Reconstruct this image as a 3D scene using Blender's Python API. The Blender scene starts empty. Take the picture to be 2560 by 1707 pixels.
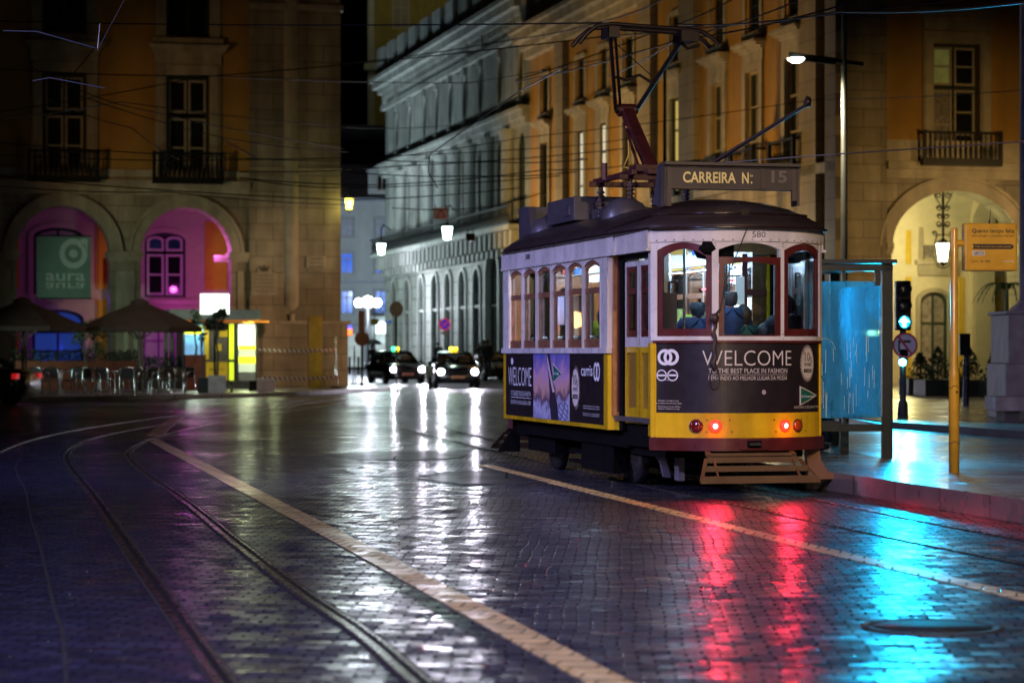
import bpy, math, random
from mathutils import Vector, Matrix
random.seed(7)
R = math.radians
SC = bpy.context.scene
COL = SC.collection
# ------------------------------------------------------------ camera
CAMH, FPX, HY = 1.4, 6044.0, 882.0          # eye height, focal length in photo pixels, horizon row
cd = bpy.data.cameras.new('camera'); cam = bpy.data.objects.new('camera', cd); COL.objects.link(cam)
cam.location = (0, 0, CAMH); cam.rotation_euler = (R(90), 0, 0)
cd.sensor_width = 36; cd.lens = 85; cd.shift_y = (HY-853.5)/2560.0
cd.clip_start = .1; cd.clip_end = 2000
cd.dof.use_dof = True; cd.dof.focus_distance = 24.6; cd.dof.aperture_fstop = 2.4
SC.camera = cam
SC.view_settings.view_transform = 'Standard'; SC.view_settings.look = 'None'
SC.view_settings.exposure = 0.0; SC.view_settings.gamma = 1
# ------------------------------------------------------------ night sky
w = bpy.data.worlds.new("World"); SC.world = w; w.use_nodes = True
wn = w.node_tree; wn.nodes.clear()
sk = wn.nodes.new('ShaderNodeTexSky'); sk.sky_type = 'NISHITA'; sk.sun_disc = False
sk.sun_elevation = R(-4); sk.sun_rotation = R(200)
bg = wn.nodes.new('ShaderNodeBackground'); bg.inputs[1].default_value = .012
wo = wn.nodes.new('ShaderNodeOutputWorld')
wn.links.new(sk.outputs[0], bg.inputs[0]); wn.links.new(bg.outputs[0], wo.inputs[0])

# ------------------------------------------------------------ lamps of the square and added unseen spots (most hang outside the frame)
def lamp(kind, loc, e, col, size=.15, aim=None, spot=60, blend=.5, name='lamp_light', parent=None):
    d = bpy.data.lights.new(name, kind); d.energy = e; d.color = col
    if kind in ('POINT', 'SPOT'): d.shadow_soft_size = size
    if kind == 'SPOT': d.spot_size = R(spot); d.spot_blend = blend
    if kind == 'AREA': d.size = size
    o = bpy.data.objects.new(name, d); COL.objects.link(o); o.location = loc
    if aim is not None:
        o.rotation_euler = (Vector(aim)-Vector(loc)).to_track_quat('-Z', 'Y').to_euler()
    if parent: o.parent = parent
    return o
WARM = (1, .68, .36); SOD = (1, .55, .2); COOL = (.55, .6, 1.0); MINT = (.72, 1, .86)
lamp('SPOT', (4.6, 9.0, 9.0), 5200, (1, .70, .42), .15, aim=(2.5, 24, 1.5), spot=34, blend=.4)     # street lamp behind the photographer, right
lamp('SPOT', (2.5, 1.0, 9.0), 5600, (1, .78, .66), .3, aim=(2.2, 15, 0), spot=58, blend=.8)  # overhead spot added to brighten the foreground setts and pale lines
lamp('SPOT', (-11.5, 22.5, 6.0), 4600, (.60, .57, 1.0), .2, aim=(1.0, 27, 1.4), spot=36, blend=.4)   # bluish lamps at left
lamp('SPOT', (-6.0, 4.0, 9.0), 9000, (.30, .32, 1.0), .3, aim=(-2.6, 15, 0), spot=66, blend=.9)
lamp('SPOT', (-13.0, 24.0, 9.0), 4200, (.30, .32, 1.0), .3, aim=(-4.0, 31, 0), spot=80, blend=1)
lamp('SPOT', (19.0, 62.0, 7.0), 3600, (1, .58, .17), .3, aim=(14.5, 84, 4), spot=50, blend=.8)              # sodium lamps before the right arcade, out of frame
lamp('SPOT', (21.0, 74.0, 6.0), 1600, (1, .62, .25), .3, aim=(15, 83, 4), spot=60, blend=.8)
lamp('SPOT', (20.0, 70.0, 6.0), 19000, (1, .56, .28), .3, aim=(-7.8, 92.5, 3.2), spot=15, blend=.9)      # unseen spot added to brighten the corner pier
lamp('POINT', (3.6, -4.0, 1.3), 150, (1, .58, .22), .25)      # added unseen points behind the camera, for a warm glint on the tram dash
lamp('POINT', (3.7, -4.0, 3.0), 220, (1, .58, .22), .25)
lamp('SPOT', (-7.5, 69.0, 14.0), 2600, (1, .80, .70), .3, aim=(-8.5, 79, 0), spot=62, blend=.9)  # unseen high spot added to brighten the kerb, block seat and terrace
lamp('SPOT', (-19.0, 66.0, 1.2), 1300, (.72, 1, .9), .2, aim=(-12, 77, .3), spot=44)  # unseen low spot added to put glints on the terrace chairs
lamp('SPOT', (-19.5, 79.0, 1.6), 900, (.72, 1, .66), .3, aim=(-13.5, 90, 3.4), spot=52, blend=.8)
lamp('SPOT', (-22.0, 76.0, 7.0), 1300, SOD, .3, aim=(-12.5, 90, 9), spot=40, blend=1)  # unseen weak spot added for the wall round the left windows

# ------------------------------------------------------------ materials
MATS = {}
def nt(name):
    m = bpy.data.materials.new(name); m.use_nodes = True
    return m, m.node_tree, m.node_tree.nodes, m.node_tree.links
def mat(name, col, rough=.6, metal=0, var=.18, scale=4, bump=.06, emit=None, es=0, coat=0, brick=None, dirt=0, spec=.5):
    """procedural surface: noise varied colour and roughness, optional block joints (axis, w, h)"""
    if name in MATS: return MATS[name]
    m, t, n, l = nt(name); b = n['Principled BSDF']
    tc = n.new('ShaderNodeTexCoord'); no = n.new('ShaderNodeTexNoise'); no.inputs['Scale'].default_value = scale
    no.inputs['Detail'].default_value = 5
    l.new(tc.outputs['Object'], no.inputs['Vector'])
    cr = n.new('ShaderNodeValToRGB'); c = Vector(col)
    cr.color_ramp.elements[0].position = .3; cr.color_ramp.elements[1].position = .72
    cr.color_ramp.elements[0].color = (*(c*(1-var)), 1); cr.color_ramp.elements[1].color = (*[min(1, x) for x in c*(1+var*.6)], 1)
    l.new(no.outputs[0], cr.inputs[0]); src = cr.outputs[0]
    hsrc = no.outputs[0]
    if dirt:
        n2 = n.new('ShaderNodeTexNoise'); n2.inputs['Scale'].default_value = scale*.35; n2.inputs['Detail'].default_value = 8
        mp = n.new('ShaderNodeMapping'); mp.inputs['Scale'].default_value = (1.6, 1.6, .25)
        l.new(tc.outputs['Object'], mp.inputs[0]); l.new(mp.outputs[0], n2.inputs['Vector'])
        r2 = n.new('ShaderNodeValToRGB'); r2.color_ramp.elements[0].position = .42; r2.color_ramp.elements[1].position = .62
        r2.color_ramp.elements[0].color = (1-dirt,)*3+(1,); r2.color_ramp.elements[1].color = (1, 1, 1, 1)
        mx = n.new('ShaderNodeMix'); mx.data_type = 'RGBA'; mx.blend_type = 'MULTIPLY'; mx.inputs[0].default_value = 1
        l.new(n2.outputs[0], r2.inputs[0]); l.new(src, mx.inputs[6]); l.new(r2.outputs[0], mx.inputs[7]); src = mx.outputs[2]
    if brick:
        ax, bw, bh = brick
        sp = n.new('ShaderNodeSeparateXYZ'); cb = n.new('ShaderNodeCombineXYZ')
        l.new(tc.outputs['Object'], sp.inputs[0]); l.new(sp.outputs[ax], cb.inputs[0]); l.new(sp.outputs[2], cb.inputs[1])
        bt = n.new('ShaderNodeTexBrick'); bt.inputs['Scale'].default_value = 1
        bt.inputs['Brick Width'].default_value = bw; bt.inputs['Row Height'].default_value = bh
        bt.inputs['Mortar Size'].default_value = .05 if bw == 2.0 else .018; bt.inputs['Mortar Smooth'].default_value = .3
        bt.inputs['Color1'].default_value = (1, 1, 1, 1); bt.inputs['Color2'].default_value = (.82, .8, .78, 1)
        bt.inputs['Mortar'].default_value = (.42, .4, .38, 1)
        l.new(cb.outputs[0], bt.inputs['Vector'])
        mx = n.new('ShaderNodeMix'); mx.data_type = 'RGBA'; mx.blend_type = 'MULTIPLY'; mx.inputs[0].default_value = 1
        l.new(src, mx.inputs[6]); l.new(bt.outputs[0], mx.inputs[7]); src = mx.outputs[2]
    l.new(src, b.inputs['Base Color'])
    mr = n.new('ShaderNodeMapRange'); mr.inputs[3].default_value = max(0, rough-.08); mr.inputs[4].default_value = min(1, rough+.1)
    l.new(no.outputs[0], mr.inputs[0]); l.new(mr.outputs[0], b.inputs['Roughness'])
    b.inputs['Metallic'].default_value = metal; b.inputs['Coat Weight'].default_value = coat
    b.inputs['Coat Roughness'].default_value = .12; b.inputs['Specular IOR Level'].default_value = spec
    if bump:
        bp = n.new('ShaderNodeBump'); bp.inputs['Strength'].default_value = bump; bp.inputs['Distance'].default_value = .05
        l.new(hsrc, bp.inputs['Height']); l.new(bp.outputs[0], b.inputs['Normal'])
    if emit:
        b.inputs['Emission Color'].default_value = (*emit, 1); b.inputs['Emission Strength'].default_value = es
    MATS[name] = m; return m
def glow(name, col, es):
    return mat(name, [min(.8, c) for c in col], .4, var=.02, bump=0, emit=col, es=es)
def glassmat(name, tint=(.9, .95, 1), refl=.9, dirt=0, dirt_glow_col=(.6, .7, .7)):
    if name in MATS: return MATS[name]
    m, t, n, l = nt(name); n.remove(n['Principled BSDF']); out = n['Material Output']
    tr = n.new('ShaderNodeBsdfTransparent'); tr.inputs[0].default_value = (*tint, 1)
    gl = n.new('ShaderNodeBsdfGlossy'); gl.inputs['Roughness'].default_value = .03
    fr = n.new('ShaderNodeFresnel'); fr.inputs[0].default_value = 1.5
    mu = n.new('ShaderNodeMath'); mu.operation = 'MULTIPLY'; mu.inputs[1].default_value = refl
    mx = n.new('ShaderNodeMixShader'); l.new(fr.outputs[0], mu.inputs[0]); l.new(mu.outputs[0], mx.inputs[0])
    l.new(tr.outputs[0], mx.inputs[1]); l.new(gl.outputs[0], mx.inputs[2]); last = mx
    if dirt:
        tc = n.new('ShaderNodeTexCoord'); mp = n.new('ShaderNodeMapping'); mp.inputs['Scale'].default_value = (3, 3, .8)
        no = n.new('ShaderNodeTexNoise'); no.inputs['Scale'].default_value = 3.5; no.inputs['Detail'].default_value = 9
        l.new(tc.outputs['Object'], mp.inputs[0]); l.new(mp.outputs[0], no.inputs['Vector'])
        r2 = n.new('ShaderNodeMapRange'); r2.inputs[1].default_value = .3; r2.inputs[2].default_value = .75
        r2.inputs[3].default_value = dirt*.45; r2.inputs[4].default_value = dirt
        l.new(no.outputs[0], r2.inputs[0])
        tl = n.new('ShaderNodeBsdfTranslucent'); tl.inputs[0].default_value = (*dirt_glow_col, 1)
        df = n.new('ShaderNodeBsdfDiffuse'); df.inputs[0].default_value = (*dirt_glow_col, 1)
        ad = n.new('ShaderNodeMixShader'); ad.inputs[0].default_value = .10
        l.new(tl.outputs[0], ad.inputs[1]); l.new(df.outputs[0], ad.inputs[2])
        m2 = n.new('ShaderNodeMixShader'); l.new(r2.outputs[0], m2.inputs[0]); l.new(mx.outputs[0], m2.inputs[1]); l.new(ad.outputs[0], m2.inputs[2]); last = m2
    l.new(last.outputs[0], out.inputs[0]); MATS[name] = m; return m
def settmat(name, c1, c2, bw, bh, rot, rough=(.16, .42), bump=.9, mortar=.018, wet=.5, spec=.6, depth_=.35, crough=.2, tilt=.0):
    """wet stone setts laid in rows: rounded stones, dark joints, patchy wetness"""
    if name in MATS: return MATS[name]
    m, t, n, l = nt(name); b = n['Principled BSDF']
    tc = n.new('ShaderNodeTexCoord'); mp = n.new('ShaderNodeMapping'); mp.inputs['Rotation'].default_value = (0, 0, R(rot))
    l.new(tc.outputs['Object'], mp.inputs[0])
    # rows are laid by hand: bend them a little
    wn_ = n.new('ShaderNodeTexNoise'); wn_.inputs['Scale'].default_value = .8; wn_.inputs['Detail'].default_value = 4
    l.new(mp.outputs[0], wn_.inputs['Vector'])
    va = n.new('ShaderNodeVectorMath'); va.operation = 'MULTIPLY_ADD'
    va.inputs[1].default_value = (.12, .09, 0)
    l.new(wn_.outputs[1], va.inputs[0]); l.new(mp.outputs[0], va.inputs[2])
    bt = n.new('ShaderNodeTexBrick'); bt.inputs['Scale'].default_value = 1; bt.inputs['Brick Width'].default_value = bw
    bt.inputs['Row Height'].default_value = bh; bt.inputs['Mortar Size'].default_value = mortar
    bt.inputs['Mortar Smooth'].default_value = .45; bt.inputs['Bias'].default_value = 0
    bt.inputs['Color1'].default_value = (*c1, 1); bt.inputs['Color2'].default_value = (*c2, 1); bt.inputs['Mortar'].default_value = (*[x*.22 for x in c1], 1)
    l.new(va.outputs[0], bt.inputs['Vector'])
    # per-stone random for height
    bt2 = n.new('ShaderNodeTexBrick')
    for k in ('Scale', 'Brick Width', 'Row Height', 'Mortar Size', 'Mortar Smooth'): bt2.inputs[k].default_value = bt.inputs[k].default_value
    bt2.inputs['Color1'].default_value = (1, 1, 1, 1); bt2.inputs['Color2'].default_value = (.80, .80, .80, 1); bt2.inputs['Mortar'].default_value = (0, 0, 0, 1)
    l.new(va.outputs[0], bt2.inputs['Vector'])
    no = n.new('ShaderNodeTexNoise'); no.inputs['Scale'].default_value = 5; no.inputs['Detail'].default_value = 4
    l.new(mp.outputs[0], no.inputs['Vector'])
    lo = n.new('ShaderNodeTexNoise'); lo.inputs['Scale'].default_value = .22; lo.inputs['Detail'].default_value = 5
    l.new(mp.outputs[0], lo.inputs['Vector'])
    # worn strips along the rows: some stones stand proud and shine, others lie low and dull
    ms = n.new('ShaderNodeMapping'); ms.inputs['Scale'].default_value = (1.1, 4.6, 1); l.new(mp.outputs[0], ms.inputs[0])
    ns = n.new('ShaderNodeTexNoise'); ns.inputs['Scale'].default_value = 1.5; ns.inputs['Detail'].default_value = 5; ns.inputs['Roughness'].default_value = .62
    l.new(ms.outputs[0], ns.inputs['Vector'])
    def mth(op, a_, b_, c_=None):
        q = n.new('ShaderNodeMath'); q.operation = op
        for i_, v_ in enumerate((a_, b_, c_)):
            if v_ is None: continue
            if isinstance(v_, (int, float)): q.inputs[i_].default_value = v_
            else: l.new(v_, q.inputs[i_])
        return q.outputs[0]
    def rng(v_, a_, b_, c_, d_):
        q = n.new('ShaderNodeMapRange'); l.new(v_, q.inputs[0])
        for i_, x_ in enumerate((a_, b_, c_, d_)): q.inputs[i_+1].default_value = x_
        return q.outputs[0]
    strip_ = rng(ns.outputs[0], .38, .62, 0, 1)
    stone = rng(bt2.outputs[0], .80, 1.0, 0, 1)
    joint = mth('MULTIPLY', bt.outputs[1], rng(no.outputs[0], .35, .6, .25, 1)); keep = mth('SUBTRACT', 1, joint)
    big = rng(lo.outputs[0], .35, .68, rough[0], rough[1])
    rg = mth('ADD', big, mth('MULTIPLY', strip_, .14)); rg = mth('MULTIPLY_ADD', joint, .5, mth('MULTIPLY_ADD', stone, .06, rg)); l.new(rg, b.inputs['Roughness'])
    shine = mth('MULTIPLY', keep, rng(strip_, 0, 1, 1, depth_)); shine = mth('MULTIPLY', shine, rng(lo.outputs[0], .4, .7, 1, .55))
    l.new(mth('MULTIPLY', shine, spec), b.inputs['Specular IOR Level']); l.new(mth('MULTIPLY', shine, wet), b.inputs['Coat Weight'])
    mx = n.new('ShaderNodeMix'); mx.data_type = 'RGBA'; mx.blend_type = 'MULTIPLY'; mx.inputs[0].default_value = .8
    l.new(bt.outputs[0], mx.inputs[6]); l.new(rng(no.outputs[0], .3, .7, .45, 1.2), mx.inputs[7]); l.new(mx.outputs[2], b.inputs['Base Color'])
    h_ = mth('MULTIPLY_ADD', no.outputs[0], .30, bt2.outputs[0]); h_ = mth('MULTIPLY_ADD', ns.outputs[0], 1.6, h_)
    bp = n.new('ShaderNodeBump'); bp.inputs['Strength'].default_value = bump; bp.inputs['Distance'].default_value = .008
    # every stone is bedded at its own slight tilt
    bt3 = n.new('ShaderNodeTexBrick')
    for k in ('Scale', 'Brick Width', 'Row Height'): bt3.inputs[k].default_value = bt.inputs[k].default_value
    bt3.inputs['Mortar Size'].default_value = 0; bt3.inputs['Color1'].default_value = (0, 0, 0, 1); bt3.inputs['Color2'].default_value = (1, 1, 1, 1)
    l.new(va.outputs[0], bt3.inputs['Vector'])
    wh = n.new('ShaderNodeTexWhiteNoise'); wh.noise_dimensions = '1D'; l.new(mth('MULTIPLY', bt3.outputs[0], 917.0), wh.inputs['W'])
    v1 = n.new('ShaderNodeVectorMath'); v1.operation = 'SUBTRACT'; v1.inputs[1].default_value = (.5, .5, .5); l.new(wh.outputs['Color'], v1.inputs[0])
    v2 = n.new('ShaderNodeVectorMath'); v2.operation = 'MULTIPLY'; v2.inputs[1].default_value = (tilt*.5, tilt, 0); l.new(v1.outputs[0], v2.inputs[0])
    l.new(h_, bp.inputs['Height'])
    v3 = n.new('ShaderNodeVectorMath'); v3.operation = 'ADD'; l.new(bp.outputs[0], v3.inputs[0]); l.new(v2.outputs[0], v3.inputs[1])
    v4 = n.new('ShaderNodeVectorMath'); v4.operation = 'NORMALIZE'; l.new(v3.outputs[0], v4.inputs[0]); nrm_ = v4.outputs[0]
    l.new(nrm_, b.inputs['Normal'])
    b.inputs['Coat Roughness'].default_value = crough; b.inputs['Coat IOR'].default_value = 1.33
    l.new(nrm_, b.inputs['Coat Normal'])
    MATS[name] = m; return m

# ------------------------------------------------------------ mesh building
SPLIT = {'pilaster', 'column', 'window_surround', 'post', 'impost', 'arch_moulding', 'inner_surround', 'orange_panel', 'yellow_panel', 'arch_surround',
         'corner_posts', 'side_posts', 'insulators', 'handrail', 'parapet', 'bracket', 'ceiling_light', 'cross_arch', 'insulator', 'corner_post', 'side_post',
         'lit_poster', 'lit_strip', 'lime_strip', 'lime_band', 'visor', 'wheels', 'ribs', 'seat_foot', 'air_hoses', 'controller', 'glass_clamp', 'roof_cabinet', 'bolts', 'bolt', 'cloth_panel',
         'side_plate', 'rear_return', 'rear_corner_post', 'partition_panel', 'bedding', 'dentil', 'drip', 'cloth', 'scratches', 'pier_moulding', 'door_step', 'bumper', 'trim', 'scuff_ring', 'destination_bracket', 'roof_seam', 'vault', 'rail'}
class MB:
    def __init__(s): s.v = []; s.f = []; s.mi = []; s.k = 0; s.sm = []; s.smooth = False
    def add(s, vs, fs):
        o = len(s.v); s.v += [tuple(v) for v in vs]
        for f in fs: s.f.append(tuple(i+o for i in f)); s.mi.append(s.k); s.sm.append(s.smooth)
        return s
    def box(s, x0, x1, y0, y1, z0, z1):
        return s.add([(x, y, z) for z in (z0, z1) for y in (y0, y1) for x in (x0, x1)],
                     [(0, 2, 3, 1), (4, 5, 7, 6), (0, 1, 5, 4), (2, 6, 7, 3), (0, 4, 6, 2), (1, 3, 7, 5)])
    def hexa(s, p): return s.add(p, [(0, 3, 2, 1), (4, 5, 6, 7), (0, 1, 5, 4), (1, 2, 6, 5), (2, 3, 7, 6), (3, 0, 4, 7)])
    def bar(s, a, b, wx, wy, up=(0, 0, 1)):
        a = Vector(a); b = Vector(b); d = (b-a).normalized(); u = Vector(up)
        if abs(d.dot(u)) > .98: u = Vector((0, 1, 0))
        r = d.cross(u).normalized()*wx/2; q = r.cross(d).normalized()*wy/2
        return s.hexa([a-r-q, a+r-q, a+r+q, a-r+q, b-r-q, b+r-q, b+r+q, b-r+q])
    def tube(s, pts, r, n=8, r1=None):
        pts = [Vector(p) for p in pts]; rings = []; N = len(pts); old = s.smooth; s.smooth = True
        ref = None
        for i, p in enumerate(pts):
            d = (pts[min(i+1, N-1)]-pts[max(i-1, 0)]).normalized()
            if ref is None:
                ref = Vector((0, 0, 1)) if abs(d.z) < .9 else Vector((1, 0, 0))
            x = d.cross(ref).normalized(); y = d.cross(x).normalized(); ref = x.cross(d)*1.0
            rr = r if r1 is None else r+(r1-r)*i/(N-1)
            if isinstance(r, (list, tuple)): rr = r[i]
            rings.append([p+x*rr*math.cos(2*math.pi*k/n)+y*rr*math.sin(2*math.pi*k/n) for k in range(n)])
        vs = [v for g in rings for v in g]; fs = []
        for i in range(N-1):
            for k in range(n): fs.append((i*n+k, i*n+(k+1) % n, (i+1)*n+(k+1) % n, (i+1)*n+k))
        s.add(vs, fs); s.smooth = False
        s.add(rings[0], [tuple(range(n))]); s.add(rings[-1], [tuple(range(n))][::-1]); s.smooth = old
        return s
    def lathe(s, prof, c=(0, 0, 0), n=16, axis='z'):
        old = s.smooth; s.smooth = True; vs = []; N = len(prof)
        for (r, z) in prof:
            for k in range(n):
                a = 2*math.pi*k/n; p = (r*math.cos(a), r*math.sin(a), z)
                if axis == 'y': p = (p[0], p[2], p[1])
                if axis == 'x': p = (p[2], p[0], p[1])
                vs.append((p[0]+c[0], p[1]+c[1], p[2]+c[2]))
        fs = [(i*n+k, i*n+(k+1) % n, (i+1)*n+(k+1) % n, (i+1)*n+k) for i in range(N-1) for k in range(n)]
        s.add(vs, fs); s.smooth = old; return s
    def prism(s, poly, z0, z1, M=None):
        """poly in 2-D extruded from z0 to z1; M maps (u, v, w) to a point"""
        M = M or (lambda u, v, w: (u, v, w)); n = len(poly)
        vs = [M(u, v, z0) for u, v in poly]+[M(u, v, z1) for u, v in poly]
        return s.add(vs, [tuple(range(n))[::-1], tuple(range(n, 2*n))]+[(i, (i+1) % n, n+(i+1) % n, n+i) for i in range(n)])
    def strip(s, M, s0, s1, zlo, zhi, o0, o1, n=1):
        """shell on a mapped surface between two height curves"""
        zl = zlo if callable(zlo) else (lambda q: zlo); zh = zhi if callable(zhi) else (lambda q: zhi)
        vs = []; fs = []
        for i in range(n+1):
            q = s0+(s1-s0)*i/n
            vs += [M(q, zl(q), o0), M(q, zh(q), o0), M(q, zh(q), o1), M(q, zl(q), o1)]
        for i in range(n):
            a = i*4; b = a+4
            for k in range(4): fs.append((a+k, a+(k+1) % 4, b+(k+1) % 4, b+k))
        fs += [(0, 1, 2, 3), (n*4+3, n*4+2, n*4+1, n*4)]
        return s.add(vs, fs)
    def pieces(s):
        """groups of faces that touch each other (shared vertices or meeting boxes)"""
        par = list(range(len(s.v)))
        def find(a):
            while par[a] != a: par[a] = par[par[a]]; a = par[a]
            return a
        for f in s.f:
            for a in f[1:]: par[find(a)] = find(f[0])
        G = {}
        for i, f in enumerate(s.f): G.setdefault(find(f[0]), []).append(i)
        L = []
        for fs in G.values():
            vs = [s.v[a] for i in fs for a in s.f[i]]; L.append([fs, [min(v[k] for v in vs)-.004 for k in range(3)], [max(v[k] for v in vs)+.004 for k in range(3)]])
        ch = True
        while ch:
            ch = False; out = []
            for c in L:
                for d in out:
                    if all(c[1][k] <= d[2][k] and d[1][k] <= c[2][k] for k in range(3)):
                        d[0] += c[0]; d[1] = [min(a, b) for a, b in zip(c[1], d[1])]; d[2] = [max(a, b) for a, b in zip(c[2], d[2])]; ch = True; break
                else: out.append(c)
            L = out
        return [c[0] for c in L]
    def build(s, name, mats, parent=None, bevel=0, sub=0):
        if name in SPLIT and parent is not None:
            P = s.pieces()
            if 1 < len(P) <= 100:
                res = []
                for fs in P:
                    q = MB(); idx = {}
                    for i in fs:
                        for a in s.f[i]:
                            if a not in idx: idx[a] = len(q.v); q.v.append(s.v[a])
                        q.f.append(tuple(idx[a] for a in s.f[i])); q.mi.append(s.mi[i]); q.sm.append(s.sm[i])
                    res.append(q._build(name, mats, parent, bevel, sub))
                return res[0]
        return s._build(name, mats, parent, bevel, sub)
    def _build(s, name, mats, parent=None, bevel=0, sub=0):
        me = bpy.data.meshes.new(name); me.from_pydata(s.v, [], s.f)
        if not isinstance(mats, (list, tuple)): mats = [mats]
        for m in mats: me.materials.append(m)
        me.polygons.foreach_set('material_index', s.mi); me.polygons.foreach_set('use_smooth', s.sm)
        me.update()
        import bmesh
        bm = bmesh.new(); bm.from_mesh(me)
        bmesh.ops.recalc_face_normals(bm, faces=bm.faces); bm.to_mesh(me); bm.free()
        o = bpy.data.objects.new(name, me); COL.objects.link(o)
        if parent: o.parent = parent
        if bevel:
            b = o.modifiers.new('bevel', 'BEVEL'); b.width = bevel; b.segments = 2; b.limit_method = 'ANGLE'
        if sub:
            b = o.modifiers.new('sub', 'SUBSURF'); b.levels = sub; b.render_levels = sub
        return o
def tag(o, label=None, cat=None, group=None, kind=None):
    if label: o['label'] = label
    if cat: o['category'] = cat
    if group: o['group'] = group
    if kind: o['kind'] = kind
    return o
def thing(name, label, cat, loc=(0, 0, 0), rz=0, group=None):
    o = bpy.data.objects.new(name, None); COL.objects.link(o); o.location = loc; o.rotation_euler = (0, 0, rz)
    o.empty_display_size = .3
    return tag(o, label, cat, group)
def dup(root, loc=None, rz=None, label=None, parent=None):
    c = root.copy(); COL.objects.link(c)
    if loc is not None: c.location = loc
    if rz is not None: c.rotation_euler = (0, 0, rz)
    if label: c['label'] = label
    if parent: c.parent = parent
    for ch in list(root.children):
        dup(ch, parent=c)
    return c
def px(p, Y): return (p-1280)/FPX*Y                       # sideways metres of photo column p at distance Y
def zz(p, Y): return CAMH+(HY-p)/FPX*Y                    # height of photo row p at distance Y
def gy(p, z=0): return FPX*(CAMH-z)/(p-HY)                # distance of the ground seen in row p
_tx = {}
def text_geo(txt, off=0.0):
    key = (txt, off)
    if key in _tx: return _tx[key]
    cu = bpy.data.curves.new('t', 'FONT'); cu.body = txt; cu.offset = off; cu.resolution_u = 3
    o = bpy.data.objects.new('t', cu); COL.objects.link(o)
    dg = bpy.context.evaluated_depsgraph_get(); me = bpy.data.meshes.new_from_object(o.evaluated_get(dg))
    vs = [tuple(v.co) for v in me.vertices]; fs = [tuple(p.vertices) for p in me.polygons]
    bpy.data.objects.remove(o); bpy.data.curves.remove(cu); bpy.data.meshes.remove(me)
    x0 = min(v[0] for v in vs); x1 = max(v[0] for v in vs)
    _tx[key] = ([((v[0]-x0)/(x1-x0), v[1]) for v in vs], fs, x1-x0); return _tx[key]
def text(mb, txt, M, u0, u1, zb, cap, o=.006, off=0.0, flip=1):
    """lettering fitted between u0 and u1 on a mapped surface, baseline zb, capital height cap"""
    vs, fs, w_ = text_geo(txt, off)
    mb.add([M(u0+(u1-u0)*a, zb+b/.70*cap*flip, o) for a, b in vs], fs)
def disc(mb, M, cu, cz, ru, rz, o, n=28, r_in=0, saw=0):
    vs = []; fs = []
    for k in range(n):
        a = 2*math.pi*k/n; e = 1+(saw if k % 2 else 0)
        vs.append(M(cu+ru*e*math.cos(a), cz+rz*e*math.sin(a), o))
        if r_in: vs.append(M(cu+ru*r_in*math.cos(a), cz+rz*r_in*math.sin(a), o))
    if r_in: fs = [(2*k, (2*k+2) % (2*n), (2*k+3) % (2*n), 2*k+1) for k in range(n)]
    else:
        vs.append(M(cu, cz, o)); fs = [(k, (k+1) % n, n) for k in range(n)]
    mb.add(vs, fs)
BETA = R(13.5); CB, SB = math.cos(BETA), math.sin(BETA)     # the street and the tracks run 13.5 degrees off the view
# ============================================================ GROUND
road_m = settmat('wet_setts', (.050, .050, .074), (.026, .026, .042),   .155, .108, 2.5, rough=(.17, .30), bump=.8, mortar=.010, wet=.42, spec=.62, depth_=.12, crough=.17, tilt=.20)
pave_m = settmat('wet_pavement', (.20, .19, .18), (.13, .125, .12), .9, .45, 13.5, rough=(.12, .34), bump=.35, mortar=.01, wet=.7, tilt=.02)
flag_m = settmat('wet_flagstones', (.26, .25, .235), (.18, .17, .16), 1.3, .55, -6, rough=(.10, .3), bump=.3, mortar=.01, wet=.8, tilt=.02)
g = MB(); g.add([(-150, -30, 0), (150, -30, 0), (150, 420, 0), (-150, 420, 0)], [(0, 1, 2, 3)])
g.build('road', road_m)['kind'] = 'structure'
def poly_slab(name, pts, z0, z1, m):
    o = MB().prism(pts, z0, z1).build(name, m); o['kind'] = 'structure'; return o
kerbL = [(-34, 64), (-20, 67.6), (-14.06, 69.4), (-9.82, 74.2), (-7.3, 79.1), (-5.6, 86), (-4.9, 92), (-7.6, 106), (-21, 162)]
poly_slab('pavement', kerbL+[(-60, 170), (-60, 64)], -.1, .12, pave_m)
kerbP = [(1.55, 32.5), (2.4, 29), (3.27, 25.36), (3.71, 23.56), (4.34, 20.49), (5.55, 15), (7.4, 7), (9, 0)]
poly_slab('platform', kerbP+[(40, 0), (40, 50), (6.5, 50), (3.0, 39)], -.1, .2, flag_m)
plaza = [(5.6, 44), (6.16, 39.4), (6.79, 36.6), (7.6, 33.2), (9.2, 28), (13, 22), (42, 16), (42, 110), (12, 110), (-6.6, 172), (-9.2, 170), (9.3, 84), (8.8, 79)]
poly_slab('plaza', plaza, -.1, .3, flag_m)
def ribbon(mb, pts, off0, off1, z0, z1):
    """solid ribbon along a ground line, between two sideways offsets"""
    L = []; N = len(pts)
    for i in range(N):
        a = Vector((*pts[max(i-1, 0)], 0)); b = Vector((*pts[min(i+1, N-1)], 0)); d = (b-a).normalized()
        nrm = Vector((-d.y, d.x, 0)); p = Vector((*pts[i], 0)); L.append((p+nrm*off0, p+nrm*off1))
    vs = []; fs = []
    for a, b in L: vs += [(a.x, a.y, z0), (a.x, a.y, z1), (b.x, b.y, z1), (b.x, b.y, z0)]
    for i in range(N-1):
        q = i*4; r_ = q+4
        for k in range(4): fs.append((q+k, q+(k+1) % 4, r_+(k+1) % 4, r_+k))
    fs += [(0, 1, 2, 3), ((N-1)*4+3, (N-1)*4+2, (N-1)*4+1, (N-1)*4)]
    mb.add(vs, fs)
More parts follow.
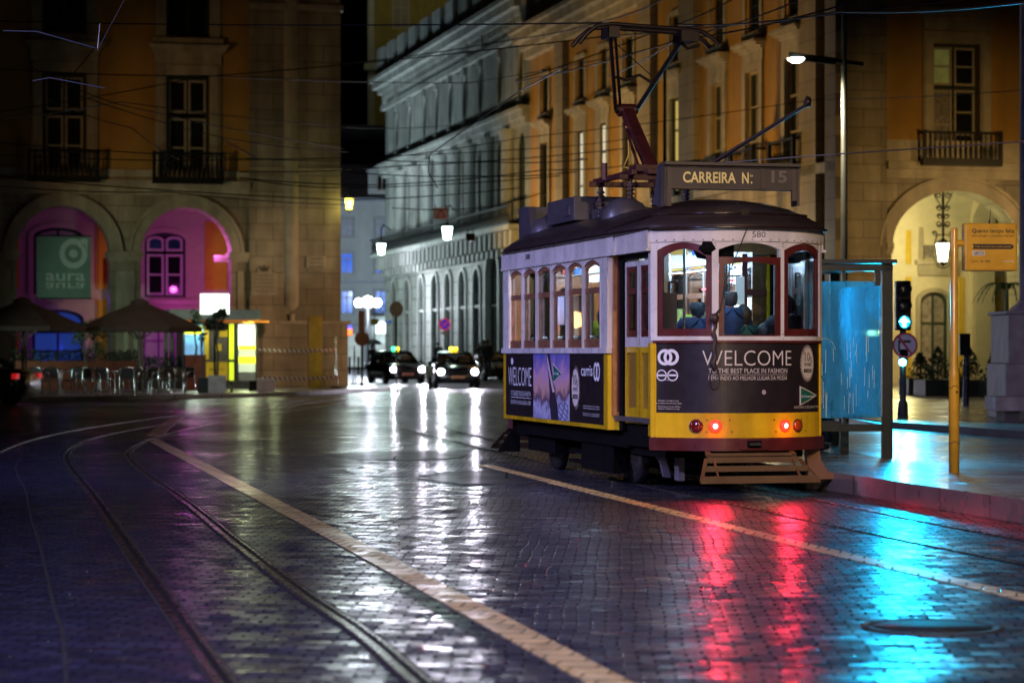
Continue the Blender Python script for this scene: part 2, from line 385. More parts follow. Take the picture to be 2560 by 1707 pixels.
def smooth(pts, n=6):
    out = []
    P = [Vector((*p, 0)) for p in pts]; P = [P[0]*2-P[1]]+P+[P[-1]*2-P[-2]]
    for i in range(1, len(P)-2):
        for k in range(n):
            t = k/n; a, b, c, d = P[i-1:i+3]
            q = .5*((2*b)+(c-a)*t+(2*a-5*b+4*c-d)*t*t+(3*b-a-3*c+d)*t**3); out.append((q.x, q.y))
    out.append(pts[-1]); return out
kerb_m = mat('kerb_stone', (.42, .40, .37), .3, var=.25, scale=2, bump=.05, brick=(0, 1.2, 2), coat=.5)
kb = MB(); ribbon(kb, smooth(kerbL[1:]), 0, -.28, -.05, .135); kb.build('kerb', kerb_m)['kind'] = 'structure'
kb = MB(); ribbon(kb, smooth(kerbP, 8), .012, -.34, -.05, .206); kb.build('platform_kerb', mat('kerb_platform', (.20, .18, .17), .28, var=.2, scale=3, bump=.06, coat=.4, brick=(1, 1.1, 3)))['kind'] = 'structure'
kb = MB(); ribbon(kb, smooth(plaza[:7], 8), .02, -.3, .1, .308); kb.build('plaza_kerb', mat('kerb_plaza', (.12, .12, .12), .35, coat=.3))['kind'] = 'structure'
# ---- tram rails
steel = mat('rail_steel', (.34, .32, .32), .26, 1, var=.3, scale=9, bump=.03)
groove = mat('rail_groove', (.01, .01, .011), .5, var=.2)
edge_m = mat('rail_edge', (.035, .028, .022), .7, var=.4, scale=12, bump=.3)
rails = [
 ([(-.05, 5), (-1.21, 10.26), (-1.76, 12.8), (-2.43, 15.88), (-3.19, 19.45), (-4.25, 24.39), (-5.29, 29.08), (-5.99, 32.54), (-6.50, 35.9), (-6.80, 39.17), (-6.88, 43.28), (-6.75, 47.67), (-6.45, 54.24), (-6.1, 60), (-5.5, 69), (-4.8, 80), (-4.7, 96)],
  'left rail of the curved track in the left foreground', 1),
 ([(.62, 5), (-.38, 10.26), (-.77, 12.23), (-1.22, 14.13), (-2.05, 17.97), (-3.11, 22.99), (-4.32, 28.39), (-4.93, 31.34), (-5.38, 33.9), (-5.72, 37.44), (-5.90, 41.08), (-5.88, 46.59), (-5.55, 53.05), (-5.1, 60.87), (-4.4, 69.93), (-3.7, 80), (-3.6, 96)],
  'right rail of the curved track, crossing the pale stone line at its far end', 1),
 ([(-6.6, 29.5), (-7.2, 33.98), (-7.68, 38.64), (-7.84, 42.9), (-7.77, 48.35), (-7.45, 53.9), (-6.9, 62), (-6.0, 72)],
  'faint outer rail bending across the dark road at far left', .6),
 ([(7.0, -1), (5.06, 8.2), (3.395, 16.03), (2.82, 18.68), (1.80, 23.57), (.66, 29.63), (-.11, 33.9), (-.95, 38.69), (-1.82, 43.85), (-2.27, 47.66), (-2.6, 52.2), (-2.72, 57.0), (-2.55, 62), (-1.9, 70), (-.8, 80), (.9, 92)],
  'left rail of the track under the tram, bending away in the headlight glare', .8),
 ([(7.9, -1), (5.98, 8.2), (3.83, 18.08), (2.93, 22.81), (1.62, 29.5), (.16, 36.54), (-.62, 41.11), (-1.18, 45.05), (-1.52, 49.83), (-1.64, 55.0), (-1.5, 60), (-1.1, 66), (0, 76), (1.9, 90)],
  'right rail of the track under the tram, running on along the platform kerb', .8)]
for pts, lab, wd in rails:
    c = smooth(pts, 8); o = thing('tram_rail', lab, 'rail', (0, 0, 0), 0, 'tram rails set in the road')
    a = MB(); ribbon(a, c, .018*wd, .058*wd, -.02, .010); a.build('rail_head', steel, o)
    a = MB(); ribbon(a, c, -.040*wd, -.020*wd, -.02, .008); a.build('guard_lip', steel, o)
    a = MB(); ribbon(a, c, -.020*wd, .018*wd, -.02, .003); a.build('groove', groove, o)
    a = MB(); ribbon(a, c, .058*wd, .078*wd, -.02, .005); ribbon(a, c, -.058*wd, -.040*wd, -.02, .005); a.build('bedding', edge_m, o)
# ---- pale stone lines
line_m = settmat('pale_line_stone', (.85, .62, .26), (.74, .53, .22), .2, .2, 12, rough=(.18, .34), bump=.35, mortar=.012, wet=.3, tilt=.08)
for pts, nm in (([(-5.86, 39.3), (-1.09, 17.3), (.41, 10.26), (1.9, 3.2)], .2), ([(-.35, 30.2), (.66, 25.11), (2.03, 18.0), (2.93, 13.83), (4.9, 4.4)], .16)):
    a = MB(); ribbon(a, pts, -nm/2, nm/2, -.02, .006); a.build('lane_line', line_m)['kind'] = 'structure'
a = MB(); ribbon(a, smooth([(-6.05, 41.0), (-6.5, 45), (-7.2, 52)]), -.14, .14, -.02, .006); a.build('lane_line', line_m)['kind'] = 'structure'
# broken joint beside the left track (a repaired trench)
tr_ = smooth([(-7.2, 36), (-6.09, 29.69), (-4.95, 24.6), (-4.12, 20.69), (-3.32, 17.06), (-2.57, 13.54), (-2.17, 11.7), (-1.5, 8.2)])
a = MB(); ribbon(a, tr_, -.012, .010, -.02, .004); a.build('road_joint', mat('joint_grout', (.028, .024, .02), .7, var=.6, scale=14, bump=.5))['kind'] = 'structure'
# smooth asphalt patches and a drain cover
asph = settmat('wet_asphalt', (.026, .027, .034), (.024, .025, .03), 3, 3, 0, rough=(.28, .42), bump=.15, wet=.15)
for cx, cy, rx, ry in ((-1.55, 33.0, .95, 1.5), (-.15, 27.3, .85, 1.6)):
    q = [(cx+rx*math.cos(2*math.pi*k/28)*(1+.12*math.sin(3*k)), cy+ry*math.sin(2*math.pi*k/28)*(1+.1*math.cos(2*k))) for k in range(28)]
    poly_slab('road_patch', q, -.02, .004, asph)
iron = mat('cast_iron', (.035, .03, .026), .55, .4, var=.3, scale=20, bump=.3)
dc = thing('drain_cover', 'round iron cover in the setts, under the cyan streak', 'drain cover', (px(2330, gy(1568)), gy(1568), 0))
MB().lathe([(0, .006), (.30, .006), (.30, -.02)], n=40).build('cover', iron, dc)
MB().lathe([(.31, -.02), (.31, .007), (.36, .007), (.36, -.02)], n=40).build('rim', mat('iron_rim', (.05, .04, .03), .6, .3, bump=.1), dc)

# ============================================================ FACADE KIT
def wall_holes(mb, T, a0, a1, z0, z1, ops, d=.45, dm=None):
    """flat wall with openings (a0,a1,z0,z1,rise) and their reveals of depth d"""
    A = sorted({a0, a1}|{o[0] for o in ops}|{o[1] for o in ops}); Z = sorted({z0, z1}|{o[2] for o in ops}|{o[3] for o in ops})
    for i in range(len(A)-1):
        for j in range(len(Z)-1):
            ca, cz = (A[i]+A[i+1])/2, (Z[j]+Z[j+1])/2
            if ca < a0 or ca > a1 or cz < z0 or cz > z1: continue
            if any(o[0] < ca < o[1] and o[2] < cz < o[3] for o in ops): continue
            mb.add([T(A[i], 0, Z[j]), T(A[i+1], 0, Z[j]), T(A[i+1], 0, Z[j+1]), T(A[i], 0, Z[j+1])], [(0, 1, 2, 3)])
    for o in ops:
        b0, b1, y0, y1, rise = o[:5]; out = arch_pts(b0, b1, y0, y1, rise)
        n = len(out); vs = [T(a, 0, z) for a, z in out]+[T(a, d, z) for a, z in out]
        mb.add(vs, [(i, (i+1) % n, n+(i+1) % n, n+i) for i in range(n) if not (i == n-1 and y0 <= z0+.01)])
        if rise:
            ar = out[1:-1]
            for i in range(len(ar)-1):
                (p, q), (r_, s_) = ar[i], ar[i+1]
                if min(q, s_) < y1-rise-1e-4: continue
                mb.add([T(p, 0, q), T(r_, 0, s_), T(r_, 0, y1), T(p, 0, y1)], [(0, 1, 2, 3)])
def arch_pts(b0, b1, y0, y1, rise, n=16):
    """outline of an arched opening, from the lower left corner clockwise to the lower right"""
    if not rise: return [(b0, y0), (b0, y1), (b1, y1), (b1, y0)]
    c = (b0+b1)/2; w_ = (b1-b0)/2; zs = y1-rise
    return [(b0, y0)]+[(c-w_*math.cos(math.pi*k/n), zs+rise*math.sin(math.pi*k/n)) for k in range(n+1)]+[(b1, y0)]
def tbox(mb, T, a0, a1, d0, d1, z0, z1):
    mb.hexa([T(a0, d0, z0), T(a1, d0, z0), T(a1, d1, z0), T(a0, d1, z0), T(a0, d0, z1), T(a1, d0, z1), T(a1, d1, z1), T(a0, d1, z1)])
def arch_band(mb, T, b0, b1, y0, y1, rise, w_, d0, d1, legs=True, n=18):
    """moulding that runs round an arch"""
    c = (b0+b1)/2; hw = (b1-b0)/2; zs = y1-rise; pi_, po = [], []
    if legs and y0 < zs: pi_.append((b0, y0)); po.append((b0-w_, y0))
    for k in range(n+1):
        a = math.pi*k/n; pi_.append((c-hw*math.cos(a), zs+rise*math.sin(a))); po.append((c-(hw+w_)*math.cos(a), zs+(rise+w_)*math.sin(a)))
    if legs and y0 < zs: pi_.append((b1, y0)); po.append((b1+w_, y0))
    vs = []; fs = []
    for (p, q), (r_, s_) in zip(pi_, po): vs += [T(p, d0, q), T(r_, d0, s_), T(r_, d1, s_), T(p, d1, q)]
    for i in range(len(pi_)-1):
        a = i*4
        for k in range(4): fs.append((a+k, a+(k+1) % 4, a+4+(k+1) % 4, a+4+k))
    e = (len(pi_)-1)*4; fs += [(0, 1, 2, 3), (e+3, e+2, e+1, e)]
    mb.add(vs, fs)
def window(par, T, a0, a1, z0, z1, d, fm, gm, cols=2, rows=(.5,), bar_=.06, rise=0, om=None, name='window'):
    mb = MB()
    out = arch_pts(a0, a1, z0, z1, rise)
    inn = arch_pts(a0+bar_*1.3, a1-bar_*1.3, z0+bar_*1.3, z1-bar_*1.3, rise*.95 if rise else 0)
    n = len(out); vs = []
    for (p, q), (r_, s_) in zip(out, inn): vs += [T(p, d, q), T(r_, d, s_), T(r_, d+.09, s_), T(p, d+.09, q)]
    fs = []
    for i in range(n):
        a = i*4; b = ((i+1) % n)*4
        for k in range(4): fs.append((a+k, a+(k+1) % 4, b+(k+1) % 4, b+k))
    mb.add(vs, fs)
    for k in range(1, cols):
        c = a0+(a1-a0)*k/cols; top = z1-(rise*(abs(c-(a0+a1)/2)/((a1-a0)/2))**2 if rise else 0)-bar_
        tbox(mb, T, c-bar_/2, c+bar_/2, d+.01, d+.075, z0+bar_, top)
    for r_ in rows:
        z = z0+(z1-z0)*r_; tbox(mb, T, a0+bar_, a1-bar_, d+.015, d+.07, z-bar_/2, z+bar_/2)
    o = mb.build(name, fm, par)
    mb = MB(); n = len(inn); e = bar_*.5
    pts = arch_pts(a0+e, a1-e, z0+e, z1-e, rise)
    mb.add([T(a, d+.05, z) for a, z in pts], [tuple(range(n))]); mb.build('pane', gm, o)
    return o
def balcony(par, T, a0, a1, z0, z1, dep, m, n=9, slab=.16):
    mb = MB(); tbox(mb, T, a0, a1, -dep, 0.02, z0-slab, z0); o = mb.build('balcony', m, par)
    mb = MB()
    tbox(mb, T, a0, a1, -dep, -dep+.08, z1-.08, z1); tbox(mb, T, a0, a1, -dep, -dep+.08, z0+.003, z0+.08)
    for a in (a0, a1-.08): tbox(mb, T, a, a+.08, -dep+.003, 0, z1-.08, z1-.003)
    for k in range(n+1):
        a = a0+.06+(a1-a0-.12)*k/n; P = T(a, -dep+.04, 0); h_ = z1-z0
        big = k in (0, n)
        zo = P[2]
        if big: tbox(mb, T, a-.06, a+.06, -dep-.01, -dep+.10, z0, z1+.04)
        else: mb.lathe([(.02, z0+.05), (.045, z0+.2*h_), (.055, z0+.35*h_), (.02, z0+.6*h_), (.03, z0+.8*h_), (.02, z1-.06)], (P[0], P[1], zo), 6)
    mb.build('railing', m, o); return o
def hood(mb, T, a0, a1, zb, zt, p=.35):
    """window cornice: frieze block, then stepped mouldings"""
    tbox(mb, T, a0+.12, a1-.12, -.10, .02, zb, zb+(zt-zb)*.55)
    tbox(mb, T, a0+.05, a1-.05, -.2, .02, zb+(zt-zb)*.55, zb+(zt-zb)*.7)
    tbox(mb, T, a0-.04, a1+.04, -p*.8, .02, zb+(zt-zb)*.7, zb+(zt-zb)*.85)
    tbox(mb, T, a0-.12, a1+.12, -p, .02, zb+(zt-zb)*.85, zt)
STONE = mat('lime_stone', (.40, .36, .28), .7, var=.22, scale=1.6, bump=.12, dirt=.45, brick=(0, 1.3, .62))
STONEY = mat('lime_stone_side', (.40, .36, .28), .7, var=.22, scale=1.6, bump=.12, dirt=.45, brick=(1, 1.3, .62))
TRIM = mat('stone_trim', (.42, .38, .30), .65, var=.18, scale=2.5, bump=.08, dirt=.3)
OCHRE = mat('ochre_render', (.42, .24, .055), .75, var=.16, scale=1.2, bump=.05, dirt=.25)
IRONB = mat('black_iron', (.012, .013, .013), .45, .5, var=.2)
SASH = mat('sash_cream', (.33, .30, .23), .5, var=.1, bump=.02)
SASHG = mat('frame_dark_green', (.012, .03, .026), .45, var=.1, bump=.02)
GDARK = mat('night_pane', (.012, .014, .016), .06, var=.3, scale=2, bump=.02, spec=.8)
GCURT = mat('curtained_pane', (.22, .20, .19), .5, var=.5, scale=7, bump=.02)
GLIT = glow('lit_pane_yellow', (.75, .72, .25), .5)
GLITW = glow('lit_pane_white', (.8, .9, .8), .45)
GBLUE = mat('blue_pane', (.02, .06, .28), .15, var=.5, scale=1, bump=.02, emit=(.03, .14, .8), es=.8)

# ============================================================ LEFT ARCADE BUILDING
LB = thing('arcade_building', 'ochre and stone arcade building with magenta lit arches, at left behind the terrace', 'building', (-6.62, 93, .12), BETA)
TL = lambda a, d, z: (a, d, z-.12)
ops = [(-12.2, -8.75, .12, 6.9, 1.76), (-7.6, -4.17, .12, 6.9, 1.76), (-16.8, -13.4, .12, 6.9, 1.76)]
m_ = MB(); wall_holes(m_, TL, -26, -3.5, .12, 7.75, ops, 1.1); m_.build('ground_floor_wall', STONE, LB)
wins = [(-11.25, -9.61), (-6.65, -5.0)]
ops = [(a, b, 7.95, 11.9, 0) for a, b in wins]+[(a, b, 13.4, 16.4, 0) for a, b in wins]
m_ = MB(); wall_holes(m_, TL, -26, -3.5, 7.9, 17, ops, .35); m_.build('upper_wall', OCHRE, LB)
m_ = MB(); tbox(m_, TL, -26, -3.5, -.28, .3, 7.62, 7.9); tbox(m_, TL, -26, -3.5, -.12, .3, 7.35, 7.62)
tbox(m_, TL, -26, -3.5, -.06, .02, 7.9, 8.3)
m_.build('ledge', TRIM, LB)
m_ = MB()      # corner pier
tbox(m_, TL, -3.5, 0, -.16, 3, 2.62, 17); m_.build('corner_pier', STONE, LB)
m_ = MB(); tbox(m_, TL, -3.5, .26, -.30, 3, .12, 2.5); m_.build('plinth', STONE, LB)
m_ = MB(); tbox(m_, TL, -3.55, .36, -.38, 3, 2.5, 2.62); tbox(m_, TL, -3.55, .1, -.26, 3, 14.5, 14.72); tbox(m_, TL, -3.5, .05, -.22, 3, 8.4, 8.46); m_.build('pier_moulding', TRIM, LB)
m_ = MB()      # attached shaft of the corner pier, with its rounded bracket
m_.smooth = True
for z0, z1, r0, r1 in ((3.0, 17, .33, .33),):
    m_.lathe([(.02, 2.72), (.2, 2.85), (.36, 3.1), (.36, 17)], (-1.9, .06, 0), 20)
m_.lathe([(.02, 2.4), (.16, 2.45), (.1, 2.6), (.14, 2.75)], (-1.9, -.2, 0), 16); m_.build('attached_shaft', TRIM, LB)
m_ = MB()
for c, hw in ((-10.475, 1.725), (-5.885, 1.715), (-15.1, 1.7)):
    arch_band(m_, TL, c-hw, c+hw, 5.14, 6.9, 1.76, .42, -.1, .02, legs=False); arch_band(m_, TL, c-hw-.36, c+hw+.36, 5.14, 7.26, 2.12, .12, -.15, -.02, legs=False)
m_.build('arch_moulding', TRIM, LB)
m_ = MB()
for a0, a1 in ((-8.75, -7.6), (-13.4, -12.2), (-4.17, -3.5)):
    tbox(m_, TL, a0-.10, a1+(.10 if a1 < -4 else 0), -.16, 1.15, 5.0, 5.22); tbox(m_, TL, a0-.04, a1+(.04 if a1 < -4 else 0), -.1, 1.12, 4.86, 5.0)
    tbox(m_, TL, a0+.22, a1-.22, -.06, .01, 1.2, 4.5)
m_.build('impost', TRIM, LB)
for i, (a, b) in enumerate(wins):
    o = window(LB, TL, a, b, 8.0, 11.9, .25, SASHG, GDARK, 1, (), .12)
    for k, gm in ((0, GDARK), (1, GDARK)):
        h_ = (b-a-.3)/2; s0 = a+.12+k*(h_+.06)
        window(LB, TL, s0, s0+h_, 8.05, 10.3, .22, SASH, gm, 1, (.5,), .07, name='casement')
        window(LB, TL, s0, s0+h_, 10.5, 11.75, .22, SASH, gm, 1, (), .07, name='casement')
    window(LB, TL, a, b, 13.4, 16.4, .25, SASHG, GDARK, 2, (.5,), .1)
    m_ = MB()
    for q0, q1 in ((a-.4, a), (b, b+.4)): tbox(m_, TL, q0, q1, -.09, .01, 8.0, 12.3); tbox(m_, TL, q0+.06, q1-.08, -.13, .01, 8.0, 12.2); tbox(m_, TL, q0, q1, -.08, .01, 13.3, 17)
    tbox(m_, TL, a, b, -.09, .01, 11.9, 12.3); tbox(m_, TL, a-.5, b+.5, -.2, .01, 13.1, 13.3)
    hood(m_, TL, a-.55, b+.55, 12.32, 13.05); m_.build('window_surround', TRIM, LB)
    balcony(LB, TL, a-.55, b+.45, 7.93, 8.95, .55, IRONB, 14)
# reflections in the right window, put in as a pale glowing curtain gathered low
m_ = MB(); tbox(m_, TL, -6.45, -5.95, .3, .32, 8.1, 8.75); m_.build('curtain', glow('curtain_glow', (.5, .52, .6), .25), LB)
# arcade interior: back wall, vaults, floor
PINK = mat('arcade_plaster', (.52, .44, .40), .8, var=.08, bump=.05); ORNG = mat('arcade_orange', (.60, .36, .03), .8, var=.08, bump=.04)
m_ = MB()
ops = [(-7.1, -5.49, 3.6, 6.15, .35), (-7.15, -5.3, .12, 2.95, .4), (-11.45, -9.46, .12, 3.1, .4), (-11.4, -9.5, 3.7, 6.3, .35)]
wall_holes(m_, lambda a, d, z: TL(a, 4.2+d, z), -26, -3.0, .12, 7.6, ops, .3); m_.build('inner_wall', PINK, LB)
m_ = MB()
for a0, a1 in ((-8.9, -7.6), (-4.72, -3.85), (-12.9, -11.95), (-9.0, -8.95)): tbox(m_, TL, a0, a1, 4.15, 4.19, .12, 3.5); tbox(m_, TL, a0, a1, 4.15, 4.19, 3.9, 6.6)
m_.build('orange_panel', ORNG, LB)
m_ = MB()
for a0, a1, b0, z0, r_ in ((-7.1, -5.49, 3.6, 6.15, .35), (-7.15, -5.3, .12, 2.95, .4), (-11.45, -9.46, .12, 3.1, .4), (-11.4, -9.5, 3.7, 6.3, .35)):
    arch_band(m_, lambda a, d, z: TL(a, 4.2+d, z), a0, a1, b0, z0, r_, .2, -.07, .01)
tbox(m_, TL, -7.5, -5.0, 3.95, 4.2, 3.32, 3.5); tbox(m_, TL, -11.8, -9.1, 3.95, 4.2, 3.4, 3.56)
for a in (-8.75, -4.7, -13.4): tbox(m_, TL, a, a+.5 if a > -8 else a+1.2, 1.12, 1.5, 4.9, 5.15)
m_.build('inner_surround', PINK, LB)
TI = lambda a, d, z: TL(a, 4.2+d, z)
wp = mat('white_sash', (.6, .58, .6), .5, var=.05)
window(LB, TI, -7.1, -5.49, 3.6, 6.15, .12, mat('dark_violet_frame', (.03, .02, .05), .5), GDARK, 1, (), .1, .35)
for a, b in ((-7.0, -6.33), (-6.26, -5.59)):
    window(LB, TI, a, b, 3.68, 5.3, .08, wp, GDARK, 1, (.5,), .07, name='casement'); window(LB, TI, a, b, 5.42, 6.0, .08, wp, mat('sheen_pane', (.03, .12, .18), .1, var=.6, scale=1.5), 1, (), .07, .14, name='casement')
window(LB, TI, -7.15, -5.3, .12, 2.95, .12, mat('violet_frame', (.35, .1, .5), .5), glow('lit_shop_pane', (.3, .12, .3), .25), 3, (.62,), .07, .4, name='door')
window(LB, TI, -11.4, -9.5, 3.7, 6.3, .12, SASHG, mat('pale_pane', (.35, .3, .38), .4), 2, (.7,), .08, .35)
window(LB, TI, -11.45, -9.46, .12, 3.1, .12, mat('blue_frame', (.02, .02, .12), .5), mat('dim_blue_pane', (.01, .03, .1), .2, emit=(.02, .06, .4), es=.4), 2, (.45, .7), .09, .4, name='door')
m_ = MB(); tbox(m_, TL, -26, -3, 1.1, 4.5, 7.0, 7.1); m_.build('ceiling', PINK, LB)
m_ = MB()      # cross arches that carry the vault
for a in (-8.2, -3.4, -12.8):
    T2 = lambda u, d, z, a=a: TL(a+d, u, z); arch_band(m_, T2, 1.1, 4.2, 4.9, 6.75, 1.5, .3, -.3, .3, legs=False)
    tbox(m_, TL, a-.35, a+.35, 3.95, 4.2, .12, 5.1)
m_.build('cross_arch', PINK, LB)
m_ = MB(); tbox(m_, TL, -11.9, -11.86, 1.0, 1.04, 6, 6.6); tbox(m_, TL, -26, -3, 4.6, 9, .12, .2)
m_.build('inner_floor', STONE, LB)
m_ = MB(); tbox(m_, TL, -26, .0, 3, 12, 7.9, 17); m_.build('rear_mass', OCHRE, LB)
m_ = MB(); tbox(m_, TL, -26, -3, 5.2, 5.4, .12, 7.6); m_.build('room_wall', mat('room_dark', (.05, .03, .06), .8), LB)
def LBp(a, d, z): return (-6.62+CB*a-SB*d, 93+SB*a+CB*d, z)
MAG = (1, .10, .75)
for a, d, z, e, c in ((-5.6, .7, 4.0, 46, (1, .10, .85)), (-5.9, 3.2, 3.0, 12, MAG), (-4.7, 1.0, 5.3, 26, (1, .2, .9)), (-4.3, 3.6, 3.4, 7, (1, .2, .5)), (-9.1, 1.25, 3.4, 6, (.30, .03, 1)), (-11.9, 1.6, 2.6, 4, (.7, .02, .6)), (-8.95, 3.3, 4.5, 1.5, (1, .03, .1)), (-10.3, 3.2, 1.6, 6, (.03, .05, 1)), (-4.2, 3.2, 5, 5, (1, .35, .1))):
    lamp('POINT', LBp(a, d, z), e, c, .12)
# banner in the first arch
bn = thing('banner', 'grey green cloth banner with a ring emblem, hung in the purple arch', 'banner', LBp(-10.45, .05, 0), BETA)
BW = 1.0
m_ = MB(); m_.box(-BW, BW, -.02, .02, 3.45, 5.75); m_.build('banner_sheet', mat('banner_cloth', (.20, .33, .31), .8, var=.12, scale=2), bn)
m_ = MB(); m_.bar((-BW-.04, 0, 5.78), (BW+.04, 0, 5.78), .05, .05); m_.bar((-BW-.04, 0, 3.43), (BW+.04, 0, 3.43), .05, .05); m_.build('rod', IRONB, bn)
Tb = lambda u, z, o: (u, -.02-o, z)
m_ = MB(); text(m_, 'aura', Tb, -.68, .78, 4.10, .42, .01, .015); text(m_, 'aura', Tb, -.68, .78, 4.02, .30, .01, .01, flip=-1)
disc(m_, Tb, .35, 5.12, .52, .56, .01, 32, .62); disc(m_, Tb, .35, 5.12, .16, .16, .01, 20)
m_.add([Tb(.62, 5.68, .01), Tb(.87, 5.68, .01), Tb(.87, 5.2, .01), Tb(.7, 5.4, .01)], [(0, 1, 2, 3)])
m_.build('emblem', mat('banner_print', (.55, .68, .70), .8, var=.08), bn)
# plaques on the pier
def plaque(a, z0, z1, w_, arch, label):
    o = thing('stone_plaque', label, 'plaque', LBp(a, -.18, 0), BETA)
    m = MB(); m.box(-w_, w_, -.06, 0, z0, z1)
    if arch: m.prism([(-w_*.55*math.cos(math.pi*k/10), z1+w_*.55*math.sin(math.pi*k/10)) for k in range(11)], -.06, 0, lambda u, v, q: (u, q, v))
    m.build('slab', TRIM, o)
    m = MB(); Tq = lambda u, z, of: (u, -.06-of, z)
    for k in range(5 if arch else 3): text(m, ('CAMARA MUNICIPAL', 'NESTE LOCAL', 'PRACA DO COMERCIO', 'LARGO DA MEMORIA', 'MDCCCXCII')[k], Tq, -w_*.75, w_*.75, z1-.14-.15*k, .08, .004)
    if arch:
        m.prism([(-.13, z1+.05), (.13, z1+.05), (.2, z1+.26), (.08, z1+.18), (0, z1+.3), (-.08, z1+.18), (-.2, z1+.26)], -.075, -.06, lambda u, v, q: (u, q, v))
    m.build('inscription', mat('plaque_ink', (.07, .06, .05), .7), o)
plaque(-2.95, 3.6, 4.45, .5, True, 'pale stone plaque with a dark crown on the corner pier')
plaque(-.95, 4.65, 5.1, .38, False, 'small worn inscription high on the corner pier beside the street')
# corner lantern
def lantern_geo(o, s=1.0, gm=None, cap=None):
    """tapered glass lantern with iron cap, hanging from z=0 downward"""
    m = MB(); m.smooth = False
    m.lathe([(.01, 0), (.05*s, -.05*s), (.2*s, -.13*s), (.22*s, -.16*s), (.0, -.16*s)], n=6); m.lathe([(.0, -.62*s), (.12*s, -.62*s), (.13*s, -.66*s), (.02, -.72*s), (0, -.78*s)], n=6)
    for k in range(6):
        a = 2*math.pi*k/6; m.bar((.2*s*math.cos(a), .2*s*math.sin(a), -.16*s), (.125*s*math.cos(a), .125*s*math.sin(a), -.63*s), .018*s, .018*s)
    m.build('lantern_cage', cap or IRONB, o)
    m = MB(); m.lathe([(0, -.165*s), (.185*s, -.165*s), (.115*s, -.615*s), (0, -.615*s)], n=6); m.build('lantern_glass', gm, o)
o = thing('wall_lantern', 'yellow lantern glowing on the corner edge of the left building', 'lantern', LBp(.3, -.35, 7.45), BETA)
lantern_geo(o, .9, glow('lantern_yellow', (1, .85, .12), 9))
m_ = MB(); m_.tube([(-.3, .3, -.1), (-.15, .1, .25), (0, 0, .15), (0, 0, 0)], .025); m_.build('bracket', IRONB, o)
lamp('POINT', LBp(.3, -.75, 7.0), 25, (1, .8, .2), .1)
# ============================================================ RIGHT ARCADE BUILDING (front to the square, flank along the street)
RB = thing('arcade_building', 'long ochre building behind the tram, with the lantern lit arch at its right end', 'building', (11.16, 81.3, .3), BETA)
TF = lambda a, d, z: (a, d, z-.3)                 # front
TS = lambda t, d, z: (d, t, z-.3)                 # flank: t runs up the street, d goes into the house
ARR = (1.72, 6.39, .3, 6.9, 1.9)
m_ = MB(); wall_holes(m_, TF, 1.5, 22, .3, 7.6, [ARR, (8.2, 12.8, .3, 6.9, 1.9)], 1.0); m_.build('ground_floor_wall', STONE, RB)
m_ = MB(); wall_holes(m_, TF, 1.5, 22, 7.8, 17, [(3.2, 4.91, 7.95, 11.9, 0)], .35); m_.build('upper_wall', OCHRE, RB)
m_ = MB(); wall_holes(m_, TF, .0, 1.5, .3, 17, [], .1)
tbox(m_, TF, .02, 1.5, -.12, .02, .3, 17); m_.build('corner_pier', STONE, RB)
m_ = MB(); tbox(m_, TF, 1.5, 22, -.25, .02, 7.6, 7.85); tbox(m_, TF, 1.5, 22, -.1, .02, 7.3, 7.6); tbox(m_, TF, 1.5, 22, -.05, .02, 7.85, 8.6); m_.build('ledge', TRIM, RB)
m_ = MB(); arch_band(m_, TF, *ARR, .4, -.08, .01, legs=False); arch_band(m_, TF, ARR[0]-.4, ARR[1]+.4, .3, 7.3, 2.3, .1, -.14, -.02, legs=False)
for a0, a1 in ((1.5, 1.75), (6.36, 7.6)): tbox(m_, TF, a0, a1, -.16, 1.05, 4.9, 5.12); tbox(m_, TF, a0, a1-.02, -.1, 1.03, 4.75, 4.9)
m_.build('arch_moulding', TRIM, RB)
o = window(RB, TF, 3.2, 4.91, 7.95, 11.9, .28, SASHG, GDARK, 1, (.62,), .1)
window(RB, TF, 3.28, 4.0, 8.0, 10.35, .22, SASH, GCURT, 1, (.5,), .06, name='casement'); window(RB, TF, 4.08, 4.83, 8.0, 10.35, .22, SASH, GDARK, 1, (.36, .68), .06, name='casement')
window(RB, TF, 3.28, 4.0, 10.5, 11.8, .22, SASH, mat('curtain_lit', (.3, .32, .12), .6, var=.6, scale=3, bump=0, emit=(.35, .38, .1), es=.12), 1, (.5,), .06, name='casement'); window(RB, TF, 4.08, 4.83, 10.5, 11.8, .22, SASH, GDARK, 1, (.5,), .06, name='casement')
m_ = MB()
for q0, q1 in ((2.83, 3.2), (4.91, 5.3)): tbox(m_, TF, q0, q1, -.1, .01, 8.0, 12.3); tbox(m_, TF, q0+.05, q1-.07, -.15, .01, 8.0, 12.15)
tbox(m_, TF, 3.2, 4.91, -.1, .01, 11.9, 12.3); hood(m_, TF, 2.72, 5.4, 12.35, 13.1); m_.build('window_surround', TRIM, RB)
balcony(RB, TF, 2.65, 5.55, 7.88, 8.88, .5, IRONB, 15)
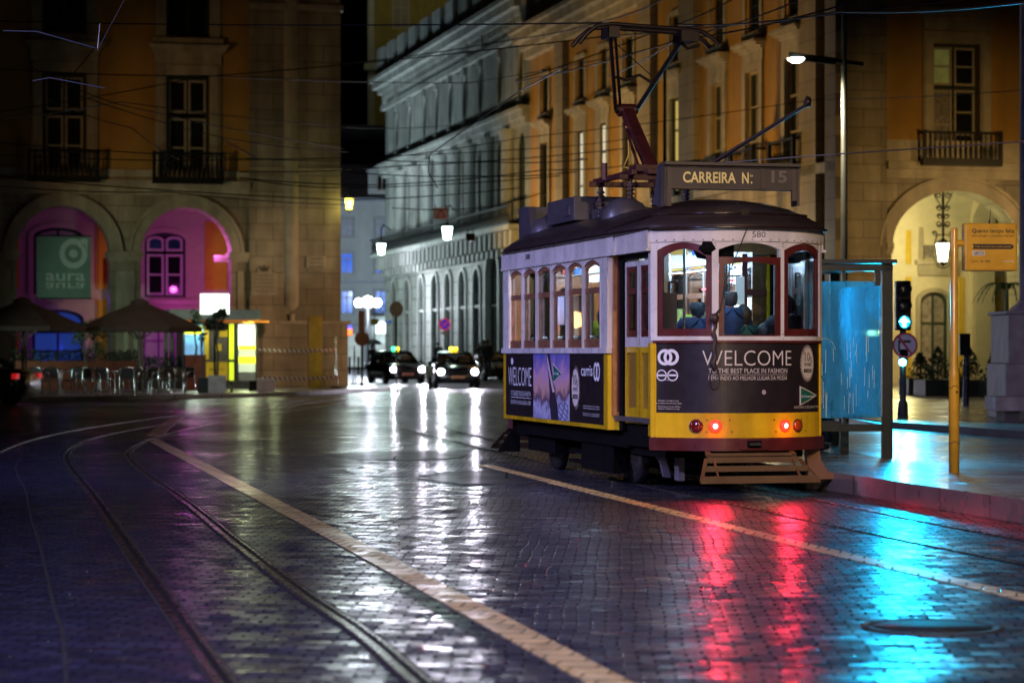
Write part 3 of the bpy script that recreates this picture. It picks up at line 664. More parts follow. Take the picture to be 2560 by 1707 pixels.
# arcade interior
YEL = mat('arcade_yellow', (.50, .36, .03), .7, var=.08, bump=.03); CREAM = mat('arcade_cream', (.55, .50, .38), .7, var=.08, bump=.04)
TI2 = lambda a, d, z: TF(a, 5.2+d, z)
inops = [(2.35, 3.35, 4.75, 6.9, .35), (2.55, 3.3, .3, 3.6, .35), (5.05, 6.2, 4.75, 7.1, .35), (4.95, 6.05, .3, 3.6, .35)]
m_ = MB(); wall_holes(m_, TI2, .1, 22, .3, 8.6, inops, .3); m_.build('inner_wall', CREAM, RB)
m_ = MB()
for a in (2.0, 3.55, 4.4, 6.45, 7.9): tbox(m_, TI2, a, a+.2, -.05, .01, .3, 4.15)
for a in (3.55, 4.4): tbox(m_, TI2, a, a+.2, -.05, .01, 4.6, 6.6)
m_.build('yellow_panel', YEL, RB)
m_ = MB()
for k in inops: arch_band(m_, TI2, *k, .16, -.08, .01)
for k in (inops[0], inops[2]): tbox(m_, TI2, k[0]-.3, k[1]+.3, -.25, .01, 4.6, 4.75); tbox(m_, TI2, k[0]-.2, k[1]+.2, -.12, .01, 4.2, 4.6)
arch_band(m_, TI2, 7.0, 7.9, .9, 4.2, .45, .05, -.04, .01); m_.build('inner_surround', TRIM, RB)
for k, gm in zip(inops, (mat('warm_pane', (.3, .24, .2), .4, emit=(.4, .25, .15), es=.08), GDARK, GCURT, GCURT)):
    window(RB, TI2, k[0], k[1], k[2], k[3], .1, SASHG if k[2] < 1 else SASH, gm, 2, (.66,), .08, .35, name='window' if k[2] > 1 else 'door')
m_ = MB(); tbox(m_, TF, .2, 22, 1.0, 6, 8.3, 8.5)
m_.build('ceiling', CREAM, RB)
m_ = MB()      # vault: cross arches and curved cells between them
for a in (.6, 7.3, 13.5):
    T2 = lambda u, d, z, a=a: TF(a+d, u, z); arch_band(m_, T2, 1.0, 5.2, 4.6, 7.1, 2.0, .45, -.45, .45, legs=False, n=20)
    tbox(m_, TF, a-.45, a+.45, 4.9, 5.2, .3, 5)
for k in range(14):                                # barrel along the arcade above the arches
    a0 = math.pi*k/14; a1 = math.pi*(k+1)/14; f_ = lambda a: (3.1-2.1*math.cos(a), 5.3+2.5*math.sin(a))
    (u0, q0), (u1, q1) = f_(a0), f_(a1)
    m_.add([TF(1.0, u0, q0), TF(22, u0, q0), TF(22, u1, q1), TF(1.0, u1, q1)], [(0, 1, 2, 3)]) if k > 5 else None
# a diagonal groin rib, strongly lit, rising from the left pier
rib = []
for k in range(15):
    a = math.pi/2*k/14; rib.append(TF(4.2-2.7*math.cos(math.pi/2-a)*1.0, 4.9-3.2*math.sin(a)*.9, 4.7+2.5*math.cos(a)))
for i in range(14): m_.bar(rib[i], rib[i+1], .34, .26)
m_.build('vault', CREAM, RB)
m_ = MB(); wall_holes(m_, lambda t, d, z: TF(1.55+d, t, z), 1.0, 5.2, .3, 7.2, [(1.5, 4.7, .3, 6.2, 1.4)], .2); m_.build('end_arch_wall', CREAM, RB)
def RBp(a, d, z): return (11.16+CB*a-SB*d, 81.3+SB*a+CB*d, z)
lamp('POINT', RBp(3.2, 2.6, 4.9), 400, (1, .88, .36), .12)
lamp('POINT', RBp(-1.5, 3.0, 5.0), 60, (1, .8, .45), .2)
# ---- hanging lantern of the arch
hl = thing('hanging_lantern', 'bright lantern under a black scrolled iron bracket, in the right arch', 'lantern', RBp(3.78, .45, 5.35), BETA)
lantern_geo(hl, 1.35, glow('lantern_white', (1, .96, .62), 16))
m_ = MB(); m_.tube([(0, 0, 0), (0, 0, 1.6)], .05)
def scroll(mb, cx, cz, r, s, turns=1.4, t=.022, a0=0):
    pts = [(cx+s*r*(1-.62*k/22)*math.cos(a0+2*math.pi*turns*k/22), 0, cz+r*(1-.62*k/22)*math.sin(a0+2*math.pi*turns*k/22)) for k in range(23)]
    mb.tube(pts, t, 5)
for s in (-1, 1):
    scroll(m_, s*.18, 1.42, .11, s); scroll(m_, s*.15, .98, .10, s); scroll(m_, s*.13, .70, .1, s); scroll(m_, s*.15, .45, .11, s, a0=math.pi)
    m_.tube([(s*.32, 0, 1.55), (s*.3, 0, 1.38), (s*.12, 0, 1.12), (s*.03, 0, .95)], .022, 5)
    m_.tube([(0, 0, .1), (s*.22, 0, .06), (s*.30, 0, -.2), (s*.24, 0, -.6), (s*.34, 0, -.75)], .022, 5); scroll(m_, s*.3, .12, .09, s)
m_.tube([(-.3, 0, -.75), (-.2, 0, -1.0), (0, 0, -1.06), (.2, 0, -1.0), (.3, 0, -.75)], .022, 5)
m_.build('scrolled_bracket', IRONB, hl)
for a, d, z, s, nm in ((2.55, 3.2, 4.9, .9, 'small lit lantern seen left of the bright arch lantern'), (1.9, 2.0, 4.55, .8, 'small lit lantern at the left pier inside the arch')):
    o = thing('wall_lantern', nm, 'lantern', RBp(a, d, z), BETA); lantern_geo(o, s*.6, glow('lantern_pale', (.95, 1, .6), 8))
    m_ = MB(); m_.tube([(0, 0, 0), (.05, .2, .2), (0, .5, .1)], .02, 5); m_.build('bracket', IRONB, o)
# ---- street flank
cent = [4.8, 9.1, 13.3, 18.7, 25.7, 29.85, 33.8, 40.6]
ops = [(c-.75, c+.75, 8.0, 11.9, 0) for c in cent]+[(c-.62, c+.62, 13.4, 15.3, 0) for c in cent]
m_ = MB(); wall_holes(m_, TS, 0, 43.8, 7.8, 18.0, ops, .16); m_.build('flank_upper_wall', OCHRE, RB)
m_ = MB(); wall_holes(m_, TS, 0, 43.8, .3, 7.8, [(c-1.2, c+1.2, .3, 5.8, 1.2) for c in cent], .6); m_.build('flank_lower_wall', STONEY, RB)
m_ = MB()
for a0, a1 in ((0.0, 1.0), (1.9, 3.6), (15.6, 17.6), (21.6, 23.5), (36.2, 37.8)): tbox(m_, TS, a0, a1, -.3, .02, .3, 16.4)
m_.build('pilaster', mat('pilaster_stone', (.36, .30, .21), .7, var=.15, scale=1.5, bump=.08, dirt=.3, brick=(1, 2.2, .7)), RB)
m_ = MB()
for z0, z1, p in ((7.55, 7.9, .3), (16.4, 16.8, .35), (16.8, 17.15, .6), (17.15, 17.6, 1.0), (17.6, 17.8, 1.2)): tbox(m_, TS, -.2 if p > .5 else .05, 43.8, -p, .02, z0, z1)
m_.build('cornice', TRIM, RB)
m_ = MB()
tbox(m_, TS, 0, 43.8, -.5, .1, 17.8, 18.2)
for k in range(15): tbox(m_, TS, .3+3*k, 1.3+3*k, -.6, .2, 18.2, 19.4)
tbox(m_, TS, 0, 43.8, -.25, .0, 19.1, 19.35); m_.build('parapet', TRIM, RB)
m_ = MB()
for c in cent:
    for q0, q1 in ((c-1.1, c-.75), (c+.75, c+1.1)): tbox(m_, TS, q0, q1, -.12, .01, 8.0, 12.2); tbox(m_, TS, q0+.1, q1, -.08, .01, 13.3, 15.4)
    tbox(m_, TS, c-.75, c+.75, -.12, .01, 11.9, 12.2); hood(m_, TS, c-1.25, c+1.25, 12.2, 12.95, .5); tbox(m_, TS, c-.85, c+.85, -.1, .01, 15.3, 15.5); tbox(m_, TS, c-.95, c+.95, -.2, .01, 13.15, 13.3)
m_.build('window_surround', TRIM, RB)
for i, c in enumerate(cent):
    lit = {3: glow('lit_pane_amber', (.75, .62, .2), .42), 5: GLITW, 6: GLITW, 4: GCURT}.get(i, GDARK)
    window(RB, TS, c-.75, c+.75, 8.0, 11.9, .08, SASH if i < 3 else SASHG, lit, 2, (.33, .66), .08)
    window(RB, TS, c-.62, c+.62, 13.4, 15.3, .08, SASHG, GDARK, 2, (.5,), .08)
    if i < 3 or i in (3,): balcony(RB, TS, c-1.3, c+1.3, 7.95, 8.95, .55, IRONB, 10)
    window(RB, TS, c-1.2, c+1.2, .3, 5.8, .5, SASHG, GDARK, 2, (.7,), .12, 1.2, name='shop_window')
m_ = MB(); tbox(m_, TF, 1.0, 22, 8.6, 20, .3, 17); tbox(m_, TS, 9, 43.8, 1.2, 15, .3, 17.9); m_.build('rear_mass', OCHRE, RB)
def SFp(t, d, z): return (11.16+CB*d-SB*t, 81.3+SB*d+CB*t, z)
for t, e, c in ((9, 210, SOD), (26, 300, SOD), (41, 330, (1, .62, .22))): lamp('SPOT', SFp(t, -7, 6), e*8, (1, .56, .13), .3, aim=SFp(t, 0, 8.5), spot=110)  # unseen spots added to light the flank wall amber

# ============================================================ GREY ORNATE BUILDING FARTHER UP THE STREET
GB = thing('ornate_building', 'pale grey ornate building with oval windows and tall columns, floodlit on the street', 'building', SFp(43.8, 0, .3), BETA)
G_S = mat('grey_stone', (.36, .38, .36), .7, var=.2, scale=1.2, bump=.1, dirt=.4); G_R = mat('grey_rusticated', (.36, .39, .36), .7, var=.2, scale=1.2, bump=.1, dirt=.4, brick=(1, 2.0, .75))
G_T = mat('grey_trim', (.40, .42, .40), .65, var=.15, scale=2, bump=.08, dirt=.3)
TG = lambda t, d, z: (d-.0, t-43.8, z-.3)
ar = [55.98, 59.76, 63.75, 67.6, 71.8, 76.4, 80.9]
ops = [(c-.85, c+.85, .3, 6.1, .85) for c in ar]+[(50.2, 53.2, .3, 7.0, 1.5), (45.4, 48.4, .3, 7.0, 1.5)]
m_ = MB(); wall_holes(m_, TG, 43.8, 84.5, .3, 8.0, ops, .2); m_.build('rusticated_base', G_R, GB)
ov = [45.8, 50.5, 55.2, 59.3, 63.3, 67.2, 70.9, 75.7, 80.1]
def ovalwall(mb, T, c, hw, z0, z1, zc, rw, rh, d=.14, n=20):
    P = []; Q = []
    for k in range(n+1):
        a = 2*math.pi*k/n; ca, sa = math.cos(a), math.sin(a); s = 1/max(abs(ca), abs(sa))
        P.append((c+rw*ca, zc+rh*sa)); Q.append((c+hw*ca*s, (zc+(z1-zc)*sa*s) if sa > 0 else (zc+(zc-z0)*sa*s)))
    for i in range(n):
        mb.add([T(P[i][0], 0, P[i][1]), T(P[i+1][0], 0, P[i+1][1]), T(Q[i+1][0], 0, Q[i+1][1]), T(Q[i][0], 0, Q[i][1])], [(0, 1, 2, 3)])
        mb.add([T(P[i][0], 0, P[i][1]), T(P[i+1][0], 0, P[i+1][1]), T(P[i+1][0], d, P[i+1][1]), T(P[i][0], d, P[i][1])], [(0, 1, 2, 3)])
    return P
m_ = MB(); wall_holes(m_, TG, 43.8, 84.5, 8.0, 14.2, [(c-.8, c+.8, 8.6, 12.9, .8) for c in ov], .2)
edges = [43.8]+[(a+b)/2 for a, b in zip(ov, ov[1:])]+[84.5]
for i, c in enumerate(ov):
    hw = min(c-edges[i], edges[i+1]-c); ovalwall(m_, TG, c, hw, 14.2, 18, 15.95, .55, 1.2, .06)
    for e0, e1 in ((edges[i], c-hw), (c+hw, edges[i+1])):
        if e1-e0 > .01: m_.add([TG(e0, 0, 14.2), TG(e1, 0, 14.2), TG(e1, 0, 18), TG(e0, 0, 18)], [(0, 1, 2, 3)])
m_.build('upper_wall', G_S, GB)
for i, c in enumerate(ov):
    window(GB, TG, c-.8, c+.8, 8.6, 12.9, .1, SASHG, GDARK, 2, (.6,), .1, .8)
    m_ = MB(); disc(m_, lambda a, z, o: TG(a, .045, z), c, 15.95, .55, 1.2, 0); m_.build('oval_pane', GDARK, GB)
    m_ = MB(); P = [(c+.62*math.cos(2*math.pi*k/20), 15.95+1.3*math.sin(2*math.pi*k/20)) for k in range(20)]
    m_.tube([TG(a, -.0, z) for a, z in P+P[:1]], .07, 6); tbox(m_, TG, c-.3, c+.3, -.2, .02, 17.3, 17.7); tbox(m_, TG, c-.3, c+.3, -.2, .02, 14.25, 14.6)
    m_.build('oval_moulding', G_T, GB)
for c in ar: window(GB, TG, c-.85, c+.85, .3, 6.1, .1, SASHG, GDARK, 2, (.62,), .12, .85, name='arched_window')
for c in (51.7, 46.9): window(GB, TG, c-1.5, c+1.5, .3, 7.0, .1, SASHG, GDARK, 2, (.55,), .14, 1.5, name='portal')
m_ = MB()
for c in ar: arch_band(m_, TG, c-.85, c+.85, .3, 6.1, .85, .22, -.14, .01)
for c in (51.7, 46.9): arch_band(m_, TG, c-1.5, c+1.5, .3, 7.0, 1.5, .35, -.25, .01)
tbox(m_, TG, 54.2, 84.5, -.05, .01, 3.95, 4.08); m_.build('arch_surround', G_T, GB)
m_ = MB()      # entablature, great cornice and parapet
for z0, z1, p in ((13.2, 13.5, .25), (13.5, 13.9, .4), (13.9, 14.1, .55), (17.75, 18.1, .3), (18.1, 18.8, .2), (18.8, 19.15, .5), (19.15, 19.6, .85), (19.6, 19.85, 1.05)):
    tbox(m_, TG, 43.9, 84.5+p*.5, -p, .02, z0, z1)
for a in (53, 56.8, 78.5, 82.5): tbox(m_, TG, a, a+.3, -.5, -.01, 18.0, 18.8)
m_.build('cornice', G_T, GB)
m_ = MB()
for k in range(53): tbox(m_, TG, 44.1+.75*k, 44.5+.75*k, -.44, -.19, 18.42, 18.79)
m_.build('dentil', G_T, GB)
m_ = MB(); tbox(m_, TG, 43.8, 84.5, -.6, .0, 19.85, 20.2)
for k in range(11): tbox(m_, TG, 44.4+3.7*k, 46.6+3.7*k, -.75, .0, 20.2, 21.7)
tbox(m_, TG, 43.8, 84.8, -.5, -.1, 20.35, 21.2); m_.build('parapet', G_T, GB)
m_ = MB()      # columns between the bays
for e in edges[1:-1]:
    for q in (-.42, .42):
        P = TG(e+q, -.18, 0); m_.lathe([(.34, 8.2), (.34, 8.5), (.27, 8.6), (.23, 12.6), (.3, 12.75), (.4, 13.2)], P[:2]+(-.3,), 10)
    tbox(m_, TG, e-.85, e+.85, -.5, .02, 8.0, 8.3)
m_.build('column', G_T, GB)
m_ = MB()      # long balcony on brackets
tbox(m_, TG, 44, 84.3, -1.1, .02, 7.75, 8.0)
for k in range(33): tbox(m_, TG, 44.3+1.2*k, 44.65+1.2*k, -.9, .02, 6.9, 7.72); tbox(m_, TG, 44.3+1.2*k, 44.65+1.2*k, -.5, .02, 6.5, 6.88)
m_.build('balcony', G_T, GB)
m_ = MB(); tbox(m_, TG, 44, 84.3, -1.1, -1.02, 8.9, 9.0); tbox(m_, TG, 44, 84.3, -1.09, -1.03, 8.0, 8.1)
for k in range(101): P = TG(44.2+.394*k, -1.06, 0); m_.lathe([(.03, 8.1), (.06, 8.35), (.03, 8.7), (.03, 8.9)], P[:2]+(-.3,), 5)
m_.build('balcony_railing', IRONB, GB)
m_ = MB(); tbox(m_, TG, 43.8, 84.5, 1.0, 16, .3, 19.5); tbox(m_, TG, 84.2, 84.5, 0, 1.2, .3, 19.5); m_.build('rear_mass', G_S, GB)
for t, e in ((50, 200), (60, 560), (70, 950), (80, 1150), (90, 800)): lamp('POINT', SFp(t, -6.5, 6.5), e, (.76, 1, .92) if t < 86 else (.66, .86, 1), .4)
for t in (65, 78): lamp('SPOT', SFp(t, -9, 4), 2400, (.66, .85, 1), .3, aim=SFp(t+3, 0, 17), spot=70)
for e in edges[1:-1]: lamp('SPOT', SFp(e, -.75, 8.3), 130, (.75, .9, 1), .05, aim=SFp(e, -.45, 13), spot=40)

# ============================================================ FAR BUILDINGS
FB = thing('town_house', 'pale apartment house with blue lit windows closing the street', 'building', (-12.0, 205, .2))
TB = lambda a, d, z: (a, d, z-.2)
fw = mat('pale_render', (.46, .50, .50), .75, var=.1, scale=1, bump=.03, dirt=.2)
cols = [-2.0, .9, 4.1]; rows_ = [(2.2, 3.0, 0), (4.6, 6.6, 1), (8.0, 9.8, 1), (11.2, 12.9, 2)]
rows_ = [(4.7, 6.7), (8.1, 9.9), (11.2, 12.8)]
ops = [(c-.55, c+.55, a, b, 0) for c in cols for a, b in rows_]+[(-2.6, -.6, .2, 3.0, 0), (.3, 5.2, .2, 3.0, 0)]
m_ = MB(); wall_holes(m_, TB, -5, 9, .2, 14.2, ops, .25); m_.build('wall', fw, FB)
m_ = MB(); tbox(m_, TB, -5, 9, -.4, .02, 14.2, 14.5); tbox(m_, TB, -5, 9, -.12, .01, 7.3, 7.5); tbox(m_, TB, -5, 9, -.12, .01, 3.7, 3.9)
for c in cols:
    for a, b in rows_: tbox(m_, TB, c-.7, c-.55, -.06, .01, a-.1, b+.15); tbox(m_, TB, c+.55, c+.7, -.06, .01, a-.1, b+.15); tbox(m_, TB, c-.55, c+.55, -.06, .01, b, b+.15)
m_.build('trim', mat('blue_grey_trim', (.3, .34, .4), .7), FB)
for c in cols:
    for j, (a, b) in enumerate(rows_): window(FB, TB, c-.55, c+.55, a, b, .15, SASH, GBLUE if j < 2 else mat('pale_blue_pane', (.25, .3, .4), .4, emit=(.3, .35, .5), es=.08), 2, (.7,), .08)
balcony(FB, TB, .1, 1.7, 4.7, 5.5, .4, IRONB, 6); balcony(FB, TB, 3.3, 4.9, 4.7, 5.5, .4, IRONB, 6)
m_ = MB(); m_.hexa([(-5, -.4, 14.3), (9, -.4, 14.3), (9, 9, 14.3), (-5, 9, 14.3), (-5, 3.2, 17.4), (9, 3.2, 17.4), (9, 5.5, 17.4), (-5, 5.5, 17.4)]); m_.build('roof', mat('dark_roof', (.05, .035, .035), .8, bump=.2), FB)
m_ = MB(); m_.box(-.2, 2.2, .0, 2.5, 14.5, 16.6); m_.prism([(-.4, 16.6), (2.4, 16.6), (1, 17.3)], -.1, 2.5, lambda u, v, q: (u, q, v)); m_.build('dormer', fw, FB)
window(FB, lambda a, d, z: (a, d-.08, z), .5, 1.5, 14.9, 16.3, .0, SASH, GDARK, 2, (), .1)
m_ = MB(); m_.box(-5, 9, .3, 9, 0, 14.2); m_.build('rear_mass', fw, FB)
m_ = MB(); tbox(m_, TB, .5, 4.9, -.5, -.35, 3.05, 4.0); m_.build('shop_fascia', glow('fascia_white', (.8, 1, 1), 5), FB)
m_ = MB(); tbox(m_, TB, 4.95, 5.15, -.52, -.33, 3.05, 4.0); m_.build('fascia_end', glow('fascia_red', (1, .08, .05), 2), FB)
m_ = MB(); tbox(m_, TB, .35, 5.2, .2, .24, .2, 3.0); m_.build('shop_front', mat('shop_glow', (.4, .45, .45), .5, var=.7, scale=1.2, emit=(.55, .65, .62), es=.5), FB)
m_ = MB(); tbox(m_, TB, -2.6, -.6, .2, .24, .2, 3.0); m_.build('shop_front', mat('shop_glow', (.4, .45, .45)), FB)
for x, e in ((-14, 2300), (-8, 1900)): lamp('POINT', (x, 190, 7), e, (.72, .86, 1), .4)
o = thing('shop_sign', 'small red and blue lit sign beside the corner pier far up the street', 'shop sign', (px(872, 130), 130, zz(828, 130)))
m_ = MB(); m_.box(-.16, .16, -.08, .08, -.2, .12); m_.build('red_panel', glow('sign_red', (1, .12, .02), 5), o)
m_ = MB(); m_.box(-.16, .16, -.08, .08, .14, .3); m_.build('blue_panel', glow('sign_blue', (.1, .1, 1), 3), o)
m_ = MB(); m_.box(-.2, .2, -.06, .06, -.25, -.21); m_.box(-.03, .03, .05, .9, -.03, .03); m_.build('bracket', IRONB, o)
HB = thing('hill_house', 'dim yellow house standing high on the hill above the street', 'building', (px(1085, 300), 300, 0))
hm = mat('hill_yellow', (.30, .26, .07), .8, dirt=.2)
hops = [(-5.2, -3.0, 41.5, 47, 0), (2, 4, 41.5, 46, 0), (-4.9, -3.4, 32, 34.4, 0), (5, 6.4, 32, 34.4, 0)]
m_ = MB(); wall_holes(m_, lambda a, d, z: (a, d, z), -7.5, 20, 10, 56, hops, .4); m_.build('wall', hm, HB)
for h_ in hops: window(HB, lambda a, d, z: (a, d, z), *h_[:4], .2, SASH, GDARK if h_[2] < 40 else GCURT, 2, (.5,), .14)
m_ = MB(); m_.box(-8.6, 20, -.8, .02, 36.4, 37.2); m_.box(-8.2, -7.4, -.1, .4, 10, 56); m_.build('trim', fw, HB)
m_ = MB(); m_.box(-7.5, 20, .5, 10, 10, 56); m_.build('rear_mass', hm, HB)
lamp('POINT', (px(1000, 285), 285, 48), 700, (1, .9, .5), 1); lamp('POINT', (px(1150, 285), 285, 40), 300, (1, .8, .4), 1)  # unseen points added to show the hill house dimly
CH = thing('terrace_house', 'dark house with a pale cornice on the slope behind the street end', 'building', (px(865, 245), 245, 0))
m_ = MB(); m_.box(-9, 9, 0, 8, 0, 23.5); m_.build('wall', mat('dark_render', (.05, .05, .06), .9), CH)
m_ = MB(); m_.box(-9, 9, -.5, .02, 23.5, 24.4); m_.box(-9, 9, -.2, .02, 23.0, 23.5); m_.build('cornice', fw, CH)
o = MB().prism([(-260, 0), (-160, 14), (-60, 22), (0, 26), (80, 24), (200, 6), (260, 0)], 310, 420, lambda u, v, q: (u, q, v)).build('hill', mat('dark_hill', (.02, .022, .02), .95, bump=.3)); o['kind'] = 'structure'
# ============================================================ TRAM  (local axes: x right, y rearwards, z up; origin on the rails at the near end)
TX, TY = 2.24, 24.0
TR = thing('tram', 'old yellow and white tram 580 with a black advertising wrap and lit red tail lamps', 'tram', (TX, TY, 0), BETA)
def Tp(x, y, z): return (TX+CB*x-SB*y, TY+SB*x+CB*y, z)
RF = 1.10
def MF(s, z, o=0): a = s/RF; return ((RF+o)*math.sin(a), .68-(RF+o)*math.cos(a), z)
def MR(s, z, o=0): a = s/RF; return (-(RF+o)*math.sin(a)*.76, 6.5+(RF+o)*math.cos(a)*.62, z)
def ML(y, z, o=0): return (-(.93+o), y, z)
def MRt(y, z, o=0): return (.93+o, y, z)
white = mat('tram_white', (.66, .63, .60), .28, var=.08, scale=6, bump=.02, coat=.5, dirt=.22)
yellow = mat('tram_yellow', (.72, .44, .012), .25, var=.08, scale=6, bump=.02, coat=.6, dirt=.32)
black = mat('wrap_black', (.018, .013, .014), .33, var=.2, scale=8, bump=.01, coat=.25)
maroon = mat('tram_maroon', (.085, .014, .012), .3, var=.2, scale=8, bump=.02, coat=.4)
wood = mat('varnished_wood', (.20, .085, .045), .35, var=.45, scale=14, bump=.06, coat=.3)
roofm = mat('tram_roof', (.024, .016, .017), .38, var=.2, scale=3, bump=.03, coat=.2)
under = mat('tram_under', (.004, .0038, .0038), .8, spec=.08, var=.4, scale=6)
ink = mat('wrap_ink', (.62, .56, .50), .35, var=.03, bump=0)
inkw = mat('wrap_ink_white', (.7, .7, .74), .35, var=.03, bump=0)
inkb = mat('number_ink', (.02, .018, .016), .4, bump=0)
tglass = glassmat('tram_glass', (.92, .96, .98), .75)
def part(mb, n, m, p=TR, **k): return mb.build(n, m, p, **k)
# ---- ends
def end(M, front):
    NS = 72
    m_ = MB(); m_.strip(M, -1.035, -.985, .572, 1.50, -.03, .006, 2); m_.strip(M, .985, 1.035, .572, 1.50, -.03, .006, 2)
    m_.strip(M, -1.0, 1.0, .572, .813, -.03, .006, NS); part(m_, 'apron', yellow)
    m_ = MB(); m_.strip(M, -.99, .99, .813, 1.497, -.03, 0, NS); part(m_, 'dash_panel', black)
    m_ = MB(); m_.strip(M, -1.03, 1.03, .445, .572, -.05, .035, NS); m_.strip(M, -1.0, 1.0, 1.497, 1.522, -.02, .018, NS)
    b = part(m_, 'bumper', maroon)
    m_ = MB(); m_.strip(M, -1.02, 1.02, 1.522, 1.562, -.04, .02, NS); part(m_, 'window_sill', white)
    m_ = MB()
    for a, c in ((-1.03, -.955), (-.392, -.327), (.312, .355), (.95, 1.03)): m_.strip(M, a, c, 1.562, 2.49, -.05, .012, 2)
    part(m_, 'corner_post', white)
    def arc(a, c, z, r): return lambda q: z+r*(1-((q-(a+c)/2)/((c-a)/2))**2)
    m_ = MB()
    for a, c, r in ((-.955, -.392, .075), (-.327, .312, .07), (.355, .95, .075)):
        m_.strip(M, a, c, arc(a, c, 2.405, r), 2.49, -.03, .008, 12)
    m_.strip(M, -1.04, 1.04, 2.487, 2.606, -.04, .022, NS); part(m_, 'fascia', white)
    for a, c, r in ((-.955, -.392, .075), (.355, .95, .075)):
        m_ = MB(); top = arc(a, c, 2.405, r); e = .058
        m_.strip(M, a, a+e, 1.565, top, -.03, .002, 1); m_.strip(M, c-e, c, 1.565, top, -.03, .002, 1)
        m_.strip(M, a+e, c-e, 1.565, 1.635, -.03, .002, 8); m_.strip(M, a+e, c-e, arc(a+e, c-e, 2.34, r), top, -.03, .002, 12)
        o = part(m_, 'window', maroon)
        m_ = MB(); m_.strip(M, a+e, c-e, 1.63, arc(a+e, c-e, 2.345, r), -.016, -.012, 8); m_.build('pane', tglass, o)
    m_ = MB(); a, c, e = -.325, .31, .05
    m_.strip(M, a, a+e, 1.565, 2.335, -.02, .014, 1); m_.strip(M, c-e, c, 1.565, 2.335, -.02, .014, 1); m_.strip(M, a+e, c-e, 1.562, 1.575, -.02, .014, 6)
    m_.strip(M, a+e, c-e, arc(a+e, c-e, 2.255, .03), 2.335, -.02, .014, 12)
    o = part(m_, 'window', maroon); m_ = MB(); m_.strip(M, a+e, c-e, 1.57, 2.29, -.006, -.002, 8); m_.build('pane', tglass, o)
    m_ = MB(); m_.strip(M, a, c, 2.335, arc(a, c, 2.405, .07), -.02, -.016, 10); m_.build('transom_pane', tglass, o)
    # rivets
    m_ = MB()
    for k in range(21): P = M(-.95+.095*k, 2.503, .024); m_.box(P[0]-.005, P[0]+.005, P[1]-.005, P[1]+.005, P[2]-.005, P[2]+.005)
    for q in (-.36, .333):
        for z in (2.44, 2.47, 1.54, 1.585): P = M(q, z, .022); m_.box(P[0]-.004, P[0]+.004, P[1]-.004, P[1]+.004, z-.004, z+.004)
    part(m_, 'rivets', mat('rivet_brown', (.12, .06, .04), .4, bump=0))
end(MF, True); end(MR, False)
# ---- advertising on the near end
m_ = MB()
text(m_, 'WELCOME', MF, -.485, .452, 1.275, .153, .006, -.012)
text(m_, 'TO THE BEST PLACE IN FASHION', MF, -.424, .398, 1.203, .046, .006, -.004)
m_.strip(MF, -.43, .398, 1.187, 1.190, .001, .006, 16)
text(m_, 'BEM-VINDO AO MELHOR LUGAR DA MODA', MF, -.424, .396, 1.135, .040, .006, -.006)
text(m_, 'DEPARTMENT STORES  GRANDES ARMAZENS', MF, .49, .985, .852, .026, .006, -.01)
for k, t in enumerate(('*Exclusively for non-resident tourists.', 'Check conditions at stores for further details.', '*Exclusivo para turistas nao residentes.', 'Consulte as condicoes de uso nas lojas.')):
    text(m_, t, MF, (-.95, -.975, -.95, -.95)[k], (-.72, -.69, -.70, -.71)[k], (.925, .90, .868, .846)[k], .015, .006, -.004)
part(m_, 'lettering', ink)
m_ = MB()
disc(m_, MF, -.87, 1.357, .082, .080, .005, 36, .62); disc(m_, MF, -.80, 1.357, .082, .080, .007, 36, .62)
for c in (-.905, -.785): disc(m_, MF, c, 1.18, .058, .056, .006, 30, .8)
m_.strip(MF, -.95, -.865, 1.17, 1.188, .001, .006, 4); m_.strip(MF, -.825, -.745, 1.172, 1.19, .001, .006, 4)
text(m_, 'Lisboa', MF, -.95, -.862, 1.172, .02, .007); text(m_, 'certificada', MF, -.885, -.82, 1.13, .012, .007)
part(m_, 'operator_emblem', inkw)
def seal(M, cu, cz, ru, rz):
    m_ = MB(); disc(m_, M, cu, cz, ru, rz, .005, 56, 0, -.08); part(m_, 'seal_rim', mat('seal_taupe', (.30, .25, .21), .4, bump=0))
    m_ = MB(); disc(m_, M, cu, cz, ru*.82, rz*.82, .008, 40); part(m_, 'seal_disc', mat('seal_cream', (.60, .53, .46), .4, bump=0))
    d = 1 if M is MF else -1
    m_ = MB(); text(m_, '10', M, cu-d*ru*.42, cu+d*ru*.25, cz+rz*.12, rz*.46, .011, -.005); text(m_, '%', M, cu+d*ru*.28, cu+d*ru*.62, cz+rz*.05, rz*.3, .011, -.01)
    text(m_, '*', M, cu-d*ru*.62, cu-d*ru*.45, cz+rz*.3, rz*.4, .011)
    text(m_, 'REWARD', M, cu-d*ru*.5, cu+d*ru*.5, cz-rz*.14, rz*.16, .011)
    m_.strip(M, cu-ru*.55, cu+ru*.55, cz-rz*.48, cz-rz*.3, .009, .011, 4); part(m_, 'seal_lettering', inkb)
    m_ = MB(); text(m_, '+ % TAX REFUND', M, cu-d*ru*.5, cu+d*ru*.5, cz-rz*.44, rz*.09, .0125); part(m_, 'seal_small_lettering', ink)
seal(MF, .70, 1.297, .125, .187)
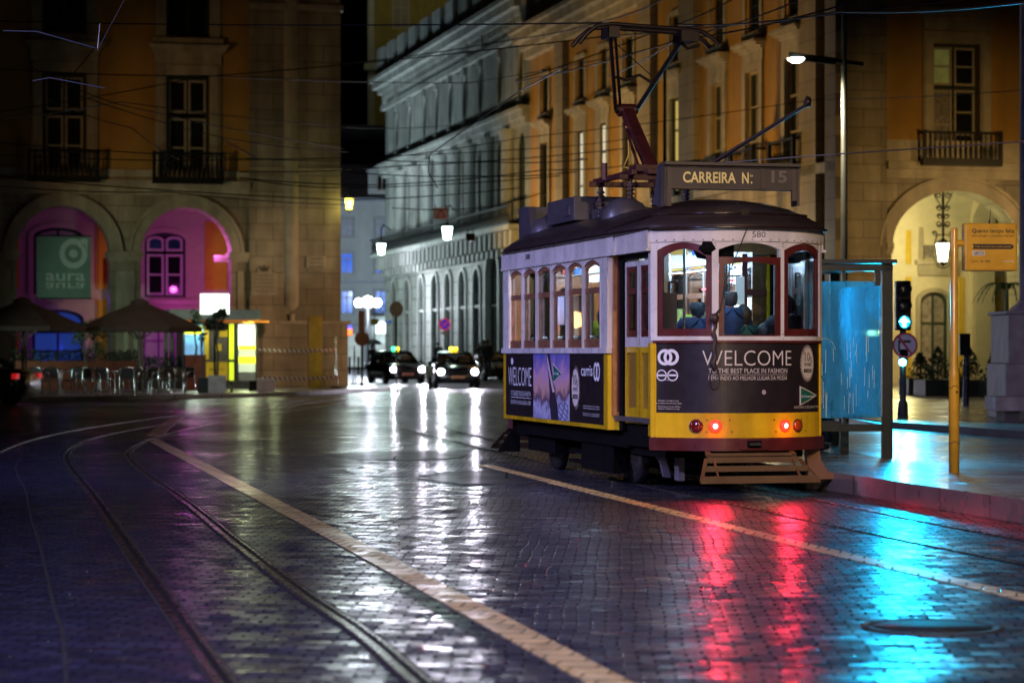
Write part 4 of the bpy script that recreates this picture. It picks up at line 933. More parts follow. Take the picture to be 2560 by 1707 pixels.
def tri(M, u0, u1, z0, z1):
    b = (u1-u0)*.05; m_ = MB(); n = 8; zc = (z0+z1)/2
    def sh(q0, q1, hw, o, mt, nm):
        m_ = MB(); m_.strip(M, q0, q1, lambda q: zc-hw*(q1-q)/(q1-q0), lambda q: zc+hw*(q1-q)/(q1-q0), .001, o, n); part(m_, nm, mt)
    sh(u0, u1, (z1-z0)/2, .005, ink, 'triangle_edge'); sh(u0+b, u1-2.4*b, (z1-z0)/2*.84, .008, mat('wrap_green', (.012, .12, .075), .35, bump=0), 'triangle_emblem')
    m_ = MB(); text(m_, 'El Corte Ingles', M, u0+b*1.3, u0+(u1-u0)*.8, zc-.018, (z1-z0)*.13, .012, .01); part(m_, 'triangle_lettering', inkw)
tri(MF, .575, .89, .882, 1.072)
m_ = MB(); disc(m_, MF, .128, 1.017, .021, .021, .006, 20); part(m_, 'round_sticker', ink)
m_ = MB(); disc(m_, MF, .128, 1.017, .015, .014, .008, 20, .6); part(m_, 'sticker_ring', maroon)
m_ = MB(); text(m_, '580', MF, -.002, .135, 2.527, .057, .025, .0); part(m_, 'car_number', inkb)
# ---- lamps
def lampcap(s, z, r, m, dome=.35):
    P = Vector(MF(s, z, .006)); a = s/RF; d = Vector((math.sin(a), -math.cos(a), 0)); x = Vector((math.cos(a), math.sin(a), 0)); up = Vector((0, 0, 1))
    mb = MB(); mb.smooth = True; n = 20; vs = []; fs = []; prof = [(1, 0), (1, .25), (.9, .25+dome*.5), (.6, .25+dome*.85), (.02, .25+dome)]
    for (q, h_) in prof:
        for k in range(n): t = 2*math.pi*k/n; vs.append(P+x*q*r*math.cos(t)+up*q*r*math.sin(t)+d*h_*r)
    for i in range(len(prof)-1):
        for k in range(n): fs.append((i*n+k, i*n+(k+1) % n, (i+1)*n+(k+1) % n, (i+1)*n+k))
    mb.add(vs, fs); return mb, P, d
redd = mat('red_lens', (.14, .006, .004), .12, bump=0, coat=1); ambd = mat('amber_lens', (.34, .05, .004), .12, bump=0, coat=1)
taill = glow('tail_lens_lit', (1, .02, .01), 4); core_ = glow('tail_bulb', (1, .62, .5), 9); rimlit = mat('tail_rim_lit', (.4, .02, .01), .3, bump=0, emit=(1, .02, .005), es=1.5)
for s, r, m, nm, rim in ((-.544, .060, redd, 'tail_lamp', redd), (-.357, .056, taill, 'tail_lamp', redd), (.362, .053, taill, 'tail_lamp', redd), (.533, .056, ambd, 'tail_lamp', redd)):
    mb, P, d = lampcap(s, .687, r, m)
    ob = part(mb, nm, m)
    mb, P, d = lampcap(s, .687, r*1.14, rim, -.05); mb.build('rim', rimlit if m is taill else maroon, ob)
    if m is taill:
        q = Tp(*(P+d*.09)); a = Tp(*(P+d*5-Vector((0, 0, .55))))
        mb, P_, d_ = lampcap(s, .687, r*.66, m, .75); mb.build('bulb', core_, ob); lamp('SPOT', q, 46, (1, .015, .05), .05, aim=a, spot=118, blend=.7)
        lamp('POINT', Tp(*(P+d*.07-Vector((0, 0, .03)))), .9, (1, .10, .01), .03)
# ---- coupler and bolts
m_ = MB(); m_.strip(MF, -.13, .165, .455, .567, .03, .055, 6); c_ = part(m_, 'coupler_plate', maroon, bevel=.008)
m_ = MB(); m_.strip(MF, -.06, .08, .475, .545, .055, .058, 4); m_.build('coupler_slot', under, c_)
m_ = MB(); m_.box(-.045, .06, -.53, -.44, .50, .525); m_.build('coupler_hook', iron, c_)
m_ = MB()
for s, z in ((-.44, .745), (-.22, .745), (-.44, .63), (-.2, .63), (.24, .745), (.6, .745), (.26, .63), (.66, .63)): disc(m_, MF, s, z, .008, .008, .009, 10)
part(m_, 'bolt', mat('bolt_dark', (.03, .02, .01), .4, bump=0))
# ---- sides
def side(M, near):
    sg = -1
    m_ = MB(); m_.strip(M, 1.44, 6.15, .60, 1.397, -.03, 0); part(m_, 'side_skirt', yellow)
    m_ = MB(); m_.strip(M, 1.60, 6.02, .645, 1.392, .001, .005); part(m_, 'side_panel', black)
    m_ = MB(); m_.strip(M, 1.40, 6.17, 1.395, 1.455, -.03, .028); part(m_, 'belt_rail', white)
    m_ = MB(); ys = [1.734+.6885*k for k in range(7)]
    m_.strip(M, 1.44, 1.70, 1.455, 2.42, -.05, .008); m_.strip(M, 5.90, 6.15, 1.455, 2.42, -.05, .008)
    for y in ys[1:-1]: m_.strip(M, y-.025, y+.025, 1.455, 2.42, -.05, .012)
    m_.strip(M, 1.70, ys[0], 1.455, 2.42, -.05, .01); m_.strip(M, ys[-1], 5.9, 1.455, 2.42, -.05, .01)
    for y in ys[:-1]:
        a, c = y+.025, y+.6635; f_ = lambda q, a=a, c=c: 2.33+.06*(1-((q-(a+c)/2)/((c-a)/2))**2)
        m_.strip(M, a, c, f_, 2.42, -.03, .002, 10)
    part(m_, 'side_post', white)
    m_ = MB(); m_.strip(M, 1.2, 6.2, 2.42, 2.625, -.04, .02); m_.strip(M, 1.2, 6.2, 2.405, 2.432, .0, .032); m_.strip(M, 0.02, 1.2, 2.42, 2.62, -.06, -.005 if near else -.02)
    m_.strip(M, 0.02, 1.2, 2.405, 2.43, -.06, .008)
    part(m_, 'side_fascia', white)
    for k, y in enumerate(ys[:-1]):
        a, c = y+.025, y+.6635; tl = (.02, .035, 0, .03, .025, .035)[k] if near else 0
        f0 = lambda q, a=a, c=c: 2.285+.055*(1-((q-(a+c)/2)/((c-a)/2))**2); f1 = lambda q, a=a, c=c: 2.335+.06*(1-((q-(a+c)/2)/((c-a)/2))**2)
        m_ = MB()
        m_.strip(M, a, c, 1.456, 1.545, -.04, -.006); m_.strip(M, a, a+.04, 1.54, 2.06, -.055, -.02); m_.strip(M, c-.04, c, 1.54, 2.06, -.055, -.02)
        m_.strip(M, a, c, 2.035, 2.095, -.045, -.012); m_.strip(M, a, a+.03, 2.095, f0, -.04, -.02); m_.strip(M, c-.03, c, 2.095, f0, -.04, -.02)
        m_.strip(M, a, c, f0, f1, -.04, -.015, 10)
        o = part(m_, 'side_window', wood)
        m_ = MB(); m_.strip(M, a+.04, c-.04, 1.545, 2.035, -.04-tl*0, -.036-tl*0); m_.build('lower_pane', tglass, o)
        m_ = MB(); m_.strip(M, a+.03, c-.03, 2.095, f0, -.032, -.028, 10); m_.build('upper_pane', tglass, o)
side(ML, True); side(MRt, False)
# body ends returning to the door recess, door leaves
for s in (-1, 1):
    T = lambda x, y, z, s=s: (s*x, y, z)
    m_ = MB(); m_.hexa([T(.93, 1.44, 1.455), T(.80, 1.32, 1.455), T(.80, 1.36, 1.455), T(.90, 1.47, 1.455), T(.93, 1.44, 2.42), T(.80, 1.32, 2.42), T(.80, 1.36, 2.42), T(.90, 1.47, 2.42)])
    part(m_, 'body_return', mat('tram_warm_lit', (.55, .45, .33), .35, var=.08, coat=.4))  # warm light on this forward face put into its tan colour
    m_ = MB(); m_.hexa([T(.932, 1.445, .60), T(.80, 1.32, .60), T(.80, 1.36, .60), T(.90, 1.47, .60), T(.932, 1.445, 1.40), T(.80, 1.32, 1.40), T(.80, 1.36, 1.40), T(.90, 1.47, 1.40)])
    m_.box(min(s*.775, s*.80), max(s*.775, s*.80), 1.30, 1.36, .60, 2.42); part(m_, 'door_post', yellow)
    m_ = MB(); m_.box(min(s*.80, s*.84), max(s*.80, s*.84), 1.2, 1.33, .6, 2.42); part(m_, 'door_jamb', under)
    m_ = MB(); m_.box(min(s*.835, s*.865), max(s*.835, s*.865), -.01, .20, 1.50, 2.50); part(m_, 'front_corner_post', white)
    m_ = MB(); m_.box(min(s*.835, s*.866), max(s*.835, s*.866), -.02, .20, .575, 1.50); part(m_, 'corner_panel', yellow)
    for y0, y1 in ((.22, .64), (.68, 1.16)):
        X0, X1 = min(s*.79, s*.82), max(s*.79, s*.82); o = thing('door_leaf', None, None); o.parent = TR
        xo = (s*.825, s*.79)
        a_, b_ = min(xo), max(xo)
        m_ = MB()
        for q in ((y0, y0+.07), (y1-.07, y1)): m_.box(a_, b_, q[0], q[1], .68, 1.46)
        m_.box(a_, b_, y0+.07, y1-.07, .68, .84); m_.box(a_, b_, y0+.07, y1-.07, 1.40, 1.46); m_.build('lower_frame', yellow, o)
        m_ = MB(); m_.box(min(s*.795, s*.805), max(s*.795, s*.805), y0+.07, y1-.07, .84, 1.40); m_.build('lower_panel', mat('tram_ochre', (.30, .17, .02), .4, dirt=.3), o)
        m_ = MB()
        for q in ((y0, y0+.045), (y1-.045, y1)): m_.box(a_, b_, q[0], q[1], 1.46, 2.33)
        m_.box(a_, b_, y0+.045, y1-.045, 1.46, 1.56); m_.box(a_, b_, y0+.045, y1-.045, 2.28, 2.33); m_.build('upper_frame', white, o)
        m_ = MB()
        for q in ((y0+.045, y0+.115), (y1-.115, y1-.045)): m_.box(a_+.004, b_-.004, q[0], q[1], 1.56, 2.28)
        for z0, z1 in ((1.56, 1.63), (2.0, 2.06), (2.22, 2.28)): m_.box(a_+.004, b_-.004, y0+.115, y1-.115, z0, z1)
        m_.build('glazing_frame', maroon, o)
        m_ = MB(); m_.box(min(s*.80, s*.804), max(s*.80, s*.804), y0+.11, y1-.11, 1.6, 2.25); m_.build('pane', tglass, o)
    m_ = MB(); m_.box(min(s*.74, s*.79), max(s*.74, s*.79), .2, 1.33, .45, .66); m_.box(min(s*.80, s*.84), max(s*.80, s*.84), .2, 1.33, 2.35, 2.42); part(m_, 'door_step', under)
    m_ = MB(); m_.box(min(s*.80, s*.93), max(s*.80, s*.93), 6.12, 6.17, .60, 2.42); m_.hexa([(s*.86, 6.17, .6), (s*.89, 6.17, .6), (s*.68, 6.93, .6), (s*.65, 6.93, .6), (s*.86, 6.17, 1.5), (s*.89, 6.17, 1.5), (s*.68, 6.93, 1.5), (s*.65, 6.93, 1.5)]); part(m_, 'rear_return', yellow)
    m_ = MB(); m_.hexa([(s*.70, 6.75, 1.5), (s*.73, 6.75, 1.5), (s*.68, 6.93, 1.5), (s*.65, 6.93, 1.5), (s*.70, 6.75, 2.6), (s*.73, 6.75, 2.6), (s*.68, 6.93, 2.6), (s*.65, 6.93, 2.6)]); m_.hexa([(s*.86, 6.17, 2.4), (s*.89, 6.17, 2.4), (s*.68, 6.93, 2.4), (s*.65, 6.93, 2.4), (s*.86, 6.17, 2.6), (s*.89, 6.17, 2.6), (s*.68, 6.93, 2.6), (s*.65, 6.93, 2.6)]); part(m_, 'rear_corner_post', white)
# ---- side wrap printing (left side reads from the far end to the near end)
m_ = MB()
text(m_, 'WELCOME', ML, 5.88, 4.72, .985+.02, .232, .008, -.012); text(m_, 'TO THE BEST PLACE IN FASHION', ML, 5.75, 4.76, .885, .062, .008, -.01)
m_.strip(ML, 4.74, 5.75, .862, .868, .005, .008); text(m_, 'BEM-VINDO AO MELHOR LUGAR DA MODA', ML, 5.75, 4.74, .785, .05, .008, -.012)
text(m_, 'carris', ML, 2.48, 2.02, 1.155, .12, .008, .01); disc(m_, ML, 1.90, 1.20, .075, .10, .008, 30, .62); disc(m_, ML, 1.80, 1.20, .075, .10, .009, 30, .62)
for z in (.80, .825): text(m_, '*Exclusivamente para turistas nao residentes', ML, 2.4, 1.75, z, .014, .008)
for z in (.745, .725): text(m_, '*Exclusively for non resident tourists', ML, 2.4, 1.75, z, .014, .008)
disc(m_, ML, 5.68, 1.30, .06, .04, .008, 16)
part(m_, 'lettering', inkw)
def photo_mat():
    m, t, n, l = nt('wrap_picture'); b = n['Principled BSDF']; tc = n.new('ShaderNodeTexCoord')
    sp = n.new('ShaderNodeSeparateXYZ'); l.new(tc.outputs['Object'], sp.inputs[0])
    no = n.new('ShaderNodeTexNoise'); no.inputs['Scale'].default_value = 3.2; no.inputs['Detail'].default_value = 6; no.inputs['Distortion'].default_value = 1.2
    l.new(tc.outputs['Object'], no.inputs['Vector'])
    ad = n.new('ShaderNodeMath'); ad.operation = 'MULTIPLY_ADD'; ad.inputs[1].default_value = .62; l.new(no.outputs[0], ad.inputs[0]); l.new(sp.outputs[2], ad.inputs[2])
    mr = n.new('ShaderNodeMapRange'); mr.inputs[1].default_value = .9; mr.inputs[2].default_value = 1.75; l.new(ad.outputs[0], mr.inputs[0])
    cr = n.new('ShaderNodeValToRGB'); e = cr.color_ramp.elements; e[0].position = 0; e[0].color = (.20, .22, .33, 1); e[1].position = 1; e[1].color = (.07, .10, .38, 1)
    for p, c in ((.22, (.42, .42, .58)), (.36, (.10, .06, .09)), (.5, (.55, .30, .26)), (.66, (.48, .28, .42)), (.8, (.22, .16, .38))):
        q = e.new(p); q.color = (*c, 1)
    l.new(mr.outputs[0], cr.inputs[0]); l.new(cr.outputs[0], b.inputs['Base Color']); b.inputs['Roughness'].default_value = .3
    return m
m_ = MB(); m_.strip(ML, 2.98, 4.62, .645, 1.392, .005, .008); part(m_, 'picture_panel', photo_mat())
m_ = MB(); pts = [(4.02, 1.392), (3.86, 1.392), (3.72, 1.16), (3.62, .95), (3.5, .82), (3.44, .646), (3.78, .646), (3.86, .85), (3.84, 1.0), (3.92, 1.18)]
m_.prism(pts, .008, .010, ML); part(m_, 'picture_figure', mat('figure_dark', (.025, .02, .035), .4, bump=0))
m_ = MB(); pts = [(3.98, 1.39), (3.9, 1.3), (3.74, 1.1), (3.62, .96), (3.7, .95), (3.82, 1.1), (3.93, 1.25)]
m_.prism(pts, .010, .012, ML); part(m_, 'picture_scarf', mat('scarf_pale', (.55, .45, .5), .4, bump=0))
m_ = MB()
for k in range(4):
    pp = []; qq = []
    for i in range(19): y = 3.02+.44*i/18; z = .665+.05*k+.018*math.sin(i*.75+k*1.4); pp.append((y, z)); qq.append((y, z+.022))
    m_.strip(ML, 3.02, 3.46, lambda q, k=k: .662+.05*k+.018*math.sin((q-3.02)*31+k*1.4), lambda q, k=k: .684+.05*k+.018*math.sin((q-3.02)*31+k*1.4), .008, .0105, 18)
part(m_, 'picture_waves', mat('wave_grey', (.12, .14, .24), .4, bump=0))
m_ = MB(); zc = 1.17
for (o_, hw, u0, u1, mt, nm) in ((.012, .115, 3.68, 3.30, ink, 'triangle_edge'), (.015, .095, 3.66, 3.33, MATS['wrap_green'], 'triangle_emblem')):
    m_ = MB(); m_.add([ML(u0, zc-hw, o_), ML(u0, zc+hw, o_), ML(u1, zc, o_)], [(0, 1, 2)]); part(m_, nm, mt)
m_ = MB(); text(m_, 'El Corte Ingles', ML, 3.64, 3.40, zc-.015, .03, .018, .01); part(m_, 'triangle_lettering', inkw)
seal(ML, 2.72, 1.02, .185, .25)
m_ = MB(); text(m_, '580', ML, 4.95, 4.72, 2.50, .06, .024); part(m_, 'car_number', inkb)
# ---- roof
def outline(off, n=18):
    P = []
    for k in range(n+1): s = -1.0+2.0*k/n; q = MF(s, 0, off); P.append((q[0], q[1]))
    P += [(.93+off*.6, 1.0), (.95+off*.6, 1.45)]+[(.95+off*.6, 1.45+.6*k) for k in range(1, 8)]+[(.93+off*.6, 6.1)]
    for k in range(n+1): s = -1.0+2.0*k/n; q = MR(s, 0, off); P.append((q[0], q[1]))
    P += [(-.93-off*.6, 6.1)]+[(-.95-off*.6, 1.45+.6*k) for k in range(7, 0, -1)]+[(-.95-off*.6, 1.45), (-.93-off*.6, 1.0)]
    return P
O = outline(.045); n = len(O); m_ = MB(); m_.smooth = True; vs = []; fs = []
prof = [(0, 2.618), (.0, 2.66), (.12, 2.745), (.3, 2.845), (.5, 2.915), (.72, 2.955), (.9, 2.97), (1, 2.972)]
for t, z in prof:
    for x, y in O:
        sx, sy = 0, min(max(y, 1.0), 6.0); vs.append((x+(sx-x)*t*.98, y+(sy-y)*t*.98, z))
for i in range(len(prof)-1):
    for k in range(n): fs.append((i*n+k, i*n+(k+1) % n, (i+1)*n+(k+1) % n, (i+1)*n+k))
m_.add(vs, fs); m_.smooth = False; m_.add(vs[:n], [tuple(range(n))]); part(m_, 'roof', roofm)
gut = mat('roof_gutter', (.03, .018, .016), .25, .3, coat=.5)
m_ = MB(); G2 = [(x, y, 2.622) for x, y in outline(.062)]; m_.tube(G2+[G2[0]], .016, 6); ro = part(m_, 'roof_gutter', gut)
m_ = MB()      # raised seams where the end hood meets the body roof
for s in (-1, 1):
    pts = []
    for k in range(13):
        t = k/12; x = s*(.96-.93*t*.0) ; a = s*(1.0-.95*t)
        q = MF(a, 0, .045); x = q[0]*.86; y = q[1]*.86+1.0*.14+.0
        pts.append((x, y+.02, 2.775))
    m_.tube(pts, .012, 5)
    m_.tube([(s*.80, .28, 2.775), (s*.84, .6, 2.75), (s*.93, 1.1, 2.70), (s*.97, 1.4, 2.66)], .012, 5)
part(m_, 'roof_seam', gut)
pm = mat('roof_box_grey', (.065, .06, .072), .4, .2, var=.15, coat=.2); pdk = mat('roof_box_dark', (.035, .033, .04), .45, .2)
# near destination box
cream_d = mat('sign_frame', (.06, .048, .036), .45, var=.2)
m_ = MB(); m_.box(-.66, .68, .22, .36, 3.035, 3.265); b_ = part(m_, 'destination_box', mat('sign_board', (.045, .035, .028), .5))
Bx = lambda u, z, o: (u, .22-o, z)
m_ = MB(); text(m_, 'CARREIRA', Bx, -.50, .055, 3.10, .105, .006, .02); text(m_, 'N', Bx, .12, .19, 3.10, .105, .006, .02); text(m_, 'o', Bx, .205, .235, 3.165, .03, .006, .0); text(m_, '.', Bx, .212, .228, 3.10, .1, .006, .02)
m_.build('route_lettering', mat('sign_ink', (.62, .50, .18), .5, bump=0, emit=(.6, .5, .2), es=.12), b_)
m_ = MB(); text(m_, '15', Bx, .43, .595, 3.115, .115, .006, .03); m_.build('route_number', mat('sign_ink_faint', (.13, .11, .09), .5, bump=0), b_)
m_ = MB(); m_.box(-.66, .33, .210, .219, 3.035, 3.050); m_.box(-.66, .68, .205, .219, 3.25, 3.268); m_.box(.32, .345, .205, .219, 3.05, 3.25); m_.box(-.70, .72, .16, .40, 3.27, 3.30); m_.build('frame', cream_d, b_)
m_ = MB(); m_.box(-.685, -.62, .215, .24, 2.86, 3.268); m_.box(.65, .70, .215, .24, 2.93, 3.268); m_.box(-.69, -.662, .215, .40, 2.86, 3.268); m_.box(.705, .73, .215, .40, 2.88, 3.268); m_.build('bracket', cream_d, b_)
m_ = MB(); m_.hexa([(-.69, .36, 2.86), (-.63, .36, 2.86), (-.63, .62, 2.9), (-.69, .62, 2.9), (-.69, .36, 3.30), (-.63, .36, 3.30), (-.63, .46, 3.28), (-.69, .46, 3.28)]); m_.build('side_plate', pm, b_)
m_ = MB(); m_.box(-.60, .62, 6.45, 6.6, 2.86, 3.22); m_.hexa([(-.63, 5.95, 2.82), (-.54, 5.95, 2.82), (-.54, 6.6, 2.82), (-.63, 6.6, 2.82), (-.63, 6.1, 3.2), (-.54, 6.1, 3.2), (-.54, 6.6, 3.2), (-.63, 6.6, 3.2)]); part(m_, 'rear_sign_box', pm)
m_ = MB(); m_.box(-.52, .1, 4.35, 5.6, 2.94, 3.22); m_.box(-.54, -.52, 4.5, 4.75, 3.0, 3.12); part(m_, 'resistor_box', pm, bevel=.01)
m_ = MB(); m_.box(-.42, .0, 5.4, 6.1, 2.92, 3.1); m_.box(-.35, .1, 3.4, 4.2, 2.93, 3.05); part(m_, 'roof_cabinet', pdk, bevel=.008)
for y, z in ((5.85, 2.86), (2.55, 2.88)):
    m_ = MB(); m_.smooth = True; m_.lathe([(.26, -.03), (.25, .06), (.19, .15), (.10, .2), (.01, .215)], (-.42, y, z), 20); part(m_, 'roof_vent', pm)
m_ = MB()
for x, y in ((-.32, 3.9), (-.32, 2.7), (.32, 3.9), (.32, 2.7)):
    for k in range(7): m_.lathe([(.03, 2.95+.045*k), (.055, 2.965+.045*k), (.03, 2.985+.045*k)], (x, y, 0), 10)
    m_.lathe([(.028, 2.9), (.028, 3.3)], (x, y, 0), 8)
part(m_, 'insulator', mat('insulator_brown', (.03, .012, .01), .25, coat=.6))
# ---- pantograph (current collector)
red = mat('collector_red', (.05, .010, .009), .4, var=.3, scale=8); dk = mat('collector_dark', (.02, .012, .012), .4, .4)
m_ = MB()
for y in (2.7, 3.9): m_.bar((-.45, y, 3.33), (.45, y, 3.33), .07, .06)
for x in (-.33, .33): m_.bar((x, 2.5, 3.37), (x, 4.1, 3.37), .06, .06)
m_.box(-.22, .22, 2.8, 3.1, 3.40, 3.48); m_.box(-.14, .14, 2.6, 3.3, 3.36, 3.42); m_.tube([(-.36, 3.6, 3.36), (-.36, 3.6, 3.55)], .035)
part(m_, 'collector_base', red, bevel=.006)
K = (0, 3.95, 4.19)
m_ = MB(); m_.bar((0, 2.95, 3.45), K, .11, .12, up=(1, 0, 0)); m_.tube([(-.13, 3.0, 3.45), (-.07, 3.8, 4.02)], .018); m_.tube([(-.10, K[1], K[2]), (.10, K[1], K[2])], .075, 12); part(m_, 'lower_arm', red)
m_ = MB(); L, Rr = (-.42, 3.15, 4.93), (.42, 3.15, 4.92)
m_.tube([(-.13, K[1], 4.2), L], .022); m_.tube([(-.07, K[1], 4.2), (-.36, 3.15, 4.9)], .016); m_.tube([(.12, K[1], 4.2), Rr], .026)
m_.tube([(-.13, K[1], 4.2), (.13, K[1], 4.2)], .05, 8)
m_.tube([(-.24, 3.6, 4.53), (-.1, 3.6, 4.5), (.05, 3.6, 4.56), (.24, 3.62, 4.46)], .018); m_.tube([(-.42, 3.15, 4.9), (.2, 3.6, 4.55)], .006, 4)
part(m_, 'upper_frame', dk)
m_ = MB()
for y in (3.0, 3.3): m_.tube([(-.82, y, 4.82), (-.74, y, 4.92), (-.62, y, 5.02), (-.45, y, 5.045), (.45, y, 5.01), (.6, y, 4.99), (.72, y, 4.93), (.80, y, 4.85)], .026, 6)
m_.box(-.48, -.36, 2.98, 3.32, 4.90, 5.02); m_.box(.36, .56, 2.98, 3.32, 4.88, 5.0); m_.tube([(.38, 3.15, 4.9), (.48, 3.15, 4.82), (.62, 3.15, 4.86)], .02); part(m_, 'contact_bow', dk)
m_ = MB(); m_.tube([(-.08, 3.7, 3.98), (-.06, 3.66, 3.86), (-.22, 3.1, 3.6), (-.25, 3.2, 3.48), (-.06, 3.0, 3.4)], .009, 5); part(m_, 'cord', mat('yellow_cord', (.5, .33, .06), .6))
# stowed trolley pole, pointing up and away to the right
m_ = MB(); a_ = (.30, 2.2, 3.36); b2 = (1.22, 1.35, 4.02); m_.tube([a_, b2], .026, 8, .018); m_.lathe([(.0, -.02), (.055, -.02), (.045, 0), (.055, .02), (0, .02)], (b2[0]+.02, b2[1], b2[2]+.03), 14, 'x'); m_.bar(b2, (b2[0]+.03, b2[1], b2[2]+.09), .03, .05)
m_.tube([(.55, 1.95, 3.2), (.55, 1.95, 3.5)], .015); m_.box(.2, .4, 2.1, 2.4, 3.2, 3.4); part(m_, 'trolley_pole', dk)
# cord and retriever hanging over the near end
m_ = MB(); p0 = MF(-.06, 2.62, .07); p1 = MF(-.31, 1.83, .05); m_.tube([(p0[0]+.1, p0[1]+.6, 2.9), p0, MF(-.26, 2.1, .06), p1], .006, 5); m_.tube([p1, MF(-.365, 1.76, .05)], .012, 5)
part(m_, 'rope', mat('rope_dark', (.02, .015, .012), .6))
m_ = MB(); m_.lathe([(0, .05), (.035, .04), (.045, 0), (.035, -.04), (0, -.05)], MF(-.365, 1.735, .06), 12)
pr = [MF(-.365+.012*math.sin(k*1.9), 1.70-.045*k, .045) for k in range(11)]; m_.tube(pr, [.020+.006*math.cos(k*2.1) for k in range(11)], 6)
lp = [MF(-.365+.045*math.sin(2*math.pi*k/20), 1.15-.10*math.cos(2*math.pi*k/20)+.0, .02) for k in range(21)]; m_.tube(lp, .006, 5); m_.tube([MF(-.365, 1.26, .03), MF(-.365, 1.3, .04)], .012, 5)
part(m_, 'rope_coil', mat('rope_coil', (.035, .018, .012), .5))
# ---- running gear
m_ = MB(); m_.box(-.78, .78, 1.2, 6.1, .42, .60); m_.box(-.72, .72, .1, 1.3, .36, .5); m_.box(-.6, .6, 6.1, 6.85, .36, .5)
m_.box(-.74, -.60, 1.9, 3.2, .12, .44); m_.box(-.68, .68, 4.6, 5.9, .22, .44); m_.box(-.70, -.62, 3.2, 3.9, .16, .2); m_.box(-.70, -.62, 3.2, 3.9, .27, .30)
m_.box(.60, .74, 1.9, 5.6, .15, .44); m_.box(-.5, .5, 1.4, 5.9, .25, .42); part(m_, 'underframe', under)
for y in (1.95, 5.25):
    for s in (-1, 1):
        m_ = MB(); m_.lathe([(.0, -.06), (.30, -.06), (.33, -.05), (.31, .05), (.2, .05), (.08, .08), (0, .08)] if s > 0 else [(.0, .06), (.30, .06), (.33, .05), (.31, -.05), (.2, -.05), (.08, -.08), (0, -.08)], (s*.47, y, .325), 28, 'x'); part(m_, 'wheel', iron)
m_ = MB(); m_.box(-.5, -.44, .35, .5, .12, .45); m_.bar((-.62, .55, .4), (-.5, .7, .15), .07, .05); m_.tube([(-.6, .9, .42), (-.55, .75, .3), (-.5, .8, .15)], .035); part(m_, 'air_hoses', mat('hose_grey', (.13, .12, .14), .5))
slat = mat('lifeguard_brown', (.10, .052, .016), .5, var=.2)
def lifeguard(sg):
    f_ = (lambda x, y, z: (x, y, z)) if sg > 0 else (lambda x, y, z: (x, 7.53-y, z))
    m_ = MB()
    for (t, w_, th) in ((0.02, .46, .03), (.22, .475, .055), (.55, .525, .055), (.96, .60, .07)):
        y = -.40-.30*t; z = .415-.245*t; m_.bar(f_(-w_+.0, y, z), f_(w_, y, z), th*1.0, .022, up=(0, -.35, 1)) if False else m_.hexa([f_(-w_-.01, y-.01, z-th/2), f_(w_+.01, y-.01, z-th/2), f_(w_, y+.01, z-th/2), f_(-w_, y+.01, z-th/2), f_(-w_+.01, y-.01+.0, z+th/2), f_(w_-.01, y-.01, z+th/2), f_(w_-.01, y+.015, z+th/2), f_(-w_+.01, y+.015, z+th/2)])
    for s in (-1, 1):
        m_.bar(f_(s*.475, -.45, .37), f_(s*.60, -.69, .16), .035, .02); m_.bar(f_(s*.40, -.45, .38), f_(s*.42, -.67, .18), .02, .02)
        m_.bar(f_(s*.42, -.28, .46), f_(s*.44, -.42, .40), .05, .03)
    part(m_, 'lifeguard', slat)
lifeguard(1); lifeguard(-1)
m_ = MB(); m_.prism([(.72, .47), (.86, .47), (.88, .33), (.95, .22), (1.12, .17), (1.12, .14), (.75, .14)], -.05, .02, lambda u, v, q: (u-.02, q, v)); part(m_, 'side_guard', mat('guard_brown', (.16, .075, .035), .5))
m_ = MB(); m_.prism([(-.80, .46), (-.70, .46), (-.70, .18), (-.98, .18)], 6.25, 6.29, lambda u, v, q: (u, q, v)); part(m_, 'side_guard', under)
# ---- interior
inw = mat('saloon_wood', (.40, .17, .05), .4, var=.3, scale=9, coat=.3); inc = mat('saloon_ceiling', (.60, .64, .66), .5); blu = mat('saloon_blue', (.08, .16, .34), .45)
m_ = MB(); m_.box(-.88, .88, .15, 6.2, .70, .75); m_.box(-.6, .6, 6.2, 6.95, .70, .75); part(m_, 'floor', mat('saloon_floor', (.08, .07, .07), .4))
m_ = MB(); m_.box(-.86, .86, .05, 6.2, 2.56, 2.59); m_.box(-.6, .6, 6.2, 6.95, 2.56, 2.59); m_.box(-.92, -.80, 1.4, 6.1, 2.40, 2.56); m_.box(.80, .92, 1.4, 6.1, 2.40, 2.56); part(m_, 'ceiling', inc)
m_ = MB()
for y in (1.36, 6.12):
    for x0, x1 in ((-.90, -.62), (-.36, -.30), (.30, .36), (.62, .90)): m_.box(x0, x1, y-.02, y+.02, .75, 2.56)
    m_.box(-.90, .90, y-.025, y+.025, 2.46, 2.56); m_.box(-.62, -.30, y-.022, y+.022, .75, 1.35); m_.box(.30, .62, y-.022, y+.022, .75, 1.35)
m_.box(-.90, -.84, 1.4, 6.1, .75, 1.45); m_.box(.84, .90, 1.4, 6.1, .75, 1.45); part(m_, 'bulkhead', inw)
ad_l = [((.75, .45, .05), .5), ((.8, .08, .1), .6), ((.1, .2, .8), .6), ((.8, .8, .75), .4), ((.7, .6, .1), .5), ((.75, .3, .1), .4)]
m_ = MB()
for k in range(12):
    c, e = ad_l[(k*5) % 6]; m_ = MB(); s = -1 if k % 2 else 1; y = 1.6+.72*(k//2)
    m_.box(min(s*.885, s*.875), max(s*.885, s*.875), y, y+.5, 2.40-.02, 2.52); part(m_, 'advert_card', mat('card_%d' % (k % 6), c, .5, bump=0, emit=c, es=.25))
